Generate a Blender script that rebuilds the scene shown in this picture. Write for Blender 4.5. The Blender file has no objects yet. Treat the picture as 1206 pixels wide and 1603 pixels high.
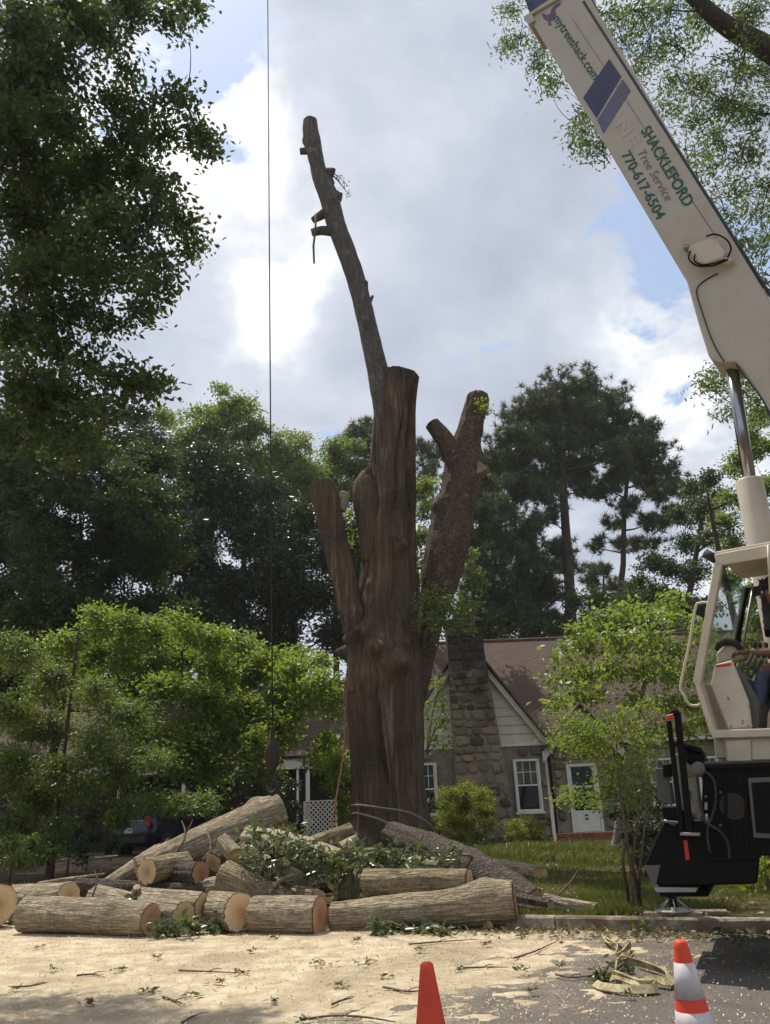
import bpy, bmesh, math, random
import numpy as np
from mathutils import Vector, Matrix

random.seed(7); RNG = np.random.default_rng(11)
S = bpy.context.scene
COL = S.collection
R = math.radians

# ------------------------------------------------------------------ camera
CX, CY, F = 603.0, 801.5, 1250.0            # picture centre and focal length, in photograph pixels
CAMH, PITCH, ROLL = 1.32, R(20.6), 0.04
_c, _s, _cr, _sr = math.cos(PITCH), math.sin(PITCH), math.cos(ROLL), math.sin(ROLL)
_u0 = Vector((0, -_s, _c)); _f = Vector((0, _c, _s)); _r0 = Vector((1, 0, 0))
_r = _cr*_r0 - _sr*_u0; _u = _sr*_r0 + _cr*_u0
cd = bpy.data.cameras.new('camera'); cam = bpy.data.objects.new('camera', cd); COL.objects.link(cam)
cam.matrix_world = Matrix(((_r.x, _u.x, -_f.x, 0), (_r.y, _u.y, -_f.y, 0), (_r.z, _u.z, -_f.z, CAMH), (0, 0, 0, 1)))
cd.sensor_fit = 'VERTICAL'; cd.sensor_height = 24; cd.lens = 24*F/1603
cd.clip_start = 0.05; cd.clip_end = 2000
S.camera = cam

# ------------------------------------------------------------------ sun, sky, exposure
SUN_EL, SUN_AZ = R(65), R(-35)              # azimuth from +Y, negative = to the left
sun_dir = Vector((math.sin(SUN_AZ)*math.cos(SUN_EL), math.cos(SUN_AZ)*math.cos(SUN_EL), math.sin(SUN_EL)))
ld = bpy.data.lights.new('sun', 'SUN'); ld.energy = 4.0; ld.angle = R(0.6); ld.color = (1.0, 0.93, 0.82)
sun = bpy.data.objects.new('sun', ld); COL.objects.link(sun)
sun.rotation_euler = sun_dir.to_track_quat('Z', 'Y').to_euler()
sun.location = (0, 0, 60)
S.view_settings.view_transform = 'Standard'; S.view_settings.look = 'None'
S.view_settings.exposure = 0.25; S.view_settings.gamma = 1.0
S.cycles.use_denoising = True
S.cycles.max_bounces = 7; S.cycles.diffuse_bounces = 3; S.cycles.glossy_bounces = 3
S.cycles.transmission_bounces = 5; S.cycles.transparent_max_bounces = 8
S.cycles.caustics_reflective = False; S.cycles.caustics_refractive = False

def ray(x, y):
    return _f + ((x-CX)/F)*_r + ((CY-y)/F)*_u
def P(x, y, D):
    """world point at forward distance D seen at photograph pixel x, y"""
    d = ray(x, y); t = D/d.y
    return Vector((d.x*t, D, CAMH + d.z*t))
def G(x, y, z=0.0):
    d = ray(x, y); t = (z-CAMH)/d.z
    return Vector((d.x*t, d.y*t, z))
def PX(D, y=1200):                          # metres for one photograph pixel at distance D
    return (P(604, y, D)-P(603, y, D)).length

class NT:
    """small helper for node trees"""
    def __init__(s, tree):
        s.t = tree; s.n = tree.nodes; s.l = tree.links
    def new(s, kind, **kw):
        n = s.n.new(kind)
        for k, v in kw.items():
            if k.startswith('i_'):
                key = k[2:]; key = int(key) if key.isdigit() else key.replace('_', ' ')
                if isinstance(v, bpy.types.NodeSocket): s.l.new(v, n.inputs[key])
                else: n.inputs[key].default_value = v
            else: setattr(n, k, v)
        return n
    def math(s, op, a, b=None, clamp=False):
        n = s.n.new('ShaderNodeMath'); n.operation = op; n.use_clamp = clamp
        for i, v in enumerate((a, b)):
            if v is None: continue
            if isinstance(v, bpy.types.NodeSocket): s.l.new(v, n.inputs[i])
            else: n.inputs[i].default_value = v
        return n.outputs[0]
    def mix(s, f, a, b, blend='MIX'):
        n = s.n.new('ShaderNodeMix'); n.data_type = 'RGBA'; n.blend_type = blend
        for i, v in ((0, f), (6, a), (7, b)):
            if isinstance(v, bpy.types.NodeSocket): s.l.new(v, n.inputs[i])
            else: n.inputs[i].default_value = v if i == 0 else (*v[:3], 1)
        return n.outputs[2]
    def ramp(s, f, stops, interp='LINEAR'):
        n = s.n.new('ShaderNodeValToRGB'); n.color_ramp.interpolation = interp
        e = n.color_ramp.elements
        while len(e) < len(stops): e.new(0.5)
        for q, (p_, c_) in zip(e, stops):
            q.position = p_; q.color = (*c_[:3], 1) if not isinstance(c_, (int, float)) else (c_, c_, c_, 1)
        s.l.new(f, n.inputs[0]); return n.outputs[0]
    def noise(s, vec, scale, detail=4, rough=0.55, dist=0.0):
        n = s.new('ShaderNodeTexNoise', i_Scale=scale, i_Detail=detail, i_Roughness=rough, i_Distortion=dist)
        s.l.new(vec, n.inputs['Vector']); return n.outputs['Fac']

W = bpy.data.worlds.new('World'); S.world = W; W.use_nodes = True
t = NT(W.node_tree); t.n.clear()
tc = t.new('ShaderNodeTexCoord'); dirv = tc.outputs['Generated']
sky = t.new('ShaderNodeTexSky', sky_type='NISHITA', sun_disc=False)
sky.sun_elevation = SUN_EL; sky.sun_rotation = SUN_AZ
sep = t.new('ShaderNodeSeparateXYZ'); t.l.new(dirv, sep.inputs[0])
zz = t.math('ADD', t.math('MAXIMUM', sep.outputs['Z'], 0.0), 0.25)
comb = t.new('ShaderNodeCombineXYZ')
t.l.new(t.math('DIVIDE', sep.outputs['X'], zz), comb.inputs[0]); t.l.new(t.math('DIVIDE', sep.outputs['Y'], zz), comb.inputs[1])
cv = comb.outputs[0]
def skyblob(px, py, rad):                    # 1 at that direction of the sky, 0 beyond rad (chord length)
    d = ray(px, py).normalized()
    n = t.new('ShaderNodeVectorMath', operation='DISTANCE'); t.l.new(dirv, n.inputs[0]); n.inputs[1].default_value = d
    m = t.new('ShaderNodeMapRange', interpolation_type='SMOOTHSTEP', i_1=0.0, i_2=rad, i_3=1.0, i_4=0.0)
    t.l.new(n.outputs['Value'], m.inputs[0]); return m.outputs[0]
n1 = t.noise(cv, 1.7, 7, 0.58, 0.3); n2 = t.noise(cv, 5.2, 6, 0.55, 0.2); n3 = t.noise(cv, 0.9, 3, 0.5, 0.0)
# whiteness of the cloud deck: thin lit rims toward the sun on the left, grey bellies in the middle
def add(*a):
    o = a[0]
    for b in a[1:]: o = t.math('ADD', o, b)
    return o
def mul(a, b): return t.math('MULTIPLY', a, b)
white = add(mul(t.math('SUBTRACT', n1, 0.5), 2.0), mul(t.math('SUBTRACT', n2, 0.5), 0.8),
            mul(skyblob(300, 290, 0.30), 0.46), mul(skyblob(330, 90, 0.17), 0.34), mul(skyblob(1010, 540, 0.24), 0.50), mul(skyblob(470, 470, 0.12), 0.25),
            mul(skyblob(780, 330, 0.34), -0.22), mul(skyblob(720, 150, 0.2), 0.10), 0.38)
wcol = t.ramp(white, [(0.0, (0.375, 0.415, 0.505)), (0.36, (0.475, 0.515, 0.605)), (0.60, (0.58, 0.615, 0.69)), (0.70, (0.72, 0.745, 0.795)), (0.80, (0.93, 0.93, 0.935)), (1.0, (1.08, 1.07, 1.06))])
hole = add(mul(skyblob(345, 62, 0.19), 0.62), mul(skyblob(1010, 395, 0.15), 0.36), mul(skyblob(1170, 330, 0.14), 0.3), mul(t.math('SUBTRACT', n2, 0.5), 2.2), mul(t.math('SUBTRACT', n3, 0.5), 0.8))
hmask = t.ramp(hole, [(0.27, 0.0), (0.40, 1.0)])
skyc = t.new('ShaderNodeVectorMath', operation='SCALE'); t.l.new(sky.outputs[0], skyc.inputs[0]); skyc.inputs['Scale'].default_value = 1.3
bluemix = t.mix(0.5, skyc.outputs[0], (5.2, 6.3, 8.3))
wsc = t.new('ShaderNodeVectorMath', operation='SCALE'); t.l.new(wcol, wsc.inputs[0]); wsc.inputs['Scale'].default_value = 10.5
final = t.mix(hmask, wsc.outputs[0], bluemix)
bg = t.new('ShaderNodeBackground', i_Strength=0.1); t.l.new(final, bg.inputs['Color'])
wo = t.new('ShaderNodeOutputWorld'); t.l.new(bg.outputs[0], wo.inputs['Surface'])

# ------------------------------------------------------------------ materials
def pmat(name):
    m = bpy.data.materials.new(name); m.use_nodes = True
    k = NT(m.node_tree); b = k.n['Principled BSDF']; return m, k, b
def mnoise(name, c1, c2, scale=5, stretch=(1, 1, 1), rough=0.85, bump=0.0, bscale=None, c3=None, s3=1.0, spec=0.3, metal=0.0, lo=0.35, hi=0.65, coord='Object', detail=6, dist=0.02):
    """two (or three) tones driven by noise, with bump"""
    m, k, b = pmat(name)
    v = k.new('ShaderNodeTexCoord').outputs[coord]
    mp = k.new('ShaderNodeMapping'); k.l.new(v, mp.inputs['Vector']); mp.inputs['Scale'].default_value = stretch
    n = k.noise(mp.outputs[0], scale, detail)
    col = k.ramp(n, [(lo, c1), (hi, c2)])
    if c3 is not None:
        n_ = k.noise(v, s3, 4, 0.6, 0.4); col = k.mix(k.ramp(n_, [(0.47, 0.0), (0.62, 1.0)]), col, c3)
    k.l.new(col, b.inputs['Base Color'])
    b.inputs['Roughness'].default_value = rough; b.inputs['Specular IOR Level'].default_value = spec; b.inputs['Metallic'].default_value = metal
    if bump:
        nb = k.noise(mp.outputs[0], bscale or scale*2, 6, 0.65)
        bp = k.new('ShaderNodeBump', i_Strength=bump, i_Distance=dist); k.l.new(nb, bp.inputs['Height']); k.l.new(bp.outputs[0], b.inputs['Normal'])
    return m
def leafmat(name, c1, c2, c3=None, trans=0.35, rough=0.45, tcol=None, spec=0.4):
    m, k, b = pmat(name)
    g = k.new('ShaderNodeNewGeometry'); rnd = g.outputs['Random Per Island']
    col = k.ramp(rnd, [(0.0, c1), (0.6, c2), (1.0, c3 or c2)])
    n_ = k.noise(k.new('ShaderNodeTexCoord').outputs['Object'], 0.9, 3)
    col = k.mix(k.ramp(n_, [(0.3, 0.35), (0.7, 0.0)]), col, tuple(0.55*x for x in c1))
    k.l.new(col, b.inputs['Base Color']); b.inputs['Roughness'].default_value = rough; b.inputs['Specular IOR Level'].default_value = spec
    tr = k.new('ShaderNodeBsdfTranslucent')
    k.l.new(k.mix(0.55, col, tcol or tuple(min(1, 2.0*x) for x in (c2[0]*1.1, c2[1]*1.1, c2[2]*0.4))), tr.inputs['Color'])
    mx = k.new('ShaderNodeMixShader', i_0=trans); k.l.new(b.outputs[0], mx.inputs[1]); k.l.new(tr.outputs[0], mx.inputs[2])
    k.l.new(mx.outputs[0], k.n['Material Output'].inputs['Surface'])
    return m
def bark(name, c1, c2, c3, axis='z', scale=9.0, bump=0.9, patch=None):
    """furrowed bark: ridges stretched along the stem, lichen patches"""
    m, k, b = pmat(name)
    v = k.new('ShaderNodeTexCoord').outputs['Object']
    mp = k.new('ShaderNodeMapping'); k.l.new(v, mp.inputs['Vector'])
    st = {'z': (1, 1, 0.14), 'zz': (1, 1, 0.06), 'x': (0.11, 1, 1), 'n': (1, 1, 1)}[axis]; mp.inputs['Scale'].default_value = st
    n1 = k.noise(mp.outputs[0], scale, 7, 0.65, 0.5); n2 = k.noise(v, 1.6, 5, 0.6, 0.3); n3 = k.noise(v, 22, 4)
    wn = k.new('ShaderNodeTexNoise', i_Scale=scale*0.8, i_Detail=3.0); k.l.new(mp.outputs[0], wn.inputs['Vector']); wv = k.new('ShaderNodeVectorMath', operation='MULTIPLY_ADD'); k.l.new(wn.outputs['Color'], wv.inputs[0]); wv.inputs[1].default_value = (2.4/scale,)*3; k.l.new(mp.outputs[0], wv.inputs[2])
    vo = k.new('ShaderNodeTexVoronoi', feature='DISTANCE_TO_EDGE', i_Scale=scale*0.9); k.l.new(wv.outputs[0], vo.inputs['Vector'])
    crack = k.ramp(vo.outputs[0], [(0.0, 0.0), (0.24, 1.0)])
    col = k.ramp(n1, [(0.32, c1), (0.66, c2)])
    col = k.mix(k.ramp(n2, [(0.46, 0.0), (0.62, 0.8)]), col, c3)
    if axis == 'zz':
        big = k.noise(v, 0.55, 4, 0.6, 0.6); col = k.mix(k.ramp(big, [(0.36, 0.75), (0.5, 0.0)]), col, (0.030, 0.025, 0.019)); col = k.mix(k.ramp(big, [(0.52, 0.0), (0.66, 0.6)]), col, (0.20, 0.14, 0.090))
    if patch: col = k.mix(k.ramp(k.noise(mp.outputs[0] if axis == 'zz' else v, 4.5 if axis == 'zz' else 3.1, 5, 0.6, 0.8), [(0.55, 0.0), (0.66, 0.7)]), col, patch)
    col = k.mix(k.math('MULTIPLY', k.math('SUBTRACT', 1.0, crack), 0.34), col, tuple(x*0.35 for x in c1))
    col = k.mix(0.18, col, k.ramp(n3, [(0.35, (0.02, 0.02, 0.02)), (0.65, tuple(min(1, x*1.6) for x in c2))]))
    k.l.new(col, b.inputs['Base Color']); b.inputs['Roughness'].default_value = 0.93; b.inputs['Specular IOR Level'].default_value = 0.15
    h = k.math('ADD', k.math('MULTIPLY', crack, 0.6), k.math('ADD', n1, k.math('MULTIPLY', n3, 0.35)))
    bp = k.new('ShaderNodeBump', i_Strength=bump, i_Distance=0.03); k.l.new(h, bp.inputs['Height']); k.l.new(bp.outputs[0], b.inputs['Normal'])
    return m
def plain(name, c, rough=0.5, metal=0.0, spec=0.4, dirt=0.25, dc=None, scale=3.0, bump=0.05):
    c2 = dc or tuple(x*0.55 for x in c)
    m, k, b = pmat(name)
    v = k.new('ShaderNodeTexCoord').outputs['Object']
    n = k.noise(v, scale, 7, 0.65, 0.3); f_ = k.ramp(n, [(0.42, 0.0), (0.72, dirt*2)])
    fine = k.noise(v, scale*14, 3)
    col = k.mix(f_, c, c2); col = k.mix(k.ramp(fine, [(0.4, 0.0), (0.8, dirt)]), col, c2)
    k.l.new(col, b.inputs['Base Color']); b.inputs['Metallic'].default_value = metal; b.inputs['Specular IOR Level'].default_value = spec
    k.l.new(k.ramp(n, [(0.3, rough*0.85), (0.7, min(1, rough*1.25))]), b.inputs['Roughness'])
    if bump:
        bp = k.new('ShaderNodeBump', i_Strength=bump, i_Distance=0.01); k.l.new(fine, bp.inputs['Height']); k.l.new(bp.outputs[0], b.inputs['Normal'])
    return m

M = {}
M['stump_bark'] = bark('stripped_trunk', (0.050, 0.037, 0.025), (0.150, 0.110, 0.074), (0.095, 0.067, 0.044), 'zz', 8.0, 1.0, patch=(0.27, 0.215, 0.155))
M['spar_bark'] = bark('grey_spar_bark', (0.07, 0.062, 0.055), (0.165, 0.148, 0.130), (0.10, 0.085, 0.072), 'z', 9.0, 0.9, patch=(0.27, 0.25, 0.22))
M['vine_bark'] = bark('shaggy_vine_bark', (0.055, 0.037, 0.026), (0.19, 0.145, 0.105), (0.115, 0.075, 0.052), 'n', 11.0, 1.0, patch=(0.26, 0.215, 0.165))
M['log_bark'] = bark('log_bark', (0.22, 0.175, 0.115), (0.46, 0.385, 0.27), (0.34, 0.275, 0.185), 'x', 24.0, 1.0, patch=(0.56, 0.46, 0.32))
M['log_bark_pale'] = bark('pale_log_bark', (0.36, 0.29, 0.2), (0.58, 0.49, 0.35), (0.46, 0.38, 0.27), 'x', 22.0, 0.7, patch=(0.22, 0.18, 0.12))
M['log_bark_dark'] = bark('dark_log_bark', (0.055, 0.045, 0.036), (0.17, 0.145, 0.118), (0.105, 0.085, 0.066), 'n', 14.0, 1.0)
M['log_bark_moss'] = bark('mossy_log_bark', (0.19, 0.15, 0.085), (0.42, 0.35, 0.22), (0.31, 0.26, 0.15), 'x', 22.0, 1.0, patch=(0.16, 0.125, 0.08))
M['tree_bark'] = bark('tree_bark', (0.030, 0.024, 0.018), (0.085, 0.070, 0.055), (0.055, 0.046, 0.036), 'z', 9.0, 0.8)
M['pine_bark'] = bark('pine_bark', (0.04, 0.030, 0.024), (0.105, 0.082, 0.066), (0.07, 0.055, 0.043), 'z', 7.0, 0.8)
M['pale_bark'] = bark('pale_bark', (0.13, 0.11, 0.085), (0.32, 0.285, 0.23), (0.21, 0.185, 0.15), 'n', 10.0, 0.7)
def cutface(name, outer, inner, heart):
    m, k, b = pmat(name)
    v = k.new('ShaderNodeTexCoord').outputs['Object']
    nz = k.noise(v, 9, 5); g = k.new('ShaderNodeVectorMath', operation='LENGTH')
    sp = k.new('ShaderNodeSeparateXYZ'); k.l.new(v, sp.inputs[0]); cb = k.new('ShaderNodeCombineXYZ')
    k.l.new(sp.outputs[1], cb.inputs[1]); k.l.new(sp.outputs[2], cb.inputs[2]); k.l.new(cb.outputs[0], g.inputs[0])
    rad = k.math('ADD', g.outputs['Value'], k.math('MULTIPLY', k.math('SUBTRACT', nz, 0.5), 0.06))
    ring = k.math('SINE', k.math('MULTIPLY', rad, 260.0))
    col = k.ramp(rad, [(0.03, heart), (0.10, inner), (0.2, outer), (0.30, inner)])
    col = k.mix(k.ramp(ring, [(0.0, 0.0), (1.0, 0.16)]), col, tuple(x*0.6 for x in inner))
    saw = k.noise(v, 40, 4); col = k.mix(k.ramp(saw, [(0.45, 0.0), (0.75, 0.3)]), col, tuple(x*0.55 for x in heart))
    k.l.new(col, b.inputs['Base Color']); b.inputs['Roughness'].default_value = 0.85; b.inputs['Specular IOR Level'].default_value = 0.2
    bp = k.new('ShaderNodeBump', i_Strength=0.4, i_Distance=0.01); k.l.new(saw, bp.inputs['Height']); k.l.new(bp.outputs[0], b.inputs['Normal'])
    return m
M['cut'] = cutface('fresh_cut_wood', (0.66, 0.50, 0.30), (0.58, 0.405, 0.225), (0.43, 0.27, 0.15))
M['cut_red'] = cutface('reddish_cut_wood', (0.54, 0.33, 0.19), (0.45, 0.25, 0.14), (0.32, 0.165, 0.10))
M['cut_old'] = cutface('old_cut_wood', (0.14, 0.11, 0.09), (0.10, 0.078, 0.062), (0.06, 0.045, 0.036))
M['splinter'] = mnoise('splintered_wood', (0.34, 0.20, 0.10), (0.62, 0.42, 0.23), 12, (0.3, 1, 1), bump=0.6)
M['oldsplinter'] = mnoise('weathered_splinter', (0.22, 0.175, 0.12), (0.38, 0.31, 0.22), 12, (0.3, 1, 1), bump=0.6)
M['sawdust'] = mnoise('sawdust', (0.46, 0.37, 0.245), (0.68, 0.58, 0.415), 5.0, bump=0.9, bscale=60, c3=(0.40, 0.32, 0.215), s3=0.9, spec=0.1, rough=0.95)
M['chips'] = leafmat('wood_chips', (0.52, 0.38, 0.22), (0.74, 0.58, 0.36), (0.85, 0.72, 0.5), trans=0.0, rough=0.9, spec=0.1)
M['twig'] = mnoise('twig_bark', (0.07, 0.05, 0.035), (0.16, 0.12, 0.085), 20, bump=0.3)
M['oakleaf'] = leafmat('oak_leaf', (0.038, 0.062, 0.024), (0.064, 0.095, 0.034), (0.10, 0.135, 0.045), trans=0.38)
M['wilowleaf'] = leafmat('willow_oak_leaf', (0.055, 0.085, 0.022), (0.085, 0.125, 0.032), (0.13, 0.17, 0.045), trans=0.45)
M['magleaf'] = leafmat('glossy_evergreen_leaf', (0.0270, 0.0459, 0.0189), (0.0459, 0.0729, 0.0284), (0.0837, 0.1080, 0.0513), trans=0.18, rough=0.36, spec=0.5)
M['darkleaf'] = leafmat('dark_leaf', (0.0300, 0.0525, 0.0195), (0.0540, 0.0900, 0.0300), (0.0825, 0.1275, 0.0390), trans=0.3)
M['dogleaf'] = leafmat('bright_dogwood_leaf', (0.11, 0.155, 0.030), (0.165, 0.22, 0.045), (0.23, 0.28, 0.07), trans=0.5)
M['dogleaf2'] = leafmat('yellow_green_leaf', (0.12, 0.165, 0.032), (0.18, 0.235, 0.048), (0.25, 0.30, 0.075), trans=0.5)
M['backleaf'] = leafmat('light_green_leaf', (0.10, 0.145, 0.045), (0.15, 0.205, 0.065), (0.20, 0.25, 0.085), trans=0.5)
M['hemleaf'] = leafmat('feathery_needles', (0.075, 0.105, 0.026), (0.125, 0.165, 0.04), (0.19, 0.23, 0.06), trans=0.4)
M['pineleaf'] = leafmat('pine_needles', (0.05, 0.075, 0.04), (0.085, 0.115, 0.058), (0.13, 0.155, 0.075), trans=0.2, rough=0.4)
M['azleaf'] = leafmat('azalea_leaf', (0.14, 0.17, 0.025), (0.23, 0.26, 0.036), (0.32, 0.34, 0.06), trans=0.4)
M['cutleaf'] = leafmat('wilting_cut_leaf', (0.06, 0.085, 0.03), (0.11, 0.145, 0.055), (0.22, 0.25, 0.15), trans=0.25, rough=0.3, spec=0.55)
M['dryleaf'] = leafmat('dry_leaf', (0.10, 0.075, 0.035), (0.16, 0.13, 0.06), (0.10, 0.13, 0.04), trans=0.2)
M['grass'] = leafmat('grass_blade', (0.075, 0.095, 0.022), (0.12, 0.14, 0.034), (0.2, 0.2, 0.07), trans=0.4)

# ------------------------------------------------------------------ mesh helpers
def tag(o, label=None, cat=None, group=None, kind=None):
    if label: o['label'] = label
    if cat: o['category'] = cat
    if group: o['group'] = group
    if kind: o['kind'] = kind
    return o
def empty(name, loc=(0, 0, 0), rz=0.0):
    o = bpy.data.objects.new(name, None); COL.objects.link(o); o.location = loc; o.rotation_euler = (0, 0, rz); o.empty_display_size = 0.2
    return o
def link(name, me, mat=None, parent=None):
    o = bpy.data.objects.new(name, me); COL.objects.link(o)
    if mat is not None and not me.materials: me.materials.append(M[mat] if isinstance(mat, str) else mat)
    if parent is not None: o.parent = parent
    return o
def npmesh(name, V, Fc, smooth=False):
    """mesh from numpy arrays: V (n,3), Fc (m,k) with k = 3 or 4"""
    V = np.asarray(V, np.float32); Fc = np.asarray(Fc, np.int32); k = Fc.shape[1]; m = len(Fc)
    me = bpy.data.meshes.new(name)
    me.vertices.add(len(V)); me.vertices.foreach_set('co', V.ravel())
    me.loops.add(m*k); me.loops.foreach_set('vertex_index', Fc.ravel())
    me.polygons.add(m); me.polygons.foreach_set('loop_start', np.arange(0, m*k, k, dtype=np.int32))
    if smooth: me.polygons.foreach_set('use_smooth', np.ones(m, bool))
    me.update(calc_edges=True); return me
class MB:
    """collects shapes for one mesh"""
    def __init__(s): s.v = []; s.f = []; s.sm = []
    def add(s, vs, fs, smooth=False):
        b = len(s.v); s.v += [tuple(v) for v in vs]; s.f += [tuple(i+b for i in f) for f in fs]; s.sm += [smooth]*len(fs); return s
    def box(s, c, size, rot=None, taper=None):
        c = Vector(c); h = Vector(size)*0.5; m = rot if rot is not None else Matrix.Identity(3)
        vs = []
        for z in (-1, 1):
            k = taper if (taper and z == 1) else 1.0
            for x, y in ((-1, -1), (1, -1), (1, 1), (-1, 1)): vs.append(c + m @ Vector((x*h.x*k, y*h.y*k, z*h.z)))
        return s.add(vs, [(3, 2, 1, 0), (4, 5, 6, 7), (0, 1, 5, 4), (1, 2, 6, 5), (2, 3, 7, 6), (3, 0, 4, 7)])
    def prism(s, pts, off):
        """polygon pts extruded by vector off"""
        pts = [Vector(p) for p in pts]; off = Vector(off); n = len(pts)
        vs = pts + [p+off for p in pts]
        nrm = Vector((0, 0, 0))
        for i in range(n): nrm += pts[i].cross(pts[(i+1) % n])
        fs = [tuple(range(n)), tuple(range(2*n-1, n-1, -1))] + [(i, i+n, (i+1) % n+n, (i+1) % n) for i in range(n)]
        if nrm.dot(off) > 0: fs = [tuple(reversed(f)) for f in fs]
        return s.add(vs, fs)
    def tube(s, pts, rad, seg=8, cap=True, smooth=True, closed=False):
        V, Fq, ends = tube_np([Vector(p) for p in pts], rad, seg)
        fs = [tuple(f) for f in Fq]
        s.add(V, fs, smooth)
        if cap:
            n = len(V); b = len(s.v)-n
            s.f += [tuple(b+i for i in reversed(range(seg))), tuple(b+n-seg+i for i in range(seg))]; s.sm += [False, False]
        return s
    def lathe(s, prof, c=(0, 0, 0), seg=24, rot=None, smooth=True):
        """prof: list of (radius, height) from bottom to top"""
        c = Vector(c); m = rot if rot is not None else Matrix.Identity(3); vs = []; fs = []
        for r_, h in prof:
            for i in range(seg):
                a = 2*math.pi*i/seg; vs.append(c + m @ Vector((r_*math.cos(a), r_*math.sin(a), h)))
        for j in range(len(prof)-1):
            for i in range(seg):
                k = (i+1) % seg; fs.append((j*seg+i, j*seg+k, (j+1)*seg+k, (j+1)*seg+i))
        s.add(vs, fs, smooth); b = len(s.v)-len(vs)
        s.f += [tuple(b+i for i in reversed(range(seg))), tuple(b+len(vs)-seg+i for i in range(seg))]; s.sm += [False, False]
        return s
    def build(s, name, mat=None, parent=None, bevel=0.0, bseg=1, loc=None):
        me = bpy.data.meshes.new(name); vs = s.v
        if loc is not None: vs = [tuple(Vector(v)-Vector(loc)) for v in vs]
        me.from_pydata(vs, [], s.f); me.polygons.foreach_set('use_smooth', s.sm); me.update()
        if bevel:
            bm = bmesh.new(); bm.from_mesh(me)
            es = [e for e in bm.edges if len(e.link_faces) == 2 and e.calc_face_angle(0) > 0.5]
            bmesh.ops.bevel(bm, geom=es, offset=bevel, segments=bseg, affect='EDGES', clamp_overlap=True); bm.to_mesh(me); bm.free()
        o = link(name, me, mat, parent)
        if loc is not None: o.location = loc
        return o
def tube_np(pts, rad, seg, start=None):
    n = len(pts); rad = [rad]*n if isinstance(rad, (int, float)) else rad
    V = []; up = None
    for i in range(n):
        tg = (pts[min(i+1, n-1)]-pts[max(i-1, 0)]); tg = tg.normalized() if tg.length > 1e-9 else Vector((0, 0, 1))
        if up is None:
            up = Vector((1, 0, 0)) if abs(tg.x) < 0.8 else Vector((0, 1, 0))
        a = (up - tg*up.dot(tg)).normalized(); b = tg.cross(a); up = a
        for j in range(seg):
            th = 2*math.pi*j/seg; V.append(pts[i] + (a*math.cos(th)+b*math.sin(th))*rad[i])
    Fq = [(i*seg+j, i*seg+(j+1) % seg, (i+1)*seg+(j+1) % seg, (i+1)*seg+j) for i in range(n-1) for j in range(seg)]
    return V, Fq, None
def _hash(i, j, k):
    h = (i*374761393 + j*668265263 + k*2147483647 + 1013904223) & 0xffffffff
    h = ((h ^ (h >> 13))*1274126177) & 0xffffffff
    h = ((h ^ (h >> 16))*2246822519) & 0xffffffff
    return ((h ^ (h >> 15)) & 0xffff)/65535.0
def vnoise(p):
    p = np.asarray(p, float); i = np.floor(p).astype(np.int64); f = p-i; f = f*f*(3-2*f); o = 0
    for a in (0, 1):
        for b in (0, 1):
            for c in (0, 1):
                w = (f[:, 0] if a else 1-f[:, 0])*(f[:, 1] if b else 1-f[:, 1])*(f[:, 2] if c else 1-f[:, 2])
                o = o + w*_hash(i[:, 0]+a, i[:, 1]+b, i[:, 2]+c)
    return o
def fbm(p, oct=4):
    p = np.asarray(p, float); o = 0; a = 0.5; tot = 0
    for q in range(oct): o = o + a*vnoise(p*2**q + 17.3*q); tot += a; a *= 0.5
    return o/tot
def smooth_path(pts, vals, n):
    """Catmull-Rom through pts (Vectors) with matching scalars"""
    pts = [Vector(p) for p in pts]; m = len(pts); op = []; ov = []
    for q in range(n):
        u = q/(n-1)*(m-1); i = min(int(u), m-2); f = u-i
        p0, p1, p2, p3 = pts[max(i-1, 0)], pts[i], pts[i+1], pts[min(i+2, m-1)]
        op.append(0.5*((2*p1)+(p2-p0)*f+(2*p0-5*p1+4*p2-p3)*f*f+(3*p1-p0-3*p2+p3)*f**3))
        v0, v1, v2, v3 = vals[max(i-1, 0)], vals[i], vals[i+1], vals[min(i+2, m-1)]
        ov.append(max(1e-4, 0.5*(2*v1+(v2-v0)*f+(2*v0-5*v1+4*v2-v3)*f*f+(3*v1-v0-3*v2+v3)*f**3)))
    return op, ov
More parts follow.
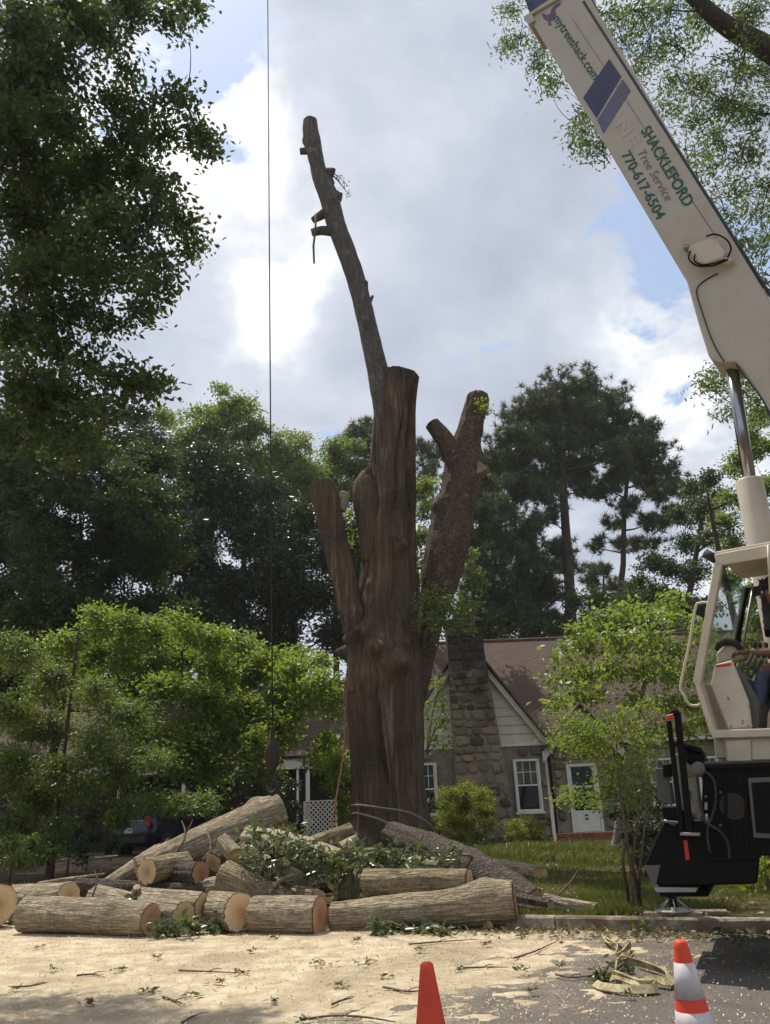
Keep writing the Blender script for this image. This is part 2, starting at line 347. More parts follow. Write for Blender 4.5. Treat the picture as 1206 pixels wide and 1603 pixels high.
def limb_mesh(name, path, rad, n=60, seg=40, flute=0.10, fl_k=3.0, rough=0.03, knots=(), seed=0.0, cap=True, loc=None, rl=2.2, grooves=()):
    """stem with fluted, uneven surface; knots = (t along, angle, size, height)"""
    pts, rs = smooth_path(path, rad, n)
    V, Fq, _ = tube_np(pts, rs, seg)
    V = np.array([tuple(v) for v in V]).reshape(n, seg, 3); C = np.array([tuple(p) for p in pts])[:, None, :]
    rr = np.array(rs)[:, None]; D = (V-C)/rr[..., None]
    L = np.cumsum([0]+[(pts[i+1]-pts[i]).length for i in range(n-1)])
    th = np.linspace(0, 2*math.pi, seg, endpoint=False)[None, :]+np.zeros((n, 1)); sL = L[:, None]+np.zeros((1, seg))
    q = np.stack([np.cos(th)*fl_k+seed, np.sin(th)*fl_k+seed*1.7, sL*0.35+seed], -1).reshape(-1, 3)
    d1 = (fbm(q, 3).reshape(n, seg)-0.5)*2*flute
    q2 = np.stack([np.cos(th)*9+seed, np.sin(th)*9, sL*rl], -1).reshape(-1, 3)
    d2 = (fbm(q2, 4).reshape(n, seg)-0.5)*2*rough
    k = 1+d1+d2/np.maximum(rr, 0.05)
    for tk, ak, sz, hh in knots:
        da = (th-ak+math.pi) % (2*math.pi)-math.pi
        dd = ((sL-tk*L[-1])/sz)**2+(da*rr/sz)**2
        k = k+hh/rr*np.exp(-dd)
    for ag, dep, wd_, t0, t1 in grooves:            # long furrows that wander a little
        ag2 = ag+0.18*np.sin(sL*0.9+ag*7)+0.08*np.sin(sL*2.7+ag); da = (th-ag2+math.pi) % (2*math.pi)-math.pi; tt = sL/L[-1]; win = np.clip((tt-t0)/0.05, 0, 1)*np.clip((t1-tt)/0.08, 0, 1)
        k = k-dep/rr*win*np.exp(-(da*rr/wd_)**2)
    V = (C+D*rr[..., None]*k[..., None]).reshape(-1, 3)
    fs = [tuple(f) for f in Fq]; me = bpy.data.meshes.new(name)
    if loc is not None: V = V-np.array(loc)
    vs = V.tolist()
    if cap:
        fs.append(tuple(reversed(range(seg)))); fs.append(tuple((n-1)*seg+i for i in range(seg)))
    me.from_pydata(vs, [], fs); sm = [True]*len(Fq)+([False, False] if cap else []); me.polygons.foreach_set('use_smooth', sm); me.update()
    return me, V.reshape(n, seg, 3)

# leaves: folded diamonds, two triangles each
def leaf_arrays(pts, length, width, axis=None, up=0.6, droop=0.0, rng=RNG):
    n = len(pts); pts = np.asarray(pts, float)
    a = rng.normal(size=(n, 3)); a[:, 2] = a[:, 2]*0.6-droop
    if axis is not None: a = a*0.7+axis*1.1
    a /= np.linalg.norm(a, axis=1)[:, None]+1e-9
    nn = rng.normal(size=(n, 3)); nn[:, 2] += up*2
    w = np.cross(a, nn); w /= np.linalg.norm(w, axis=1)[:, None]+1e-9
    nn = np.cross(w, a)
    L = (length*rng.uniform(0.65, 1.3, n))[:, None]; Wd = (width*rng.uniform(0.7, 1.25, n))[:, None]
    fold = Wd*rng.uniform(-0.1, 0.35, (n, 1))
    V = np.stack([pts, pts+a*L*0.48+w*Wd*0.5+nn*fold, pts+a*L-nn*L*0.08, pts+a*L*0.48-w*Wd*0.5+nn*fold], 1).reshape(-1, 3)
    b = (np.arange(n)*4)[:, None]
    Fc = np.concatenate([b+np.array([[0, 1, 2]]), b+np.array([[0, 2, 3]])], 1).reshape(-1, 3)
    return V, Fc
def needle_arrays(pts, length, width, per, rng=RNG, up=0.5):
    n = len(pts)*per; p = np.repeat(np.asarray(pts, float), per, 0)
    a = rng.normal(size=(n, 3)); a[:, 2] += up; a /= np.linalg.norm(a, axis=1)[:, None]
    w = np.cross(a, rng.normal(size=(n, 3))); w /= np.linalg.norm(w, axis=1)[:, None]+1e-9
    L = (length*rng.uniform(0.6, 1.2, n))[:, None]
    V = np.stack([p+w*width*0.5, p-w*width*0.5, p+a*L], 1).reshape(-1, 3)
    return V, np.arange(n*3).reshape(-1, 3)
def tufts_in(c, r, n, flat=0.75, rng=RNG, shell=0.45):
    """twig tips in an uneven, lobed volume round c"""
    d = rng.normal(size=(n, 3)); d /= np.linalg.norm(d, axis=1)[:, None]
    ax = rng.normal(size=(5, 3)); ax /= np.linalg.norm(ax, axis=1)[:, None]
    lobe = 0.62+0.75*np.max(np.clip(d @ ax.T, 0, 1)**3, axis=1)
    rr = r*lobe[:, None]*rng.uniform(0.04, 1, (n, 1))**shell*rng.uniform(0.85, 1.2, (n, 1)); d[:, 2] *= flat
    return np.array(c)[None, :]+d*rr

def tree(name, label, base, trunk, clumps, leaf=(0.09, 0.05), mat='oakleaf', barkm='tree_bark', tr=0.3, tuft=0.35, k=9, lai=3.2, flat=0.75,
         group=None, cat='tree', needle=None, droop=0.1, up=0.5, limb_r=0.09, seed=1, part_crown='crown', spread=0.42, sub_r=0.012, per=None, twigs=2):
    """base: ground point; trunk: list of world points going up; clumps: list of (world centre, radius); lai: leaf area per clump area"""
    rng = np.random.default_rng(seed); rd = random.Random(seed)
    root = empty(name, base); tag(root, label, cat, group)
    mb = MB(); tp = [Vector(p) for p in trunk]; n = len(tp)
    trad = [tr*(1-0.72*i/max(1, n-1)) for i in range(n)]; trad[0] = tr*1.25
    pts, rs = smooth_path(tp, trad, max(6, n*4)); mb.tube(pts, rs, 10)
    Ss, Ms, Es, Ax = [], [], [], []
    nodes = [(p, q) for p, q in zip(pts, rs)]; done = []
    for c, r in sorted(clumps, key=lambda cr: min((p-Vector(cr[0])).length for p in pts)):
        c = Vector(c)
        # attach the limb to the trunk below the clump, or to a limb that already reaches near it
        nd = min(nodes, key=lambda n_: (n_[0]-c).length + max(0, n_[0].z-(c.z-0.25*r))*2.0)
        if done:
            n2 = min(done, key=lambda n_: (n_[0]-c).length); 
            if (n2[0]-c).length*1.25 < (nd[0]-c).length: nd = n2
        A = nd[0]; mid = (A+c)*0.5+Vector((rd.uniform(-1, 1), rd.uniform(-1, 1), rd.uniform(-0.6, 0.2)))*(A-c).length*0.13
        lr = min(nd[1]*0.75, limb_r*(0.4+0.3*r)+0.012*(A-c).length); done.append((c, max(0.012, lr*0.5))); pp, pr = smooth_path([A, mid, c, c+(c-mid).normalized()*r*0.6], [lr, lr*0.6, lr*0.3, lr*0.1], 12); mb.tube(pp, pr, 6, cap=False)
        nt = max(5, int(k*(r/tuft)**2)); T = tufts_in(c, r, nt, flat, rng)
        Q = np.array([tuple(p) for p in pp]); s0 = Q[rng.integers(5, 12, nt)]
        # twigs start from the limb within reach
        s0 = s0+(T-s0)*np.clip(1-1.1*r/np.maximum(np.linalg.norm(T-s0, axis=1), 1e-3), 0, 1)[:, None]
        m0 = (s0+T)*0.5+rng.normal(size=(nt, 3))*r*0.10+np.array([0, 0, 0.06*r])
        Ss.append(s0); Ms.append(m0); Es.append(T); Ax.append((T-m0)/(np.linalg.norm(T-m0, axis=1)[:, None]+1e-6))
        for q in range(0, nt, twigs): mb.tube([Vector(s0[q]), Vector(m0[q]), Vector(T[q])], [sub_r*1.6, sub_r, sub_r*0.4], 3, cap=False)
    Ss, Ms, Es, Ax = [np.concatenate(v) for v in (Ss, Ms, Es, Ax)]
    if needle:
        per = per or 30; u = np.repeat(rng.uniform(0.55, 1.0, (len(Es), 1)), 1, 1); V1, F1 = needle_arrays(Es, needle[0], needle[1], per, rng, up)
        B = (1-u)**2*Ss+2*u*(1-u)*Ms+u*u*Es; V2, F2 = needle_arrays(B, needle[0]*0.9, needle[1], per//2, rng, up); V = np.concatenate([V1, V2]); Fc = np.concatenate([F1, F2+len(V1)])
    else:
        per = per or max(4, int(round(lai*math.pi*tuft**2/(k*0.5*leaf[0]*leaf[1])))); N = len(Es)*per; rp = lambda v: np.repeat(v, per, 0)
        u = 1.05-0.85*rng.uniform(0, 1, (N, 1))**1.6
        Pn = (1-u)**2*rp(Ss)+2*u*(1-u)*rp(Ms)+u*u*rp(Es)+rng.normal(size=(N, 3))*tuft*spread*np.array([1, 1, 0.7])
        V, Fc = leaf_arrays(Pn, leaf[0], leaf[1], axis=rp(Ax), up=up, droop=droop, rng=rng)
    o = mb.build('trunk', barkm, root, loc=base); o.location = (0, 0, 0)
    V[:, 2] = np.maximum(V[:, 2], base[2]+0.02)
    V = V-np.array(base)[None, :]
    link(part_crown, npmesh(part_crown, V, Fc), mat, root)
    return root
def cl(lst, D, jit=1.0, seed=3, fill=0, back=1.6):
    """clump list in photograph pixels -> world centres and radii; fill adds clumps behind for depth"""
    rd = random.Random(seed); out = []
    for x, y_, r in lst:
        d = D+rd.uniform(-jit, jit); c = P(x, y_, d); r_ = r*(P(x+1, y_, d)-P(x, y_, d)).length; out.append((c, r_))
        for q in range(fill):
            d2 = d+back*rd.uniform(0.5, 1.2)*(q+1); out.append((P(x+rd.uniform(-0.7, 0.6)*r, y_+rd.uniform(-0.35, 0.7)*r, d2), r_*rd.uniform(0.55, 0.95)))
    return out
# ------------------------------------------------------------------ ground, road, kerb
K0 = Vector((1.47, 10.29, 0)); KD = Vector((0.9183, -0.3958, 0)); KN = Vector((0.3958, 0.9183, 0))
def KT(s, t_, z=0.0): return K0+KD*s+KN*t_+Vector((0, 0, z))
def kst(p): d = Vector((p[0], p[1], 0))-K0; return d.dot(KD), d.dot(KN)
def sstep(a, b, x):
    u = min(1, max(0, (x-a)/(b-a))); return u*u*(3-2*u)
def gz(x, y):
    """height of the lawn"""
    s, t_ = kst((x, y, 0)); tt = max(0.0, t_)
    return 0.115+0.20*sstep(1.5, 15, tt)+0.03*math.sin(x*0.7+1)*math.sin(y*0.5)*sstep(0.5, 4, tt)
def onlawn(x, y, up=0.0): return Vector((x, y, gz(x, y)+up))

# lawn / earth
m, k, b = pmat('lawn_earth'); v = k.new('ShaderNodeTexCoord').outputs['Object']
n_a = k.noise(v, 0.55, 5, 0.6, 0.6); n_b = k.noise(v, 16, 6, 0.7); n_c = k.noise(v, 90, 3)
g_ = k.ramp(n_b, [(0.3, (0.050, 0.050, 0.020)), (0.7, (0.13, 0.118, 0.045))]); e_ = k.ramp(n_b, [(0.3, (0.050, 0.036, 0.024)), (0.7, (0.15, 0.11, 0.07))])
sx = k.new('ShaderNodeSeparateXYZ'); k.l.new(v, sx.inputs[0])
bare = k.math('ADD', k.math('MULTIPLY', k.math('ADD', sx.outputs[0], -1.2), -0.22), k.math('MULTIPLY', k.math('SUBTRACT', n_a, 0.5), 2.2), )
col = k.mix(k.ramp(bare, [(0.2, 0.0), (0.6, 1.0)]), g_, e_)
k.l.new(col, b.inputs['Base Color']); b.inputs['Roughness'].default_value = 0.95; b.inputs['Specular IOR Level'].default_value = 0.1
bp = k.new('ShaderNodeBump', i_Strength=0.8, i_Distance=0.04); k.l.new(k.math('ADD', n_b, n_c), bp.inputs['Height']); k.l.new(bp.outputs[0], b.inputs['Normal']); M['lawn'] = m
ss = np.concatenate([np.linspace(-500, -30, 10), np.linspace(-26, 26, 90), np.linspace(30, 500, 10)])
ts = np.concatenate([np.linspace(0.149, 24, 70), np.geomspace(26, 700, 16)])
V = []
for t_ in ts:
    for s in ss:
        p = KT(s, t_); z = gz(p.x, p.y)
        if t_ < 0.2: z = 0.112
        V.append((p.x, p.y, z))
V = np.array(V); nz = (fbm(np.c_[V[:, :2]*1.3, V[:, :1]*0], 3)-0.5)*0.06; V[:, 2] += nz*(np.repeat(ts, len(ss)) > 0.4)
ns = len(ss); Fq = [(j*ns+i, j*ns+i+1, (j+1)*ns+i+1, (j+1)*ns+i) for j in range(len(ts)-1) for i in range(ns-1)]
tag(link('lawn', npmesh('lawn', V, Fq, True), 'lawn'), kind='structure')
# earth below the road, so that the ground reaches every horizon
tag(MB().add([(-700, -700, -0.05), (700, -700, -0.05), (700, 900, -0.05), (-700, 900, -0.05)], [(0, 1, 2, 3)]).build('ground', 'lawn'), kind='structure')
# road
m, k, b = pmat('asphalt'); v = k.new('ShaderNodeTexCoord').outputs['Object']
n_a = k.noise(v, 60, 4, 0.7); n_b = k.noise(v, 0.8, 6, 0.65, 0.5); vo = k.new('ShaderNodeTexVoronoi', i_Scale=85.0); k.l.new(v, vo.inputs['Vector'])
col = k.ramp(n_a, [(0.3, (0.085, 0.074, 0.064)), (0.7, (0.17, 0.152, 0.132))])
speck = k.ramp(k.noise(v, 38, 5, 0.75, 0.2), [(0.56, 0.0), (0.66, 1.0)])
dust = k.math('MULTIPLY', speck, k.ramp(n_b, [(0.40, 0.25), (0.62, 0.9)]))
sx = k.new('ShaderNodeSeparateXYZ'); k.l.new(v, sx.inputs[0])
# sawdust blown over the asphalt, thinning away from the logs
g_ = k.math('ADD', k.math('MULTIPLY', k.math('SUBTRACT', 2.1, sx.outputs[0]), 0.16), k.math('MULTIPLY', k.math('SUBTRACT', sx.outputs[1], 8.2), 0.12))
ff = k.math('ADD', k.math('ADD', g_, k.math('MULTIPLY', k.math('SUBTRACT', k.noise(v, 2.2, 6, 0.7, 0.6), 0.5), 1.3)), k.math('MULTIPLY', k.math('SUBTRACT', k.noise(v, 45, 4, 0.7), 0.5), 1.6))
col = k.mix(k.ramp(ff, [(0.0, 0.0), (0.55, 0.85)]), col, (0.52, 0.425, 0.29)); col = k.mix(k.math('MULTIPLY', dust, 0.5), col, (0.55, 0.45, 0.32))
k.l.new(col, b.inputs['Base Color']); b.inputs['Roughness'].default_value = 0.9; b.inputs['Specular IOR Level'].default_value = 0.25
bp = k.new('ShaderNodeBump', i_Strength=0.6, i_Distance=0.012); k.l.new(k.math('ADD', vo.outputs[0], n_a), bp.inputs['Height']); k.l.new(bp.outputs[0], b.inputs['Normal']); M['asphalt'] = m
V = []; rs_ = np.linspace(-80, 80, 33); rt = [-10.5, -8, -6, -4, -2, -1, -0.02]
for t_ in rt:
    for s in rs_: p = KT(s, t_); V.append((p.x, p.y, 0.0))
ns = len(rs_); Fq = [(j*ns+i, j*ns+i+1, (j+1)*ns+i+1, (j+1)*ns+i) for j in range(len(rt)-1) for i in range(ns-1)]
tag(link('road', npmesh('road', V, Fq, True), 'asphalt'), kind='structure')
# kerb, cast in lengths
M['kerb'] = mnoise('old_concrete_kerb', (0.20, 0.165, 0.125), (0.40, 0.345, 0.27), 7, bump=0.7, bscale=45, c3=(0.16, 0.115, 0.08), s3=2.2, rough=0.92)
kerb = tag(empty('kerb', K0), kind='structure')
for i in range(-8, 6):
    mb = MB(); s0, s1 = i*2.4+0.3+0.008, (i+1)*2.4+0.3-0.008; prof = [(-0.02, -0.02), (0.148, -0.02), (0.148, 0.136), (0.02, 0.136), (0.0, 0.115)]
    nn = 12; vs = []
    for q in range(nn+1):
        s = s0+(s1-s0)*q/nn
        for jj, (t_, z) in enumerate(prof):
            w = random.uniform(-0.006, 0.006) if jj >= 3 else 0
            vs.append(KT(s, t_+w, z+w)-K0)
    fs = [(q*5+j, q*5+(j+1) % 5, (q+1)*5+(j+1) % 5, (q+1)*5+j) for q in range(nn) for j in range(5)]+[(4, 3, 2, 1, 0), tuple(nn*5+j for j in range(5))]
    mb.add(vs, fs).build('kerb_stone', 'kerb', kerb)
# driveway by the parked cars
M['drive'] = mnoise('sandy_drive', (0.10, 0.068, 0.04), (0.30, 0.22, 0.14), 2.2, bump=0.7, bscale=40, c3=(0.11, 0.08, 0.055), s3=0.8)
vs = []; ctr = [(-13.5, 37), (-10.5, 30), (-8.8, 25), (-8.4, 22)]
pp, pr = smooth_path([Vector((x, y, 0)) for x, y in ctr], [2.6]*4, 40)
for q, p in enumerate(pp):
    tg = (pp[min(q+1, 39)]-pp[max(q-1, 0)]).normalized(); sd = Vector((tg.y, -tg.x, 0))
    for j in range(9):
        u = (j/8-0.5)*2; c_ = p+sd*u*(1.9+0.3*math.sin(q*1.3+j)); vs.append(onlawn(c_.x, c_.y, 0.045-0.09*abs(u)**4-0.09*sstep(31, 39, q)+0.02*math.sin(q*2.1+j*1.7)))
tag(link('driveway', npmesh('driveway', [tuple(v) for v in vs], [(i*9+j, i*9+j+1, (i+1)*9+j+1, (i+1)*9+j) for i in range(39) for j in range(8)], True), 'drive'), kind='structure')

# sawdust spread over the road
gs = np.arange(-14.0, 3.4, 0.055); gt = np.arange(-5.6, 0.0, 0.055)
SS, TT = np.meshgrid(gs, gt); XX = K0.x+KD.x*SS+KN.x*TT; YY = K0.y+KD.y*SS+KN.y*TT
q = np.c_[XX.ravel(), YY.ravel(), 0*XX.ravel()]
big = fbm(q*0.55+3.1, 4).reshape(SS.shape); med = fbm(q*3.5, 4).reshape(SS.shape); fin = fbm(q*13.0, 3).reshape(SS.shape)
# thick on the left, thinning out to bare asphalt at the right and close to the camera
edge = 0.16-0.32*(XX-1.3)-0.25*np.maximum(0, 8.8-YY)+0.7*(big-0.5)+0.75*(med-0.5)+1.0*(fin-0.5)
hgt = np.clip(edge, -0.5, 0.6)*0.020+(fin-0.5)*0.010*np.clip(edge+0.3, 0, 1)+(med-0.5)*0.012
hgt = np.minimum(hgt, 0.028)
Z = hgt; nr, nc = SS.shape; V = np.c_[XX.ravel(), YY.ravel(), Z.ravel()]
idx = np.arange(nr*nc).reshape(nr, nc); Fq = np.stack([idx[:-1, :-1], idx[:-1, 1:], idx[1:, 1:], idx[1:, :-1]], -1).reshape(-1, 4)
keep = V[Fq][:, :, 2].max(1) > -0.002; Fq = Fq[keep]; used = np.unique(Fq); rm = -np.ones(len(V), int); rm[used] = np.arange(len(used))
tag(link('sawdust', npmesh('sawdust', V[used], rm[Fq], True), 'sawdust'), 'pale yellow sawdust spread over the street in front of the logs', 'sawdust', kind='stuff')
# chips and shavings lying loose on it
n = 20000; cs = RNG.uniform(-12, 3.6, n); ct = -RNG.uniform(0, 1, n)**1.1*5.4
cx = K0.x+KD.x*cs+KN.x*ct; cy = K0.y+KD.y*cs+KN.y*ct; ok = RNG.uniform(0, 1, n) < np.clip(1.0-0.22*(cx-0.2), 0.12, 1); cx, cy = cx[ok], cy[ok]
V, Fc = leaf_arrays(np.c_[cx, cy, np.full(len(cx), 0.016)+RNG.uniform(0, 0.012, len(cx))], 0.024, 0.012, up=7.0)
V[:, 2] = np.maximum(V[:, 2], 0.004)
tag(link('wood_chips', npmesh('wood_chips', V, Fc), 'chips'), 'loose wood chips and shavings scattered on the street', 'wood chips', kind='stuff')

# ------------------------------------------------------------------ house
M['roof'] = None
m, k, b = pmat('brown_shingles'); v = k.new('ShaderNodeTexCoord').outputs['Object']
br = k.new('ShaderNodeTexBrick', i_Scale=1.0, i_Mortar_Size=0.012, i_Brick_Width=0.30, i_Row_Height=0.14, i_Bias=0.0)
br.inputs['Color1'].default_value = (0.090, 0.056, 0.038, 1); br.inputs['Color2'].default_value = (0.122, 0.078, 0.054, 1); br.inputs['Mortar'].default_value = (0.045, 0.03, 0.026, 1)
mp = k.new('ShaderNodeMapping'); k.l.new(v, mp.inputs[0]); k.l.new(mp.outputs[0], br.inputs['Vector'])
col = k.mix(k.ramp(k.noise(v, 1.2, 6, 0.65, 0.5), [(0.35, 0.0), (0.75, 0.55)]), br.outputs['Color'], (0.076, 0.052, 0.037)); k.l.new(col, b.inputs['Base Color'])
b.inputs['Roughness'].default_value = 0.9; bp = k.new('ShaderNodeBump', i_Strength=0.6, i_Distance=0.02); k.l.new(br.outputs['Fac'], bp.inputs['Height']); bp.invert = True; k.l.new(bp.outputs[0], b.inputs['Normal']); M['roof'] = m
M['white'] = plain('white_trim_paint', (0.74, 0.72, 0.66), 0.55, dirt=0.2, dc=(0.45, 0.42, 0.36))
M['siding'] = plain('cream_siding', (0.62, 0.59, 0.48), 0.6, dirt=0.2, dc=(0.42, 0.38, 0.29))
for nm_ in ('mortar', 'stone'):
  m, k, b = pmat('field_'+nm_); v = k.new('ShaderNodeTexCoord').outputs['Object']; oi = k.new('ShaderNodeObjectInfo'); ge = k.new('ShaderNodeNewGeometry')
  col = k.ramp(oi.outputs['Random'], [(0.0, (0.17, 0.14, 0.10)), (0.3, (0.27, 0.225, 0.16)), (0.6, (0.34, 0.285, 0.20)), (0.82, (0.22, 0.16, 0.115)), (0.93, (0.06, 0.06, 0.056))]) if nm_ == 'stone' else k.ramp(k.noise(v, 9, 5), [(0.3, (0.24, 0.21, 0.16)), (0.7, (0.34, 0.30, 0.23))])
  col = k.mix(k.ramp(k.noise(v, 2.6, 6, 0.65), [(0.35, 0.0), (0.7, 0.6)]), col, (0.11, 0.095, 0.07))
  # black mildew running down from the chimney's cap
  sp = k.new('ShaderNodeSeparateXYZ'); k.l.new(ge.outputs['Position'], sp.inputs[0])
  st = k.math('ADD', sp.outputs[2], k.math('MULTIPLY', k.math('SUBTRACT', k.noise(ge.outputs['Position'], 1.1, 5, 0.6, 0.4), 0.5), 4.5))
  col = k.mix(k.ramp(k.math('MULTIPLY', st, 0.1), [(0.42, 0.0), (0.60, 0.85)]), col, (0.022, 0.019, 0.016))
  k.l.new(col, b.inputs['Base Color']); b.inputs['Roughness'].default_value = 0.92; b.inputs['Specular IOR Level'].default_value = 0.2
  bp = k.new('ShaderNodeBump', i_Strength=0.7, i_Distance=0.03); k.l.new(k.noise(v, 5, 6, 0.7), bp.inputs['Height']); k.l.new(bp.outputs[0], b.inputs['Normal']); M[nm_] = m
def glassmat(name, tint):
    m, k, b = pmat(name); tr = k.new('ShaderNodeBsdfTransparent'); tr.inputs[0].default_value = (*tint, 1); gl = k.new('ShaderNodeBsdfGlossy')
    k.l.new(k.ramp(k.noise(k.new('ShaderNodeTexCoord').outputs['Object'], 2, 2), [(0.3, 0.02), (0.7, 0.06)]), gl.inputs['Roughness'])
    fr = k.new('ShaderNodeFresnel', i_IOR=1.5); mx = k.new('ShaderNodeMixShader'); k.l.new(k.math('MULTIPLY', fr.outputs[0], 0.4), mx.inputs[0]); k.l.new(tr.outputs[0], mx.inputs[1]); k.l.new(gl.outputs[0], mx.inputs[2])
    k.l.new(mx.outputs[0], k.n['Material Output'].inputs['Surface']); return m
M['glass'] = glassmat('window_glass', (0.75, 0.8, 0.78))
M['curtain'] = mnoise('lace_curtain', (0.22, 0.21, 0.17), (0.42, 0.40, 0.34), 14, (1, 1, 0.15), bump=0.4)
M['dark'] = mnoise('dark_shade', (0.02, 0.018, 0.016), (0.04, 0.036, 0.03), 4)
M['screen'] = mnoise('porch_screen', (0.035, 0.030, 0.026), (0.055, 0.047, 0.04), 30)
M['brick'] = mnoise('red_brick', (0.20, 0.070, 0.042), (0.32, 0.125, 0.08), 9, bump=0.5, bscale=30, c3=(0.15, 0.07, 0.05), s3=4)
HD = 29.0
house = tag(empty('stone_house', (2.7, HD, 0.3)), 'low stone house with brown shingle roof and cream gable behind the trunk', 'house')
HL = Vector((2.7, HD, 0.3))
def hb(mb, name, mat, parent=house, bevel=0.0, off=HL): return mb.build(name, mat, parent, bevel, loc=off) 
def part(mb, name, mat, parent=house, bevel=0.0):
    """build in world coordinates as a child of the house (or of one of its parts, which sit at the house's origin)"""
    o = mb.build(name, mat, parent, bevel, loc=HL); o.location = (0, 0, 0); return o
E_ = 3.42          # eave height, top of the stone
AP = (2.70, 7.05)  # apex of the front gable
def gx(z, side):   # half width of the gable at height z
    return AP[0]+side*(AP[1]-z)*0.715
GXL, GXR = gx(E_, -1), gx(E_, 1)
Wl = part(MB().prism([(GXL, HD, 0.0), (GXR, HD, 0.0), (GXR, HD, E_), (AP[0], HD, AP[1]-0.05), (GXL, HD, E_)], (0, 5.0, 0)), 'wall', 'mortar')
part(MB().prism([(GXR+0.002, HD+0.75, 0.0), (15.5, HD+0.75, 0.0), (15.5, HD+0.75, E_), (GXR+0.002, HD+0.75, E_)], (0, 6.5, 0)), 'wall', 'mortar')
part(MB().prism([(-14.5, HD+1.6, 0.0), (GXL-0.002, HD+1.6, 0.0), (GXL-0.002, HD+1.6, 2.9), (-14.5, HD+1.6, 2.9)], (0, 5.5, 0)), 'wall', 'screen')
# main roof: ridge runs along x
def roofslab(x0, x1, y0, z0, y1, z1, th=0.12, name='roof'):
    """slope from the eave y0, z0 up to the ridge y1, z1"""
    ang = math.atan2(z1-z0, y1-y0); L = math.hypot(y1-y0, z1-z0); mb = MB()
    mb.box(((x1-x0)/2, L/2, -th/2), (x1-x0, L, th))
    o = mb.build(name, 'roof', house); o.location = Vector((x0, y0, z0))-HL; o.rotation_euler = (ang, 0, 0); return o
RID = (HD+5.2, 8.05)
r1 = roofslab(-1.0, 16.0, HD+0.35, E_+0.02, RID[0], RID[1])
b_ = MB().prism([(-1.0, RID[0], RID[1]-0.06), (16, RID[0], RID[1]-0.06), (16, RID[0]+4.9, E_), (-1.0, RID[0]+4.9, E_)], (0, 0, 0.1)); part(b_, 'roof', 'roof')
part(MB().tube([(-1.05, RID[0], RID[1]-0.01), (16.05, RID[0], RID[1]-0.01)], 0.085, 8), 'ridge_cap', 'roof')
# front gable roof (two slopes running back into the main roof)
for sd in (-1, 1):
    ex = gx(E_-0.28, sd); zz_ = E_-0.28
    dx = ex-AP[0]; mb = MB(); L = math.hypot(dx, AP[1]+0.1-zz_); mb.box((0, 2.7, L/2), (0.05, 5.9, L))
    o = mb.build('roof', 'roof', house); o.location = Vector((ex, HD-0.22, zz_+0.05))-HL
    o.rotation_euler = (0, math.atan2(-dx, AP[1]+0.1-zz_), 0)
    # rake boards under the roof edge
    z0_, z1_ = E_-0.20, AP[1]-0.06; pts = [(gx(z0_, sd), HD-0.24, z0_+0.03), (AP[0], HD-0.24, z1_+0.03), (AP[0], HD-0.24, z1_-0.27), (gx(z0_, sd)-sd*0.0, HD-0.24, z0_-0.24)]
    part(MB().prism(pts, (0, 0.06, 0)), 'rake_board', 'white')
# lap siding boards of the gable, one by one
bz = E_
while bz < AP[1]-0.45:
    h_ = 0.305; zt = min(bz+h_, AP[1]-0.4)
    a0, a1, c0, c1 = gx(bz, -1)+0.05, gx(bz, 1)-0.05, gx(zt, -1)+0.05, gx(zt, 1)-0.05
    vs = [(a0, HD-0.045, bz), (a1, HD-0.045, bz), (c1, HD-0.012, zt-0.004), (c0, HD-0.012, zt-0.004), (a0, HD-0.001, bz), (a1, HD-0.001, bz), (c1, HD-0.001, zt-0.004), (c0, HD-0.001, zt-0.004)]
    part(MB().add(vs, [(0, 1, 2, 3), (7, 6, 5, 4), (0, 4, 5, 1), (1, 5, 6, 2), (2, 6, 7, 3), (3, 7, 4, 0)]), 'siding_board', 'siding', Wl)
    bz += h_
part(MB().box((2.7, HD-0.03, E_-0.06), (GXR-GXL-0.1, 0.05, 0.11)), 'trim_board', 'white', Wl)
# field stones: irregular blocks with rounded faces, a dozen shapes shared
stone_me = []
for q in range(14):
    rd = random.Random(q); nn = rd.choice([5, 6, 7, 8]); ring = []
    for i in range(nn):
        a = 2*math.pi*(i+rd.uniform(-0.22, 0.22))/nn+rd.uniform(0, 0.3)
        sx_ = abs(math.cos(a))**0.55*math.copysign(1, math.cos(a)); sz_ = abs(math.sin(a))**0.55*math.copysign(1, math.sin(a))
        ring.append((0.5*sx_*rd.uniform(0.86, 1.0), 0.5*sz_*rd.uniform(0.86, 1.0)))
    vs = [(x, 0.0, z) for x, z in ring]+[(x*0.97, -0.65, z*0.97) for x, z in ring]+[(x*0.72, -1.0+rd.uniform(-0.1, 0.1), z*0.72) for x, z in ring]+[(0, -1.08, 0)]
    fs = []
    for i in range(nn):
        j = (i+1) % nn; fs += [(i, j, nn+j, nn+i), (nn+i, nn+j, 2*nn+j, 2*nn+i), (2*nn+i, 2*nn+j, 3*nn)]
    fs = [tuple(reversed(f)) for f in fs]
    me = bpy.data.meshes.new('stone'); me.from_pydata(vs, [], fs); me.update(); me.materials.append(M['stone']); stone_me.append(me)
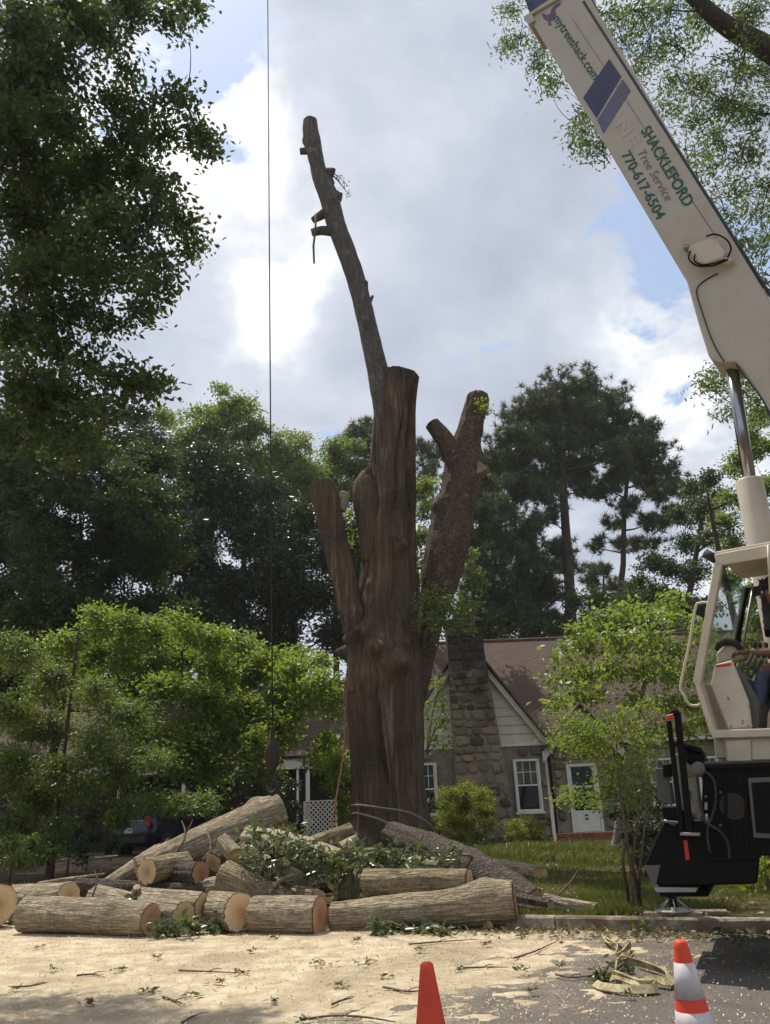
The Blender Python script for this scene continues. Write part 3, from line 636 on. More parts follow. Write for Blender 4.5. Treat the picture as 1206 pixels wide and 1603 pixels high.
def lay_stones(parent, x0f, x1f, z0, z1, y, holes=(), rowh=(0.22, 0.42), wid=(0.25, 0.62), seed=1, depth=0.05):
    rd = random.Random(seed); z = z0; cnt = 0
    while z < z1-0.1:
        h_ = min(rd.uniform(*rowh), z1-z); zc = z+h_/2; x = x0f(zc)
        while x < x1f(zc)-0.08:
            w = min(rd.uniform(*wid), x1f(zc)-x)
            if x1f(zc)-x-w < 0.14: w = x1f(zc)-x
            jx, jz = rd.uniform(-0.02, 0.02), rd.uniform(-0.03, 0.03)
            cx_, cz_ = x+w/2+jx, zc+jz; bad = any(a-0.03 < cx_+w/2 and cx_-w/2 < b_2+0.03 and c-0.03 < cz_+h_/2 and cz_-h_/2 < d+0.03 for a, b_2, c, d in holes)
            if not bad and w > 0.1:
                o = bpy.data.objects.new('stone', rd.choice(stone_me)); COL.objects.link(o); o.parent = parent
                o.location = Vector((cx_, y, cz_))-HL; o.scale = (w*0.97, depth*rd.uniform(0.6, 1.5), h_*0.98); o.rotation_euler = (0, rd.uniform(-0.09, 0.09), 0); cnt += 1
            x += w
        z += h_
    return cnt
win_r = (4.06, 4.96, 1.16, 2.86); win_l = (0.60, 1.42, 1.16, 2.86)
lay_stones(Wl, lambda z: GXL+0.15, lambda z: GXR-0.05, 0.3, E_-0.14, HD-0.002, holes=(win_r, win_l, (2.02, 3.75, 0, 9)), seed=5, depth=0.10, rowh=(0.24, 0.46), wid=(0.3, 0.7))
# chimney with straight left side and stepped-out right side
CHD = HD-0.55
def chl(z): return 2.04
def chr_(z): return 3.34+(0.0 if z > 6.6 else (6.6-z)*0.095)
ch = part(MB().prism([(chl(0), CHD, 0.0), (chr_(0.0), CHD, 0.0), (chr_(6.6), CHD, 6.6), (3.34, CHD, 7.62), (2.04, CHD, 7.62)], (0, 0.95, 0)), 'chimney', 'mortar')
lay_stones(ch, chl, chr_, 0.3, 7.6, CHD-0.002, seed=9, rowh=(0.2, 0.4), wid=(0.22, 0.55), depth=0.06)
part(MB().box((2.69, CHD+0.45, 7.68), (1.42, 1.1, 0.12)), 'cap_slab', 'mortar', ch, 0.01)
part(MB().box((2.69, CHD+0.45, 7.86), (0.7, 0.5, 0.24)), 'flue', 'mortar', ch, 0.01)
def window(x0, x1, z0, z1, y, parent, curtain=True):
    fr = MB(); w = 0.075
    for a, b2, c, d in ((x0, x0+w, z0, z1), (x1-w, x1, z0, z1), (x0+w, x1-w, z1-w, z1), (x0+w, x1-w, z0, z0+w)): fr.box(((a+b2)/2, y-0.02, (c+d)/2), (b2-a, 0.10, d-c))
    o = part(fr, 'window', 'white', parent, 0.006); zm = (z0+z1)/2
    sa = MB(); sa.box(((x0+x1)/2, y-0.005, zm), (x1-x0-2*w, 0.07, 0.055))
    for a in (x0+w+0.02, x1-w-0.02): sa.box((a, y-0.003, (z0+z1)/2), (0.04, 0.05, z1-z0-2*w-0.002))
    for q in (1, 2): sa.box((x0+w+(x1-x0-2*w)*q/3, y+0.004, (zm+z1)/2), (0.022, 0.03, z1-zm-0.12))
    sa.box(((x0+x1)/2, y+0.006, zm+(z1-zm)*0.5), (x1-x0-2*w-0.06, 0.028, 0.022)); part(sa, 'sash', 'white', o)
    part(MB().box(((x0+x1)/2, y+0.022, (zm+z1)/2), (x1-x0-2*w, 0.008, z1-zm-0.03)), 'pane', 'glass', o)
    part(MB().box(((x0+x1)/2, y+0.018, (zm+z0)/2), (x1-x0-2*w, 0.008, zm-z0-0.03)), 'pane', 'glass', o)
    if curtain: 
        mb = MB(); n = 26
        vs = []
        for i in range(n+1):
            x = x0+w+(x1-x0-2*w)*i/n; yy = y+0.045+0.006*math.sin(i*1.9)
            vs += [(x, yy, zm+0.05), (x, yy, z1-w)]
        mb.add(vs, [(2*i, 2*i+2, 2*i+3, 2*i+1) for i in range(n)]); part(mb, 'curtain', 'curtain', o)
    part(MB().box(((x0+x1)/2, y+0.062, zm), (x1-x0-0.05, 0.008, z1-z0-0.05)), 'unlit_room_board', 'dark', o)  # dark board close behind the panes, its colour stands in for the unlit room
    part(MB().box(((x0+x1)/2, y-0.05, z0-0.04), (x1-x0+0.1, 0.18, 0.07)), 'sill', 'white', o, 0.006)
    return o
window(win_r[0], win_r[1], win_r[2], win_r[3], HD-0.07, house)
window(win_l[0], win_l[1], win_l[2], win_l[3], HD-0.07, house, False)
part(MB().tube([(GXR-0.02, HD-0.14, E_-0.02), (GXR-0.02, HD-0.14, E_-0.2), (GXR-0.10, HD-0.12, E_-0.35), (GXR-0.10, HD-0.12, 0.42), (GXR-0.06, HD-0.3, 0.36)], 0.036, 8), 'downspout', 'siding')
# entry vestibule with its own little gable
EX0, EX1, ED = GXR+0.12, 7.62, HD+0.10; ea = ((EX0+EX1)/2+0.0, 4.62)
ent = part(MB().prism([(EX0, ED, 0.0), (EX1, ED, 0.0), (EX1, ED, 3.28), (ea[0], ED, ea[1]-0.12), (EX0, ED, 3.28)], (0, 1.3, 0)), 'entry', 'mortar')
door_h = (5.93, 6.93, 0.3, 2.62)
lay_stones(ent, lambda z: max(EX0+0.03, ea[0]-(ea[1]-0.2-z)*0.95) if z > 3.2 else EX0+0.03, lambda z: min(EX1-0.03, ea[0]+(ea[1]-0.2-z)*0.95) if z > 3.2 else EX1-0.03, 0.3, 4.3, ED-0.002, holes=(door_h,), seed=21, rowh=(0.2, 0.36), wid=(0.22, 0.55), depth=0.09)
for sd in (-1, 1):
    e0 = (ea[0]+sd*1.42, 3.12); dx = e0[0]-ea[0]; L = math.hypot(dx, ea[1]-e0[1]); o = MB().box((0, 0.8, L/2), (0.05, 2.2, L)).build('roof', 'roof', ent)
    o.location = Vector((e0[0], ED-0.28, e0[1]))-HL; o.rotation_euler = (0, math.atan2(-dx, ea[1]-e0[1]), 0)
    part(MB().prism([(e0[0], ED-0.30, e0[1]-0.05), (ea[0], ED-0.30, ea[1]-0.05), (ea[0], ED-0.30, ea[1]-0.40), (e0[0]-sd*0.0, ED-0.30, e0[1]-0.40)], (0, 0.08, 0)), 'rake_board', 'white', ent)
dx0, dx1, dz0, dz1 = 5.99, 6.87, 0.44, 2.55
fr = MB()
for a, b2, c, d in ((dx0-0.09, dx0, dz0, dz1+0.09), (dx1, dx1+0.09, dz0, dz1+0.09), (dx0, dx1, dz1, dz1+0.09)): fr.box(((a+b2)/2, ED-0.03, (c+d)/2), (b2-a, 0.1, d-c))
dr = part(fr, 'door', 'white', ent, 0.006)
part(MB().box(((dx0+dx1)/2, ED-0.01, 0.79), (dx1-dx0, 0.05, 0.68)), 'panel', 'white', dr, 0.004)
part(MB().box(((dx0+dx1)/2, ED-0.012, 1.84), (dx1-dx0, 0.008, 1.40)), 'pane', 'glass', dr)
part(MB().box(((dx0+dx1)/2, ED-0.0035, 1.84), (dx1-dx0, 0.006, 1.40)), 'unlit_room_board', 'dark', dr)  # dark sheet behind the door glass, painted as the gloom indoors
st_ = MB()
for a in (dx0+0.035, dx1-0.035): st_.box((a, ED-0.01, 1.84), (0.07, 0.045, 1.405))
st_.box(((dx0+dx1)/2, ED-0.012, 1.9), (dx1-dx0-0.14, 0.04, 0.05)); part(st_, 'sash', 'white', dr)
part(MB().box((6.42, ED-0.045, 0.98), (0.10, 0.02, 0.05)).box((6.42, ED-0.045, 0.86), (0.10, 0.02, 0.05)), 'handle', 'dark', dr)
part(MB().box((6.43, ED-0.35, 0.37), (1.9, 0.9, 0.14)), 'doorstep', 'mortar', ent, 0.02)
# right part of the house, half hidden behind the dogwood and the crane
window(8.9, 9.8, 1.15, 2.75, HD+0.68, house); window(10.6, 11.4, 1.15, 2.75, HD+0.68, house)
part(MB().box((12.0, HD+0.42, E_-0.03), (8.6, 0.12, 0.14)), 'gutter', 'white')
lay_stones(Wl, lambda z: 7.7, lambda z: 13.2, 0.3, E_-0.12, HD+0.748, holes=((8.85, 9.85, 1.0, 2.85), (10.55, 11.45, 1.0, 2.85)), seed=33, rowh=(0.26, 0.45), wid=(0.3, 0.7))
# left porch wing
PE = (HD+0.1, 3.0)
roofslab(-14.8, -0.6, PE[0]-0.15, PE[1]+0.28, HD+5.0, 6.6)
part(MB().box((-7.3, PE[0]+0.05, PE[1]+0.02), (14.0, 0.16, 0.34)), 'fascia', 'white')
for x in (-3.05, -3.40, -6.45, -7.35, -9.6, -1.35):
    part(MB().lathe([(0.075 if x in (-3.05, -7.35) else 0.045, 0.3), (0.075 if x in (-3.05, -7.35) else 0.045, 2.845)], (x, PE[0]+0.05, 0), 12), 'porch_post', 'white')
part(MB().box((-6.6, PE[0]+0.9, 0.28), (13.0, 1.7, 0.2)), 'porch_floor', 'mortar')
# lattice screen standing in front of the porch
lat = tag(empty('lattice_panel', (-2.6, PE[0]-0.15, 0.3)), 'white diamond lattice panel beside the porch posts', 'lattice')
x0, x1, z0, z1 = -0.55, 0.55, 0.0, 1.45
fr = MB()
for c, s_ in (((x0, 0, 0.72), (0.05, 0.05, 1.5)), ((x1, 0, 0.72), (0.05, 0.05, 1.5)), ((0, 0, 1.47), (1.06, 0.05, 0.04)), ((0, 0, -0.02), (1.06, 0.05, 0.04))): fr.box(c, s_)
fr.build('frame', 'white', lat)
for sd in (-1, 1):
    mb = MB(); d = -3.0
    while d < 3.0:
        # line x*sd + z = d, clipped to the panel
        pts = []
        for x in (x0+0.02, x1-0.02):
            z = d-sd*x
            if z0 <= z <= z1: pts.append(Vector((x, 0, z)))
        for z in (z0, z1):
            x = sd*(d-z)
            if x0+0.02 < x < x1-0.02: pts.append(Vector((x, 0, z)))
        if len(pts) >= 2 and (pts[0]-pts[1]).length > 0.05:
            a, b2 = pts[0], pts[1]; dv = (b2-a).normalized(); pv = Vector((-dv.z, 0, dv.x))*0.018; y_ = 0.006*sd
            mb.prism([a+pv+Vector((0, y_, 0)), b2+pv+Vector((0, y_, 0)), b2-pv+Vector((0, y_, 0)), a-pv+Vector((0, y_, 0))], (0, 0.006, 0))
        d += 0.155
    o = mb.build('slats', 'white', lat); o['kind'] = 'stuff'
# low brick border by the door path
bb = tag(empty('brick_edging', (6.2, 25.6, gz(6.2, 25.6))), 'low red brick edging in front of the entry door', 'edging')
for i in range(14):
    for j in range(2):
        if j == 1 and i in (5, 6, 7, 8): pass
        o = MB().box(((i-6.5)*0.245+0.12*(j % 2)+random.uniform(-0.006, 0.006), random.uniform(-0.008, 0.008), 0.06+j*0.115), (0.232, 0.12, 0.105)).build('brick', 'brick', bb, 0.006)
part_stake = tag(MB().box((0, 0, 0.62), (0.075, 0.05, 1.3), taper=0.9).build('marker_stake', 'white', None, 0.006), 'thin pale wooden stake standing beside the round low shrub', 'stake')
part_stake.location = P(872, 1338, 25.0); part_stake.location.z = gz(part_stake.location.x, 25.0)
# ------------------------------------------------------------------ the big cut-down tree
TD = 18.0
def tp(x, y, D=TD): return P(x, y, D)
def edges(rows, D=TD):
    """rows of (y, left x, right x) -> centre path and radii"""
    pts, rad = [], []
    for y, a, b2 in rows:
        L_, R_ = P(a, y, D), P(b2, y, D); pts.append((L_+R_)/2); rad.append((R_-L_).length/2)
    return pts, rad
base = P(607, 1345, TD); base.z = gz(base.x, TD)
stump = tag(empty('topped_tree', base), 'huge topped tree trunk with three sawn limbs standing behind the logs', 'tree')
def sub(me, name, mat, parent=stump, loc=base):
    return link(name, me, mat, parent)
def addlimb(name, rows, mat, D=TD, n=60, seg=40, cap=True, knots=(), seed=0.0, flute=0.08, rough=0.03, fl_k=2.2, top='cut_old', parent=stump, rl=2.2, grooves=()):
    pts, rad = edges(rows, D); me, V = limb_mesh(name, pts, rad, n, seg, flute, fl_k, rough, knots, seed, True, loc=base, rl=rl, grooves=grooves)
    o = link(name, me, mat, parent)
    if top:
        ring = V[-1]; c = ring.mean(0); nrm = c-V[-2].mean(0); nrm = nrm/np.linalg.norm(nrm)
        vs = [c+nrm*0.012]+[c+(p-c)*0.93+nrm*0.01 for p in ring]; m2 = bpy.data.meshes.new('cut_face'); m2.from_pydata([tuple(v-c) for v in vs], [], [(0, i+1, (i+1) % len(ring)+1) for i in range(len(ring))])
        co = link('cut_face', m2, top, o); co.location = c
    return o
main_rows = [(1352, 528, 690), (1330, 540, 676), (1300, 550, 669), (1250, 552, 664), (1200, 551, 662), (1130, 547, 662), (1080, 544, 661), (1040, 545, 657), (1000, 549, 655), (950, 556, 653), (900, 563, 651), (850, 567, 650), (800, 571, 650), (750, 577, 650), (700, 582, 650), (650, 586, 650), (615, 592, 652), (588, 600, 656)]
trunk_o = addlimb('trunk', main_rows, 'stump_bark', n=190, seg=110, flute=0.13, rough=0.045, fl_k=2.6, seed=4.2, rl=0.5, grooves=((4.55, 0.16, 0.06, 0.0, 0.33), (5.35, 0.10, 0.05, 0.0, 0.30), (3.9, 0.10, 0.05, 0.02, 0.3), (5.75, 0.22, 0.09, 0.42, 1.0), (4.3, 0.10, 0.05, 0.44, 0.72), (3.75, 0.09, 0.05, 0.42, 0.9), (5.05, 0.10, 0.04, 0.62, 1.0), (4.75, 0.07, 0.03, 0.42, 0.6)),
        knots=((0.37, 1.2, 0.30, 0.16), (0.372, 4.6, 0.22, 0.38), (0.345, 5.1, 0.24, 0.36), (0.395, 3.7, 0.2, 0.34), (0.378, 3.15, 0.14, 0.36), (0.405, 4.15, 0.17, 0.34), (0.39, 5.3, 0.18, 0.22), (0.33, 4.3, 0.4, 0.14), (0.30, 3.3, 0.5, 0.08), (0.58, 5.2, 0.15, 0.25), (0.60, 4.9, 0.12, 0.18), (0.50, 4.2, 0.12, 0.1), (0.70, 4.9, 0.1, 0.1), (0.44, 5.4, 0.1, 0.1), (0.02, 0.5, 0.7, 0.14), (0.02, 2.3, 0.7, 0.14), (0.02, 4.4, 0.7, 0.15)))
# shoulder left where a limb was torn out
addlimb('limb_stub', [(880, 566, 590), (830, 560, 600), (790, 553, 598), (762, 553, 592), (745, 562, 584), (734, 574, 582)], 'stump_bark', D=17.75, n=30, seg=30, seed=8, top=None)
# grey leader still standing on top
spar_rows = [(680, 588, 618), (640, 585, 617), (600, 578, 613), (560, 571, 603), (520, 563, 593), (470, 552, 581), (430, 541, 570), (395, 528, 558), (360, 515, 544), (330, 506, 536), (305, 499, 529), (280, 490, 516), (255, 485, 508), (225, 477, 503), (205, 474, 499), (190, 475, 497)]
spar = addlimb('leader', spar_rows, 'spar_bark', D=17.9, n=150, seg=36, flute=0.06, rough=0.022, seed=2.0, knots=((0.78, 0.5, 0.16, 0.13), (0.55, 5.0, 0.1, 0.09), (0.42, 5.5, 0.1, 0.10), (0.30, 4.5, 0.1, 0.09), (0.2, 5.2, 0.09, 0.1), (0.87, 2.0, 0.14, 0.08), (0.66, 4.0, 0.1, 0.09), (0.93, 3.2, 0.12, 0.05)))
def stubat(p0, p1, r0, r1, mat='spar_bark', parent=spar, name='branch_stub', top='cut_old', D0=17.9, D1=None, seed=0, mid=None):
    A = P(*p0, D0); B = P(*p1, D1 or D0); C = (A+B)/2 if mid is None else P(*mid, D0)
    k_ = PX(D0, p0[1]); me, V = limb_mesh(name, [A, C, B], [r0*k_, (r0+r1)/2*k_, r1*k_], 14, 16, 0.14, 2.0, 0.02, (), seed+1.3, True, loc=base)
    return link(name, me, mat, parent)
stubat((514, 330), (490, 345), 9, 5, seed=1); stubat((518, 362), (488, 364), 8, 6, seed=2, mid=(503, 361)); stubat((488, 236), (470, 237), 6, 5, seed=3)
stubat((518, 306), (534, 310), 10, 8, seed=4); stubat((576, 480), (584, 463), 4, 2, seed=5); stubat((520, 272), (512, 268), 10, 6, seed=6)
o = MB().tube([P(495, 335, 17.7), P(494, 360, 17.6), P(491, 385, 17.6), P(492, 412, 17.6)], [0.03, 0.028, 0.03, 0.025], 8).build('hanging_limb', 'spar_bark', spar, loc=base); o.location = (0, 0, 0)
# left limb
ll = addlimb('limb', [(1085, 545, 580), (1040, 545, 583), (1000, 541, 580), (950, 529, 568), (900, 518, 558), (850, 505, 546), (800, 493, 534), (770, 486, 527), (758, 483, 522)], 'stump_bark', D=17.6, n=70, seg=44, flute=0.06, rough=0.02, seed=5.5, knots=((0.35, 5.2, 0.15, 0.12), (0.9, 0.6, 0.2, 0.09)))
stubat((534, 800), (542, 772), 7, 9, 'oldsplinter', ll, 'splinter', D0=17.7, seed=9)
# right limb, shaggy with vine stems, forking near the top
rl = addlimb('limb', [(1120, 640, 662), (1080, 644, 668), (1040, 648, 677), (1000, 653, 687), (960, 656, 699), (920, 659, 712), (880, 662, 726), (840, 670, 735), (800, 681, 742), (770, 689, 748), (735, 696, 755), (705, 706, 752), (670, 718, 757), (640, 727, 763), (622, 732, 765), (616, 738, 760)], 'vine_bark', D=18.35, n=120, seg=50, flute=0.09, rough=0.06, fl_k=3.0, seed=7.7, knots=((0.78, 0.2, 0.25, 0.16), (0.55, 0.3, 0.2, 0.12), (0.6, 3.5, 0.2, 0.12)))
stubat((716, 728), (676, 663), 17, 12, 'vine_bark', rl, 'fork', D0=18.2, seed=11, mid=(697, 690))
o = MB().prism([P(728, 728, 18.05), P(752, 722, 18.0), P(764, 733, 18.0), P(750, 741, 18.0), P(735, 741, 18.0)], (0, 0.25, 0.02)).build('broken_slab', 'oldsplinter', rl, 0.02, loc=base); o.location = (0, 0, 0)
# shreds of bark and vine along the right limb
mb = MB(); rd = random.Random(5)
for q in range(150):
    y = rd.uniform(700, 935); u = (935-y)/235; xl = 652+u*52; xr = 714+u*44; x = rd.uniform(xl-3, xl+(xr-xl)*0.55); p = P(x, y, 18.35-0.42*math.sin(math.pi*min(1, max(0, (x-xl)/(xr-xl))))-0.02)
    d = Vector((rd.uniform(-1, 0.6), rd.uniform(-1, 0), rd.uniform(-1.6, 1.2))).normalized(); ln = rd.uniform(0.05, 0.2)
    mb.tube([p, p+d*ln*0.5, p+d*ln+Vector((0, -0.01, -0.04))], [0.016, 0.012, 0.004], 4, cap=False)
o = mb.build('vine_shreds', 'vine_bark', rl, loc=base); o.location = (0, 0, 0); o['kind'] = 'stuff'
# leafy sprouts on the trunk
def sprout(name, lst, D, mat, parent, leaf=(0.1, 0.05), tuft=0.16, per=14, k=7, seed=2, off=base, stem=None):
    rng = np.random.default_rng(seed); T = []; mb = MB()
    for c, r in cl(lst, D, 0.25, seed):
        t_ = tufts_in(c, r, max(4, int(k*(r/tuft)**2)), 0.8, rng); T.append(t_)
        S0 = Vector(stem) if stem is not None else c+Vector((-r, 0.1, -r*0.6))
        mb.tube([S0, (S0+c)/2+Vector((0, 0, 0.08)), c], [0.014, 0.01, 0.006], 4, cap=False)
        for q in t_[::3]: mb.tube([c, Vector(q)], [0.006, 0.003], 3, cap=False)
    T = np.concatenate(T); Pn = np.repeat(T, per, 0)+rng.normal(size=(len(T)*per, 3))*tuft*0.5
    V, Fc = leaf_arrays(Pn, leaf[0], leaf[1], up=0.8, droop=0.2, rng=rng)
    o = link(name, npmesh(name, V-np.array(off), Fc), mat, parent); o['kind'] = 'stuff'; st = mb.build('twig', 'twig', o, loc=off); st.location = (0, 0, 0); st['kind'] = 'stuff'; return o
sprout('sprout', [(668, 945, 20), (690, 935, 18), (715, 945, 22), (735, 950, 14), (680, 970, 22), (705, 975, 20), (660, 975, 16), (728, 968, 14), (742, 940, 9), (700, 955, 18), (675, 925, 9), (735, 985, 8), (690, 990, 10)], 17.5, 'backleaf', stump, (0.12, 0.05), tuft=0.22, per=9, k=7, seed=3)
sprout('sprout', [(755, 637, 10), (762, 645, 9), (748, 632, 7)], 18.0, 'dogleaf2', rl, (0.09, 0.045), tuft=0.12, per=9, k=5, seed=4)
sprout('sprout', [(536, 282, 6), (540, 295, 6), (530, 278, 5), (545, 303, 4)], 17.8, 'oakleaf', spar, (0.07, 0.035), tuft=0.1, per=4, k=4, seed=5, stem=P(512, 268, 17.8))
sprout('sprout', [(688, 1070, 14), (680, 1100, 14), (690, 1130, 16), (678, 1160, 16), (700, 1165, 14), (672, 1125, 10), (697, 1105, 9)], 18.6, 'dogleaf', stump, (0.11, 0.05), tuft=0.15, per=9, k=5, seed=6, stem=P(668, 1180, 18.2))
sprout('sprout', [(543, 800, 12), (548, 850, 12), (545, 900, 10), (556, 830, 8)], 19.4, 'dogleaf2', stump, (0.1, 0.06), tuft=0.15, per=7, k=5, seed=7)
# peeled pale streaks and ropes
M['rope'] = mnoise('grey_rope', (0.16, 0.13, 0.11), (0.30, 0.26, 0.22), 60, bump=0.5)
M['redrope'] = mnoise('red_rope', (0.22, 0.06, 0.045), (0.34, 0.11, 0.08), 60, bump=0.5)
def ropeloop(lst, nm, lab):
    pts, _ = smooth_path([P(x, y, d) for x, y, d in lst], [1]*len(lst), 60)
    return tag(MB().tube(pts, 0.022, 6).build(nm, 'rope', None, loc=pts[0]), lab, 'rope', 'ropes round the trunk')
ropeloop([(575, 1252, 18.6), (552, 1262, 17.8), (560, 1260, 17.05), (600, 1265, 16.85), (640, 1272, 16.85), (672, 1290, 17.2), (684, 1312, 17.9), (670, 1300, 18.9)], 'rope', 'upper grey rope slung round the foot of the big trunk')
ropeloop([(575, 1268, 18.6), (552, 1276, 17.8), (560, 1273, 17.05), (600, 1285, 16.8), (640, 1302, 16.8), (674, 1326, 17.1), (684, 1335, 17.9), (668, 1320, 18.9)], 'rope', 'lower grey rope sagging round the foot of the big trunk')
pts, _ = smooth_path([P(543, 1060, 17.1), P(541, 1130, 17.0), P(538, 1180, 16.8), P(530, 1230, 16.5), P(522, 1275, 16.2), P(515, 1330, 16.0)], [1]*6, 30)
tag(MB().tube(pts, 0.013, 6).build('rope', 'redrope', None, loc=pts[-1]), 'slack red rope hanging down the left side of the trunk', 'rope')
# crane line with its headache ball, hanging free in front of the tree
M['steel'] = plain('dark_steel', (0.05, 0.05, 0.052), 0.4, 0.6, dirt=0.4)
M['ironball'] = plain('rusty_iron', (0.035, 0.025, 0.02), 0.7, 0.3, dirt=0.5, dc=(0.05, 0.03, 0.02))
LD = 12.5
bt = P(427, 1138, LD); tpz = P(419, -60, LD)
line = tag(empty('hoist_line', bt), 'thin vertical crane cable with rusty headache ball hanging left of the trunk', 'cable')
o = MB().tube([bt, Vector((bt.x+(tpz.x-bt.x)*0.5, LD, (bt.z+tpz.z)/2)), tpz], 0.012, 6).build('cable', 'steel', line, loc=bt); o.location = (0, 0, 0)
MB().lathe([(0.02, 0.02), (0.03, -0.02), (0.04, -0.16), (0.08, -0.24), (0.115, -0.34), (0.12, -0.44), (0.10, -0.54), (0.05, -0.64), (0.03, -0.70)][::-1], (0, 0, 0), 20).build('ball', 'ironball', line)
hk = [Vector((0, 0, -0.66)), Vector((0, 0, -0.76)), Vector((0.06, 0, -0.82)), Vector((0.07, 0, -0.90)), Vector((0.0, 0, -0.96)), Vector((-0.07, 0, -0.91)), Vector((-0.07, 0, -0.85))]
pp, pr = smooth_path(hk, [0.03, 0.03, 0.032, 0.034, 0.034, 0.026, 0.012], 24); MB().tube(pp, pr, 8).build('hook', 'ironball', line)

# ------------------------------------------------------------------ logs
def log(label, a, b2, ra, rb, mat='log_bark', fa='cut', fb='cut', mid=None, rm=None, stubs=(), seed=0, rough=0.03, flute=0.10, group=None, knots=(), name='log'):
    """a, b2 (and mid): (px, py, D) of the axis; ra, rb: radii in photograph pixels there"""
    A, B = P(*a), P(*b2); ra_ = ra*PX(a[2], a[1]); rb_ = rb*PX(b2[2], b2[1])
    pts, rad = [A], [ra_]
    if mid: pts.append(P(*mid)); rad.append((rm or (ra+rb)/2)*PX(mid[2], mid[1]))
    else: pts.append((A+B)/2+Vector((0, 0, 0.012*random.uniform(-1, 1)))); rad.append((ra_+rb_)/2)
    pts.append(B); rad.append(rb_)
    # local frame: x along the log
    ex = (B-A).normalized(); ez = (Vector((0, 0, 1))-ex*ex.z).normalized(); ey = ez.cross(ex); Mx = Matrix((ex, ey, ez)).transposed()
    loc = [Mx.transposed() @ (p-A) for p in pts]
    L = (B-A).length; n = max(14, int(L/0.05)); me, V = limb_mesh('log', loc, rad, n, 40, flute, 1.6, rough, knots, seed*1.37+0.5, True)
    o = link(name, me, mat); o.matrix_world = Matrix.Translation(A) @ Mx.to_4x4(); tag(o, label, 'log', group)
    for ring, fm, sg in ((V[0], fa, -1), (V[-1], fb, 1)):
        if not fm: continue
        c = ring.mean(0); nn = len(ring); rg = np.random.default_rng(seed+9)
        tilt = rg.normal(size=2)*0.05
        vs = [tuple(np.array([sg*0.012, 0, 0]))]
        for kf in (0.5, 0.955): vs += [tuple((p-c)*np.array([1, kf, kf])+np.array([sg*0.011, 0, 0])) for p in ring]
        m2 = bpy.data.meshes.new('cut_face'); fs = [(0, i+1, (i+1) % nn+1) for i in range(nn)]+[(i+1, nn+i+1, nn+(i+1) % nn+1, (i+1) % nn+1) for i in range(nn)]
        if sg < 0: fs = [tuple(reversed(f)) for f in fs]
        m2.from_pydata(vs, [], fs); m2.update(); co = link('cut_face', m2, fm, o); co.location = c
    for (sx, sy, dx, dy, dz, rr, ln) in stubs:      # stub of a side branch with fresh sawn end
        p0 = Mx.transposed() @ (P(sx, sy, (a[2]+b2[2])/2)-A); d = Vector((dx, dy, dz)).normalized(); q = Mx.transposed() @ d
        t_ = max(0, min(1, p0.x/L)); ctr = Vector((p0.x, 0, 0))+Vector((0, (1-t_)*loc[0].y+t_*loc[-1].y, loc[1].z if mid else 0)); st0 = Vector((p0.x, ctr.y, p0.z)); e = st0+q*ln
        so = MB().tube([st0, st0+q*ln*0.5, e], [rr*1.35, rr*1.1, rr], 14).build('branch_stub', mat, o)
        MB().tube([e, e+q*0.008], [rr*0.86, rr*0.84], 14).build('cut_face', fb or 'cut', so)
    return o
log('log with a broad orange sawn face cut off by the left picture edge', (-70, 1418, 13.0), (-2, 1417, 12.3), 30, 31, seed=1, name='log')
log('grey log lying behind the leftmost long log, sawn end to the right', (18, 1411, 13.2), (108, 1403, 12.5), 23, 21, 'log_bark', seed=2, stubs=((28, 1425, -0.5, -1, -0.3, 0.07, 0.3),))
log('long smooth grey log lying frontmost at the left', (40, 1432, 11.75), (236, 1441, 10.95), 25, 24, 'log_bark', fb='cut_red', seed=3, mid=(140, 1434, 11.35), rm=25, knots=((0.75, 1.8, 0.12, 0.05), (0.3, 5.0, 0.1, 0.04)))
log('tapered log behind the frontmost left log, pale sawn end showing at its tip', (150, 1404, 12.3), (287, 1435, 11.15), 17, 22, 'log_bark', fb='cut', seed=4, stubs=((212, 1400, 0.2, -0.8, 0.7, 0.05, 0.14),))
log('slim log with red scraped bark lying between two front logs', (212, 1404, 12.0), (318, 1419, 11.4), 14, 20, 'log_bark', fb='cut', seed=5)
log('short fat log turning a broad orange sawn face to the camera', (334, 1424, 11.6), (376, 1428, 10.9), 26, 28, 'log_bark', seed=6)
log('straight furrowed log in the middle of the front row', (398, 1433, 10.95), (500, 1435, 10.65), 27, 28, 'log_bark', fb='cut_red', seed=7)
log('long crooked log at the right end of the front row, two small branch scars', (522, 1438, 10.9), (806, 1412, 10.45), 23, 30, 'log_bark', fa='cut_red', fb='cut_red', mid=(660, 1425, 10.65), rm=26, seed=8, stubs=((681, 1440, 0.1, -1, -0.15, 0.035, 0.235), (763, 1436, 0.1, -1, -0.2, 0.035, 0.25)), knots=((0.85, 1.5, 0.2, 0.07), (0.3, 5, 0.2, 0.03)))
log('smooth tan log lying on top of the crooked front log, sawn end right', (572, 1381, 11.2), (735, 1383, 10.75), 20, 22, 'log_bark_moss', seed=9)
log('big dark rough-barked log sloping down from the trunk to the kerb', (612, 1306, 13.9), (838, 1418, 11.35), 19, 25, 'log_bark_dark', fa='splinter', fb='cut_red', mid=(725, 1355, 12.6), rm=30, seed=10, rough=0.05, flute=0.1)
log('weathered log lying on the lawn right of the pile', (772, 1362, 16.0), (846, 1371, 14.8), 17, 14, 'log_bark', fb='splinter', seed=11, rough=0.04, flute=0.12)
log('flat broken slab of trunk lying on the kerb edge', (852, 1414, 11.0), (936, 1424, 10.7), 13, 9, 'log_bark', fa='splinter', fb='splinter', seed=12, rough=0.04, flute=0.2)
log('largest log propped up high, its sawn end pointing right at the lattice', (215, 1362, 13.6), (440, 1266, 14.6), 18, 25, 'log_bark', fb='cut', mid=(330, 1314, 14.1), rm=27, seed=13, knots=((0.85, 1.2, 0.15, 0.09),))
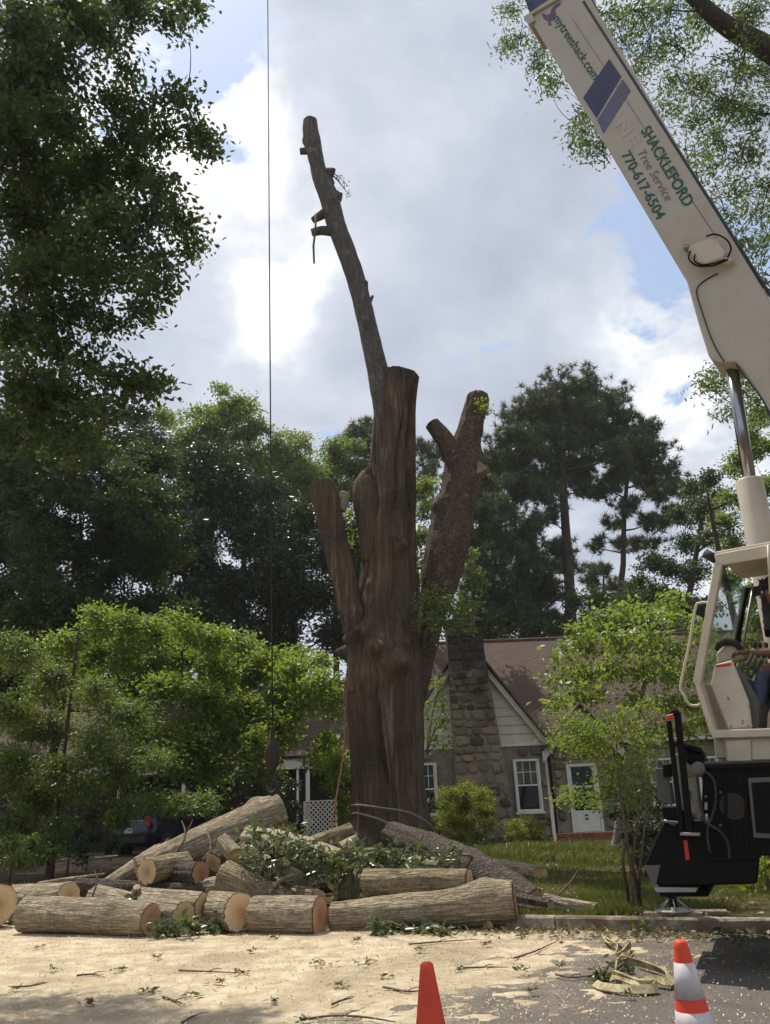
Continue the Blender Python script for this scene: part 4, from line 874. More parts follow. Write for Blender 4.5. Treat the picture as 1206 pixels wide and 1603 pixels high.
log('grey log poking out left under the propped log', (158, 1392, 13.6), (250, 1338, 14.6), 11, 18, 'log_bark', seed=14)
log('long thin dark log lying low behind the left front logs', (122, 1388, 13.0), (375, 1393, 12.3), 12, 9, 'log_bark_dark', fa='cut_old', seed=15, rough=0.03)
log('short log below the propped log, orange face turned left', (290, 1352, 13.2), (231, 1364, 12.4), 17, 19, 'log_bark_moss', fb='cut', seed=16)
log('short brown log below the propped log, round face turned right', (258, 1364, 13.0), (314, 1367, 12.5), 15, 17, 'log_bark_dark', fb='cut_red', seed=17)
log('mossy furrowed log leaning down behind the middle front log', (352, 1370, 11.9), (448, 1410, 11.5), 22, 17, 'log_bark_moss', fa='cut_old', seed=18)
log('dark log standing behind the notched chunk', (335, 1350, 12.8), (368, 1318, 13.2), 16, 13, 'log_bark_dark', seed=19)
log('small notched chunk of wood with orange split face on the pile', (349, 1316, 12.5), (369, 1340, 12.2), 11, 12, 'log_bark', fb='splinter', seed=20)
log('pale barkless log under the cut leafy branches', (388, 1316, 13.3), (530, 1352, 12.7), 22, 20, 'log_bark_pale', seed=21, mid=(450, 1330, 13.0), rm=25)
log('thin log with yellow torn end leaning up at the left foot of the trunk', (470, 1332, 14.2), (550, 1301, 14.6), 15, 12, 'log_bark_moss', fb='splinter', seed=22)
log('wedge of split wood between trunk foot and pale log', (536, 1330, 13.8), (560, 1312, 13.9), 11, 6, 'log_bark_pale', fb='splinter', seed=23, flute=0.25)
log('small round log half buried behind the middle front log', (462, 1400, 11.8), (500, 1408, 11.3), 14, 13, 'log_bark', seed=24)
log('stubby upright log end under the leafy branches', (545, 1410, 11.9), (546, 1362, 12.0), 17, 18, 'log_bark_moss', seed=25)
log('mottled log crossing below the pale log', (378, 1335, 12.5), (478, 1388, 11.9), 15, 17, 'log_bark', seed=26)
log('dark log lying deep in the pile under the leafy branches', (440, 1372, 12.9), (590, 1372, 12.8), 20, 22, 'log_bark_dark', seed=27)
log('bark-covered log behind the tan top log, mostly hidden by leaves', (560, 1345, 13.0), (690, 1362, 12.4), 16, 17, 'log_bark', seed=28)
log('broken knotty log end lying on the kerb behind the crooked log', (800, 1412, 11.2), (862, 1424, 10.8), 16, 13, 'log_bark_dark', fb='splinter', seed=29, rough=0.06)
# earth and brush under the pile so that the logs rest on something is plain lawn; small billets fill the heap
for q, (x, y, D) in enumerate(((330, 1385, 12.4), (500, 1380, 12.5), (620, 1395, 11.6), (420, 1355, 12.8))):
    log(['stubby billet wedged behind the short fat log', 'stubby billet in shade under the leafy branches', 'stubby billet under the left end of the tan top log', 'stubby billet tucked under the pale log'][q], (x-22, y+6, D+0.3), (x+24, y+2, D-0.2), 13, 14, ['log_bark', 'log_bark_dark', 'log_bark', 'log_bark_moss'][q], seed=40+q)

sticks = [('bare stick leaning on the left front logs', (143, 1410, 11.8), (152, 1380, 11.9), (148, 1362, 12.0), 1.6), ('forked bare branch lying across the mossy leaning log', (420, 1400, 11.4), (440, 1378, 11.5), (472, 1366, 11.6), 5), ('bare stick standing between the middle front log and the crooked log', (526, 1418, 11.1), (524, 1398, 11.2), (525, 1378, 11.3), 2.2), ('curved bare branch over the stubby log end', (560, 1330, 12.0), (566, 1350, 11.6), (562, 1378, 11.5), 2.5), ('thin bare branch hanging over the tan top log', (596, 1355, 11.2), (608, 1370, 11.0), (600, 1392, 10.95), 1.8), ('broken branch lying on the grass beside the kerb slab', (862, 1412, 11.2), (890, 1385, 11.4), (905, 1362, 11.6), 1.8), ('dead branch lying low behind the leftmost logs', (60, 1384, 13.4), (110, 1376, 13.4), (165, 1368, 13.6), 4), ('dead branch leaning against the propped log', (270, 1345, 13.4), (290, 1310, 13.6), (285, 1285, 13.9), 2.2), ('short splintered branch beside the notched chunk', (318, 1346, 12.9), (330, 1330, 12.9), (326, 1305, 13.0), 3), ('bare branch resting on the dark sloping log', (690, 1345, 12.2), (730, 1338, 12.2), (770, 1352, 12.2), 2.4)]
for i, (lab, p0, p1, p2, w) in enumerate(sticks):
    A = P(*p0); k_ = PX(p0[2], p0[1]); pp, pr = smooth_path([A, P(*p1), P(*p2)], [w*k_, w*0.8*k_, w*0.4*k_], 16); mb = MB(); mb.tube(pp, pr, 7)
    q = pp[8]; dv = (pp[12]-pp[6]); sv = Vector((dv.z, 0.05, -dv.x))*0.5; mb.tube([q, q+dv*0.5+sv*0.6, q+dv*0.9+sv], [pr[8]*0.7, pr[8]*0.5, pr[8]*0.2], 5)
    tag(mb.build('bare_branch', 'log_bark' if w > 2.3 else 'twig', None, loc=A), lab, 'branch')
# cut leafy branches on the pile and along the kerb
def leafbranch(label, stem, tips, D, leaf=(0.15, 0.058), tuft=0.16, per=12, k=6, mat='cutleaf', seed=1, group=None, name='cut_branch'):
    A = P(*stem); root = tag(empty(name, A), label, 'branch', group); rng = np.random.default_rng(seed); mb = MB(); T = []
    for c, r in cl(tips, D, 0.3, seed):
        mid = (A+c)/2+Vector((rng.normal()*0.05, rng.normal()*0.05, 0.08)); mb.tube([A, mid, c], [0.02, 0.014, 0.006], 5, cap=False)
        t_ = tufts_in(c, r, max(3, int(k*(r/tuft)**2)), 0.7, rng); T.append(t_)
        for q in t_[::2]: mb.tube([c, Vector(q)], [0.006, 0.003], 3, cap=False)
    T = np.concatenate(T); Pn = np.repeat(T, per, 0)+rng.normal(size=(len(T)*per, 3))*tuft*0.45
    V, Fc = leaf_arrays(Pn, leaf[0], leaf[1], up=0.7, droop=0.15, rng=rng); V[:, 2] = np.maximum(V[:, 2], 0.012)
    o = mb.build('stem', 'twig', root, loc=A); o.location = (0, 0, 0); link('leaves', npmesh('leaves', V-np.array(A), Fc), mat, root); return root
leafbranch('leafy cut branch draped over the left side of the pile', (430, 1345, 12.2), [(395, 1310, 14), (410, 1330, 16), (385, 1345, 12), (430, 1310, 14), (450, 1330, 16), (425, 1365, 13), (455, 1300, 13), (400, 1375, 10), (470, 1350, 14), (450, 1375, 12)], 11.9, seed=31)
leafbranch('leafy cut branch with pale leaves in the middle of the pile', (520, 1360, 12.0), [(495, 1335, 15), (510, 1350, 16), (530, 1335, 15), (550, 1350, 15), (500, 1365, 14), (535, 1370, 13), (480, 1325, 12), (560, 1330, 13)], 11.6, seed=32)
leafbranch('leafy cut branch hanging over the tan top log', (610, 1350, 12.0), [(585, 1335, 14), (600, 1345, 15), (625, 1340, 15), (645, 1352, 13), (620, 1360, 13), (590, 1362, 13), (655, 1335, 12), (575, 1350, 13), (700, 1335, 8)], 11.5, seed=33)
leafbranch('green leafy sprays lying on the street before the short fat log', (300, 1455, 10.9), [(245, 1452, 9), (270, 1452, 10), (300, 1450, 12), (330, 1448, 12), (350, 1455, 9), (290, 1440, 9), (375, 1460, 8)], 10.7, tuft=0.12, per=11, seed=34)
leafbranch('green leafy sprays lying on the street before the crooked log', (650, 1460, 10.3), [(590, 1452, 10), (605, 1460, 9), (640, 1463, 9), (670, 1458, 10), (690, 1465, 8), (630, 1455, 8), (660, 1466, 7)], 10.2, tuft=0.12, per=10, seed=35)
leafbranch('small leafy spray stuck between the left front logs', (205, 1412, 11.9), [(205, 1410, 7), (215, 1405, 6), (268, 1404, 6)], 11.7, tuft=0.1, per=9, seed=36)
leafbranch('scraps of leafy twigs on the kerb below the crane', (1000, 1440, 10.2), [(985, 1440, 10), (1010, 1448, 12), (1035, 1452, 11), (1020, 1438, 10), (1045, 1462, 9), (1000, 1460, 9)], 9.9, leaf=(0.09, 0.035), tuft=0.11, per=9, mat='dogleaf', seed=37)
# sprigs and twigs scattered over the sawdust
rd = random.Random(12)
spr = [(502, 1510, 20), (575, 1508, 22), (535, 1545, 14), (380, 1525, 16), (225, 1555, 18), (190, 1440+80, 12), (140, 1573, 16), (85, 1520, 9), (300, 1560, 10), (960, 1518, 14), (820, 1522, 10), (720, 1520, 9), (430, 1570, 9), (470, 1600, 8), (880, 1515, 9), (345, 1540, 10), (60, 1485, 8), (660, 1490, 10), (760, 1480, 9), (560, 1475, 10), (430, 1470, 10), (985, 1560, 7), (30, 1550, 7), (830, 1555, 6), (250, 1500, 7), (400, 1490, 7), (605, 1530, 8)]
ORD = ['first', 'second', 'third', 'fourth', 'fifth', 'sixth', 'seventh', 'eighth', 'ninth', 'tenth', 'eleventh', 'twelfth']
def rowlabels(ys, xs, bounds, names, what):
    """one label each: its place from the left within its row"""
    row = [sum(y > b_ for b_ in bounds) for y in ys]; out = [None]*len(xs)
    for r_ in set(row):
        for q, i_ in enumerate(sorted((i_ for i_ in range(len(xs)) if row[i_] == r_), key=lambda i_: xs[i_])): out[i_] = '%s, %s from the left %s' % (what, ORD[q], names[r_])
    return out
SPL = rowlabels([s[1] for s in spr], [s[0] for s in spr], (1500, 1528), ('in the row before the logs', 'in the middle row', 'in the row nearest the camera'), 'small wilting leaf sprig')
for i, (x, y, r) in enumerate(spr):
    A = G(x, y, 0.02); rng = np.random.default_rng(100+i); r_ = r*0.8*PX(A.y, y); n = 4+int(r*0.6)
    pts = np.array(A)[None, :]+np.c_[rng.normal(size=(n, 2))*r_*0.65, rng.uniform(0, 0.025, n)]; V, Fc = leaf_arrays(pts, 0.07, 0.028, up=0.9, rng=rng); V[:, 2] = np.clip(V[:, 2], 0.026, 0.075)
    root = tag(empty('leaf_sprig', A), SPL[i], 'leaf sprig', 'leaf sprigs scattered on the street')
    link('leaves', npmesh('leaves', V-np.array(A), Fc), 'cutleaf' if i % 3 else 'dryleaf', root)
    mb = MB()
    for q in range(3):
        a = rng.uniform(0, 6.28); mb.tube([Vector((0, 0, 0.018)), Vector((math.cos(a)*r_*0.5, math.sin(a)*r_*0.5, 0.032)), Vector((math.cos(a+0.3)*r_, math.sin(a+0.3)*r_, 0.024))], [0.005, 0.004, 0.002], 4)
    mb.build('stem', 'twig', root)
tw = [[(470, 1597), (520, 1590), (570, 1592), (620, 1600)], [(520, 1572), (535, 1566), (553, 1562)], [(280, 1519), (330, 1521), (385, 1523)], [(805, 1500), (840, 1488), (875, 1472)], [(20, 1545), (50, 1543), (75, 1538)], [(285, 1601), (300, 1592), (310, 1588)], [(725, 1515), (760, 1514), (795, 1514)], [(870, 1525), (895, 1530), (930, 1526)], [(255, 1560), (275, 1567), (290, 1572)], [(120, 1527), (145, 1525), (165, 1530)], [(600, 1545), (640, 1552), (670, 1548)], [(640, 1478), (690, 1474), (750, 1470)]]
TWL = rowlabels([w[1][1] for w in tw], [w[1][0] for w in tw], (1535,), ('on the street near the logs', 'on the street near the camera'), 'thin bare broken twig')
for i, w in enumerate(tw):
    pts = [G(x, y, 0.026) for x, y in w]; pp, pr = smooth_path(pts, [0.009]+[0.007]*(len(pts)-2)+[0.003], 14); mb = MB(); mb.tube(pp, pr, 6); c_ = pp[6]
    mb.tube([c_, c_+Vector((0.05, 0.05, 0.012)), c_+Vector((0.10, 0.13, 0.0))], [0.005, 0.004, 0.002], 4)
    tag(mb.build('twig', 'twig', None, loc=pts[0]), TWL[i], 'twig', 'twigs scattered on the street')

# ------------------------------------------------------------------ traffic cones
M['orange'] = plain('cone_orange', (0.76, 0.062, 0.024), 0.5, dirt=0.28, dc=(0.42, 0.06, 0.035), scale=7)
M['band'] = plain('reflective_white_band', (0.60, 0.55, 0.55), 0.45, dirt=0.3, dc=(0.36, 0.32, 0.31), scale=9)
M['blackrubber'] = plain('black_rubber', (0.018, 0.018, 0.018), 0.8, dirt=0.3, dc=(0.08, 0.07, 0.06))
def cone(top, label, bands, tilt=0.0, H_=0.71):
    root = tag(empty('traffic_cone', (top.x, top.y, 0.0)), label, 'traffic cone', 'traffic cones'); h0 = top.z
    def rr(z): return 0.030+(h0-z)*0.155
    body = MB().lathe([(rr(0.045)+0.012, 0.035), (rr(0.05), 0.05), (rr(h0*0.5), h0*0.5), (rr(h0-0.03), h0-0.03), (rr(h0-0.012), h0-0.010), (0.024, h0-0.002), (0.020, h0)], (0, 0, 0), 40).build('body', 'orange', root)
    MB().box((0, 0, 0.02), (0.37, 0.37, 0.04)).build('base', 'blackrubber', root, 0.012, 2)
    for z0, z1 in bands: MB().lathe([(rr(z0)+0.0025, z0), (rr(z1)+0.0025, z1)], (0, 0, 0), 40).build('reflective_band', 'band', root)
    root.rotation_euler = (0, tilt, 0); return root
c1 = P(1071, 1471, 4.42); c2 = P(672, 1506, 4.42)
cone(c1, 'orange traffic cone with white reflective bands at the right foreground', [(c1.z-0.245, c1.z-0.095), (c1.z-0.40, c1.z-0.298)], tilt=-0.03)
cone(c2, 'plain orange traffic cone without bands in the centre foreground', [], tilt=-0.02)

# ------------------------------------------------------------------ lifting slings on the street
M['sling'] = mnoise('yellow_webbing', (0.38, 0.32, 0.17), (0.58, 0.50, 0.30), 30, bump=0.5, bscale=90, c3=(0.22, 0.17, 0.09), s3=5)
def ribbon(label, path, w=0.062, th=0.012, stand=0.95, seed=1):
    pts, _ = smooth_path([G(x, y, 0.03+h) for x, y, h in path], [1]*len(path), 90); rd = random.Random(seed); V = []; n = len(pts)
    for i, p in enumerate(pts):
        tg = (pts[min(i+1, n-1)]-pts[max(i-1, 0)]).normalized(); sd = Vector((tg.y, -tg.x, 0)).normalized(); a = stand+0.35*math.sin(i*0.11+seed)
        wv = sd*math.cos(a)+Vector((0, 0, 1))*math.sin(a); nv = wv.cross(tg).normalized(); lo = p.z-abs(wv.z)*w/2
        p = Vector((p.x, p.y, p.z+max(0, 0.016-lo)))
        for u, q in ((-1, -1), (1, -1), (1, 1), (-1, 1)): V.append(p+wv*u*w/2+nv*q*th/2)
    fs = [(i*4+j, i*4+(j+1) % 4, (i+1)*4+(j+1) % 4, (i+1)*4+j) for i in range(n-1) for j in range(4)]+[(3, 2, 1, 0), tuple((n-1)*4+j for j in range(4))]
    return tag(MB().add(V, fs).build('lifting_sling', 'sling', None, loc=pts[0]), label, 'sling')
ribbon('long yellow webbing sling lying in a wide loop on the asphalt', [(962, 1530, 0.03), (968, 1504, 0.04), (990, 1505, 0.02), (1020, 1513, 0.02), (1046, 1524, 0.02), (1047, 1538, 0.02), (1025, 1532, 0.03), (1000, 1538, 0.05), (970, 1528, 0.05), (958, 1530, 0.03), (965, 1526, 0.05), (1000, 1540, 0.04), (1026, 1540, 0.03), (1020, 1549, 0.01), (980, 1551, 0.0), (945, 1546, 0.0), (932, 1540, 0.0)], seed=1)
ribbon('short yellow webbing sling crumpled behind the wide loop', [(945, 1466, 0.02), (955, 1478, 0.02), (965, 1474, 0.03), (958, 1466, 0.03), (950, 1470, 0.02), (968, 1482, 0.03), (966, 1496, 0.03), (975, 1490, 0.04), (985, 1476, 0.03), (980, 1492, 0.03), (972, 1503, 0.04), (984, 1500, 0.02), (992, 1494, 0.01)], w=0.055, seed=3)
leafbranch('wilting leaf sprig caught in the yellow sling', (940, 1535, 7.3), [(938, 1530, 8), (930, 1536, 7), (985, 1518, 8)], 7.3, leaf=(0.08, 0.03), tuft=0.09, per=9, seed=44)
# ------------------------------------------------------------------ crane truck
def plane(p0, n):
    n = Vector(n).normalized(); cam_ = Vector((0, 0, CAMH))
    def f(x, y, off=0.0):
        d = ray(x, y); t_ = ((Vector(p0)+n*off)-cam_).dot(n)/d.dot(n); return cam_+d*t_
    return f
M['beige'] = plain('crane_beige_paint', (0.50, 0.45, 0.36), 0.42, dirt=0.22, dc=(0.37, 0.31, 0.225), scale=2.6)
M['cabpaint'] = plain('worn_cream_paint', (0.62, 0.55, 0.40), 0.5, dirt=0.22, dc=(0.40, 0.30, 0.19), scale=3)
M['black'] = plain('carrier_black_paint', (0.0055, 0.005, 0.0045), 0.6, dirt=0.15, dc=(0.014, 0.012, 0.010), scale=2, spec=0.12)
M['navy'] = plain('navy_stripe', (0.045, 0.048, 0.105), 0.45, dirt=0.1, scale=4)
M['slate'] = plain('slate_stripe', (0.13, 0.13, 0.20), 0.45, dirt=0.1, scale=4)
M['green'] = plain('green_lettering', (0.012, 0.10, 0.072), 0.5, dirt=0.08, scale=8)
M['purple'] = plain('purple_emblem', (0.14, 0.085, 0.16), 0.5, dirt=0.08)
M['brownlet'] = plain('brown_lettering', (0.20, 0.15, 0.115), 0.5, dirt=0.08)
M['ghost'] = plain('faded_lettering', (0.525, 0.475, 0.385), 0.45, dirt=0.1)
M['chrome'] = plain('chrome_rod', (0.34, 0.34, 0.36), 0.2, 1.0, dirt=0.06, scale=2)
M['red'] = plain('red_lens', (0.62, 0.03, 0.03), 0.3, dirt=0.1)
M['plank'] = mnoise('weathered_plank', (0.30, 0.215, 0.145), (0.48, 0.37, 0.26), 8, (0.2, 1, 1), bump=0.5)
M['galv'] = plain('galvanised_steel', (0.34, 0.335, 0.32), 0.45, 0.5, dirt=0.35)
M['cabglass'] = glassmat('cab_glass', (0.84, 0.92, 0.89))
M['greyplate'] = plain('grey_plate', (0.12, 0.115, 0.10), 0.5, 0.2, dirt=0.4)
SD = Vector((0.82, -0.572, 0)).normalized(); AC = Vector((0.572, 0.82, 0)).normalized()   # superstructure: rearward and across
bp0 = P(1090, 500, 8.35); cp0 = P(1105, 1000, 7.3); tp0 = KT(1.6, -2.45)
BP = plane(bp0, AC); CP = plane(cp0, AC); TP = plane(tp0, KN)
CR0 = KT(3.2, -1.3)
crane = tag(empty('crane_truck', CR0), 'beige truck crane with raised boom and open cab at the right', 'crane truck')
def cpart(mb, name, mat, parent=crane, bevel=0.0):
    o = mb.build(name, mat, parent, bevel, loc=CR0); o.location = (0, 0, 0); return o
def pr(f, lst, th, ac=AC, off=0.0): return MB().prism([f(x, y, off) for x, y in lst], ac*th)
# boom
boom = cpart(pr(BP, [(829, 28), (1075, 440), (1093, 505), (1109, 556), (1115, 563), (1128, 567), (1152, 566), (1168, 585), (1206, 648), (1300, 815), (1400, 780), (1206, 470), (913, -21)], 0.52), 'boom', 'beige', bevel=0.012)
cpart(pr(BP, [(819, 26), (827, 38), (838, 32), (833, 22), (916, -27), (911, -36)], 0.60, off=-0.04), 'boom_collar', 'beige', boom, 0.01)
inner = cpart(pr(BP, [(836, 24), (906, -17), (560, -610), (495, -570)], 0.42, off=0.05), 'inner_boom', 'beige', bevel=0.01)
cpart(pr(BP, [(832, 18), (903, -23), (876, -70), (805, -28)], 0.435, off=0.0425), 'stripe', 'navy', inner)
cpart(pr(BP, [(824, 5), (830, 22), (837, 20), (830, 3)], 0.10, off=0.02), 'wear_pad', 'steel', inner)
# thin dark tube along the edge of the top plate, and a bracket
e0, e1 = BP(914, 3, 0.01), BP(1400, 768, 0.01); cpart(MB().tube([e0, (e0+e1)/2, e1], 0.022, 6), 'edge_tube', 'steel', boom)
cpart(MB().prism([BP(918, 28, 0.1), BP(930, 22, 0.1), BP(934, 36, 0.1), BP(926, 42, 0.1)], AC*0.1), 'bracket', 'galv', boom)
w0, w1 = BP(897, 30, -0.004), BP(1122, 372, -0.004); cpart(MB().tube([w0, (w0+w1)/2, w1], 0.0035, 4), 'weld_seam', 'brownlet', boom)
cpart(pr(BP, [(954, 92), (973, 120), (934, 185), (913, 153)], 0.004, off=-0.0045), 'stripe', 'navy', boom)
cpart(pr(BP, [(975, 124), (988, 142), (945, 209), (935, 188)], 0.004, off=-0.0045), 'stripe', 'slate', boom)
cpart(MB().prism([BP(848, 22, -0.0045), BP(852, 30, -0.0045), BP(858, 33, -0.0045), BP(859, 40, -0.0045), BP(864, 39, -0.0045), BP(862, 33, -0.0045), BP(868, 31, -0.0045), BP(871, 22, -0.0045), BP(869, 14, -0.0045), BP(876, 9, -0.0045), BP(879, 3, -0.0045), BP(871, 6, -0.0045), BP(864, 13, -0.0045), BP(862, 20, -0.0045), BP(856, 24, -0.0045), BP(852, 21, -0.0045)], AC*0.003), 'emblem', 'purple', boom)
def lettering(txt, p0, p1, hpx, mat, bold=0.0, shear=0.0, serif=False):
    """text on the boom: baseline from pixel p0 to pixel p1, capital height in pixels"""
    cu = bpy.data.curves.new('lettering', 'FONT'); cu.body = txt; cu.size = 1.0; cu.extrude = 0.002; cu.offset = bold; cu.shear = shear; cu.space_character = 1.03
    tmp = bpy.data.objects.new('tmp', cu); COL.objects.link(tmp); dg = bpy.context.evaluated_depsgraph_get(); me = bpy.data.meshes.new_from_object(tmp.evaluated_get(dg)); bpy.data.objects.remove(tmp)
    co = np.empty(len(me.vertices)*3); me.vertices.foreach_get('co', co); co = co.reshape(-1, 3); x0, x1 = co[:, 0].min(), co[:, 0].max()
    A, B = BP(*p0, -0.004), BP(*p1, -0.004); ex = (B-A); L = ex.length; ex.normalize(); ez = -AC; ey = ez.cross(ex)
    if ey.x < 0: ey = -ey
    hh = hpx*PX(8.6, p0[1]); sx_ = L/(x1-x0); sy = hh/0.70
    W_ = np.array(A)[None, :]+(co[:, :1]-x0)*sx_*np.array(ex)[None, :]+co[:, 1:2]*sy*np.array(ey)[None, :]+co[:, 2:3]*0.8*np.array(ez)[None, :]-np.array(CR0)[None, :]
    me.vertices.foreach_set('co', W_.ravel().astype(np.float32)); me.update()
    me.materials.clear(); o = link('lettering', me, mat, boom); return o
lettering('mytreeshack.com', (866, 30), (929, 126), 13, 'green', 0.012)
lettering('SHACKLEFORD', (1003, 205), (1072, 325), 15, 'green', 0.022)
lettering('Tree Service', (998, 240), (1043, 316), 12, 'brownlet', -0.004, 0.2)
lettering('770-617-6504', (973, 243), (1029, 345), 14, 'green', 0.02)
lettering('NE', (962, 195), (988, 232), 18, 'ghost', 0.02)
# hose reel box on the boom's side with its hoses
ctr = BP(1106, 393, -0.09); ux = (BP(1112, 393)-BP(1106, 393)).normalized(); uz = Vector((0, 0, 1)); u1 = (ux*0.82+uz*0.35).normalized(); u2 = (uz*0.9-ux*0.38).normalized()
def rc(a, b2, d=0.0): return ctr+u1*a+u2*b2-AC*d
reel = cpart(MB().prism([rc(-0.17, -0.10), rc(-0.10, -0.19), rc(0.10, -0.19), rc(0.17, -0.12), rc(0.17, 0.12), rc(0.10, 0.18), rc(-0.12, 0.18), rc(-0.17, 0.12)], AC*0.13-AC*0.02), 'hose_reel', 'cabpaint', boom, 0.015)
pp = [rc(0.10, 0.20, 0.02), rc(0.20, 0.17, 0.03), rc(0.26, 0.03, 0.03), rc(0.24, -0.12, 0.03), rc(0.15, -0.22, 0.02)]
p2, r2 = smooth_path(pp, [0.011]*5, 26); cpart(MB().tube(p2, r2, 6), 'hose', 'black', reel)
pp = [rc(-0.15, 0.08, 0.02), rc(-0.22, -0.04, 0.03), rc(-0.19, -0.18, 0.03), rc(-0.06, -0.26, 0.03), rc(0.06, -0.27, 0.03), rc(0.14, -0.25, 0.02)]
p2, r2 = smooth_path(pp, [0.011]*6, 26); cpart(MB().tube(p2, r2, 6), 'hose', 'black', reel)
pp = [rc(-0.13, 0.0, 0.02), rc(-0.18, -0.10, 0.03), rc(-0.13, -0.20, 0.03), rc(0.02, -0.245, 0.03), rc(0.12, -0.23, 0.02)]
p2, r2 = smooth_path(pp, [0.010]*5, 26); cpart(MB().tube(p2, r2, 6), 'hose', 'black', reel)
cpart(MB().prism([rc(0.06, -0.18), rc(0.15, -0.19), rc(0.19, -0.27), rc(0.12, -0.28)], AC*0.10), 'bracket', 'cabpaint', reel, 0.006)
cpart(MB().prism([rc(-0.20, 0.18), rc(-0.14, 0.16), rc(-0.12, 0.22), rc(-0.18, 0.24)], AC*0.10), 'bracket', 'galv', reel, 0.004)
cab_pts = [(1124, 428), (1105, 438), (1092, 450), (1092, 465), (1100, 490), (1110, 520), (1121, 545), (1134, 566)]
p2, r2 = smooth_path([BP(x, y, -0.012) for x, y in cab_pts], [0.008]*8, 50); cpart(MB().tube(p2, r2, 6), 'control_cable', 'steel', boom)
p2, r2 = smooth_path([BP(x, y, -0.008) for x, y in [(1152, 570), (1175, 600), (1195, 628), (1212, 665)]], [0.010]*4, 20); cpart(MB().tube(p2, r2, 6), 'control_cable', 'steel', boom)
# lift cylinder
LC = plane(bp0+AC*0.26, AC)
ra0, ra1, rb1 = LC(1141, 545), LC(1173, 752), LC(1256, 1190)
cyl = cpart(MB().tube([ra0, ra1+(rb1-ra1)*0.05], 0.072, 24), 'lift_rod', 'chrome')
ax = (rb1-ra1).normalized(); mtx = ax.to_track_quat('Z', 'Y').to_matrix(); Lb = (rb1-ra1).length
cpart(MB().lathe([(0.10, 0), (0.14, 0.0), (0.148, 0.015), (0.148, Lb-0.1), (0.12, Lb)], ra1, 32, mtx), 'lift_cylinder', 'beige')
# turntable and boom foot out of the frame
cpart(MB().prism([BP(1235, 1195, 0.08), BP(1235, 1000, 0.08), BP(1300, 790, 0.08), BP(1420, 760, 0.08), BP(1500, 1195, 0.08)], AC*0.36), 'boom_pedestal', 'beige', bevel=0.02)
tt = TP(1330, 1190, 1.2); cpart(MB().lathe([(0.75, -0.02), (0.75, 0.22)], (tt.x, tt.y, 1.66), 40), 'turntable', 'black')
# cab: open side toward the camera
W_c = 1.12
cab = empty('cab', (0, 0, 0)); cab.parent = crane
FP = plane(CP(1120, 1000)+AC*0.0, AC)
def cbar(lst, w, mat='cabpaint', name='frame_bar', off=0.0, par=cab, d=0.07):
    """flat bar following pixels in the cab's side plane"""
    pts = [CP(x, y, off) for x, y in lst]; mb = MB()
    for a, b2 in zip(pts, pts[1:]):
        dv = (b2-a).normalized(); pv = dv.cross(AC).normalized()*w/2; mb.prism([a-pv-dv*w*0.3, a+pv-dv*w*0.3, b2+pv+dv*w*0.3, b2-pv+dv*w*0.3], AC*d)
    return cpart(mb, name, mat, par, 0.006)
cbar([(1124, 884), (1091, 1066)], 0.070, name='front_post'); cbar([(1091, 1068), (1115, 1146)], 0.045, name='front_post')
cpart(MB().prism([CP(1118, 868), CP(1290, 836), CP(1290, 858), CP(1122, 886)], AC*0.06), 'roof_beam', 'cabpaint', cab, 0.006)
cpart(MB().prism([CP(1118, 864, 0.03), CP(1290, 832, 0.03), CP(1290, 838, 0.03), CP(1118, 869, 0.03)], AC*W_c), 'roof', 'cabpaint', cab, 0.006)
fo = 0.80   # far side posts
cbar([(1124, 884), (1091, 1066)], 0.05, 'black', 'front_post', off=0.0) if False else None
A_, B_ = CP(1124, 884), CP(1091, 1066); A2, B2 = A_+AC*W_c, B_+AC*W_c
C_ = CP(1115, 1146); C2 = C_+AC*W_c
cpart(MB().tube([A2, B2], 0.035, 4).tube([B2, C2], 0.03, 4), 'front_post', 'black', cab)
cpart(MB().prism([A_+AC*0.07, B_+AC*0.07, B2-AC*0.03, A2-AC*0.03], SD*0.006), 'windshield', 'cabglass', cab)
# inner frame of the far side window
q0, q1 = A2+SD*0.07, B2+SD*0.07; cpart(MB().tube([q0, q1], 0.016, 4), 'window_frame', 'galv', cab)
cpart(MB().prism([A2+SD*0.02, A2+SD*1.1, A2+SD*1.1-Vector((0, 0, 0.10)), A2+SD*0.02-Vector((0, 0, 0.10))], AC*0.03), 'roof_beam', 'steel', cab)
# lower front panel, floor, console
cpart(MB().prism([B_+AC*0.05, C_+AC*0.05, C2, B2], SD*0.02), 'front_panel', 'cabpaint', cab, 0.004)
cpart(MB().prism([CP(1113, 1143), CP(1290, 1137), CP(1290, 1152), CP(1115, 1156)], AC*W_c), 'floor', 'cabpaint', cab, 0.008)
con = cpart(pr(CP, [(1119, 1040), (1146, 1033), (1172, 1098), (1177, 1140), (1140, 1142), (1112, 1072)], 0.05, off=0.12), 'console', 'cabpaint', cab, 0.012)
cpart(pr(CP, [(1120, 1041), (1145, 1038), (1145, 1042), (1121, 1045)], 0.003, off=0.1165), 'warning_label', 'red', con)
cpart(pr(CP, [(1124, 1048), (1142, 1046), (1144, 1056), (1126, 1058)], 0.002, off=0.1175), 'instruction_label', 'ghost', con)
for x, y in ((1140, 1092), (1141, 1095), (1163, 1128), (1163, 1132), (1145, 1137), (1172, 1136), (1173, 1106), (1113, 1062)):
    c_ = CP(x, y, 0.118); cpart(MB().tube([c_, c_-AC*0.006], 0.006, 8), 'bolt', 'steel', con)
cpart(pr(CP, [(1147, 1040), (1168, 1062), (1190, 1100), (1188, 1136), (1178, 1138), (1173, 1098)], 0.35, off=0.20), 'control_box', 'greyplate', cab, 0.01)
cpart(pr(CP, [(1120, 1022), (1138, 1006), (1160, 1012), (1168, 1030), (1146, 1034), (1122, 1040)], 0.22, off=0.32), 'instrument_pod', 'cabpaint', cab, 0.02)
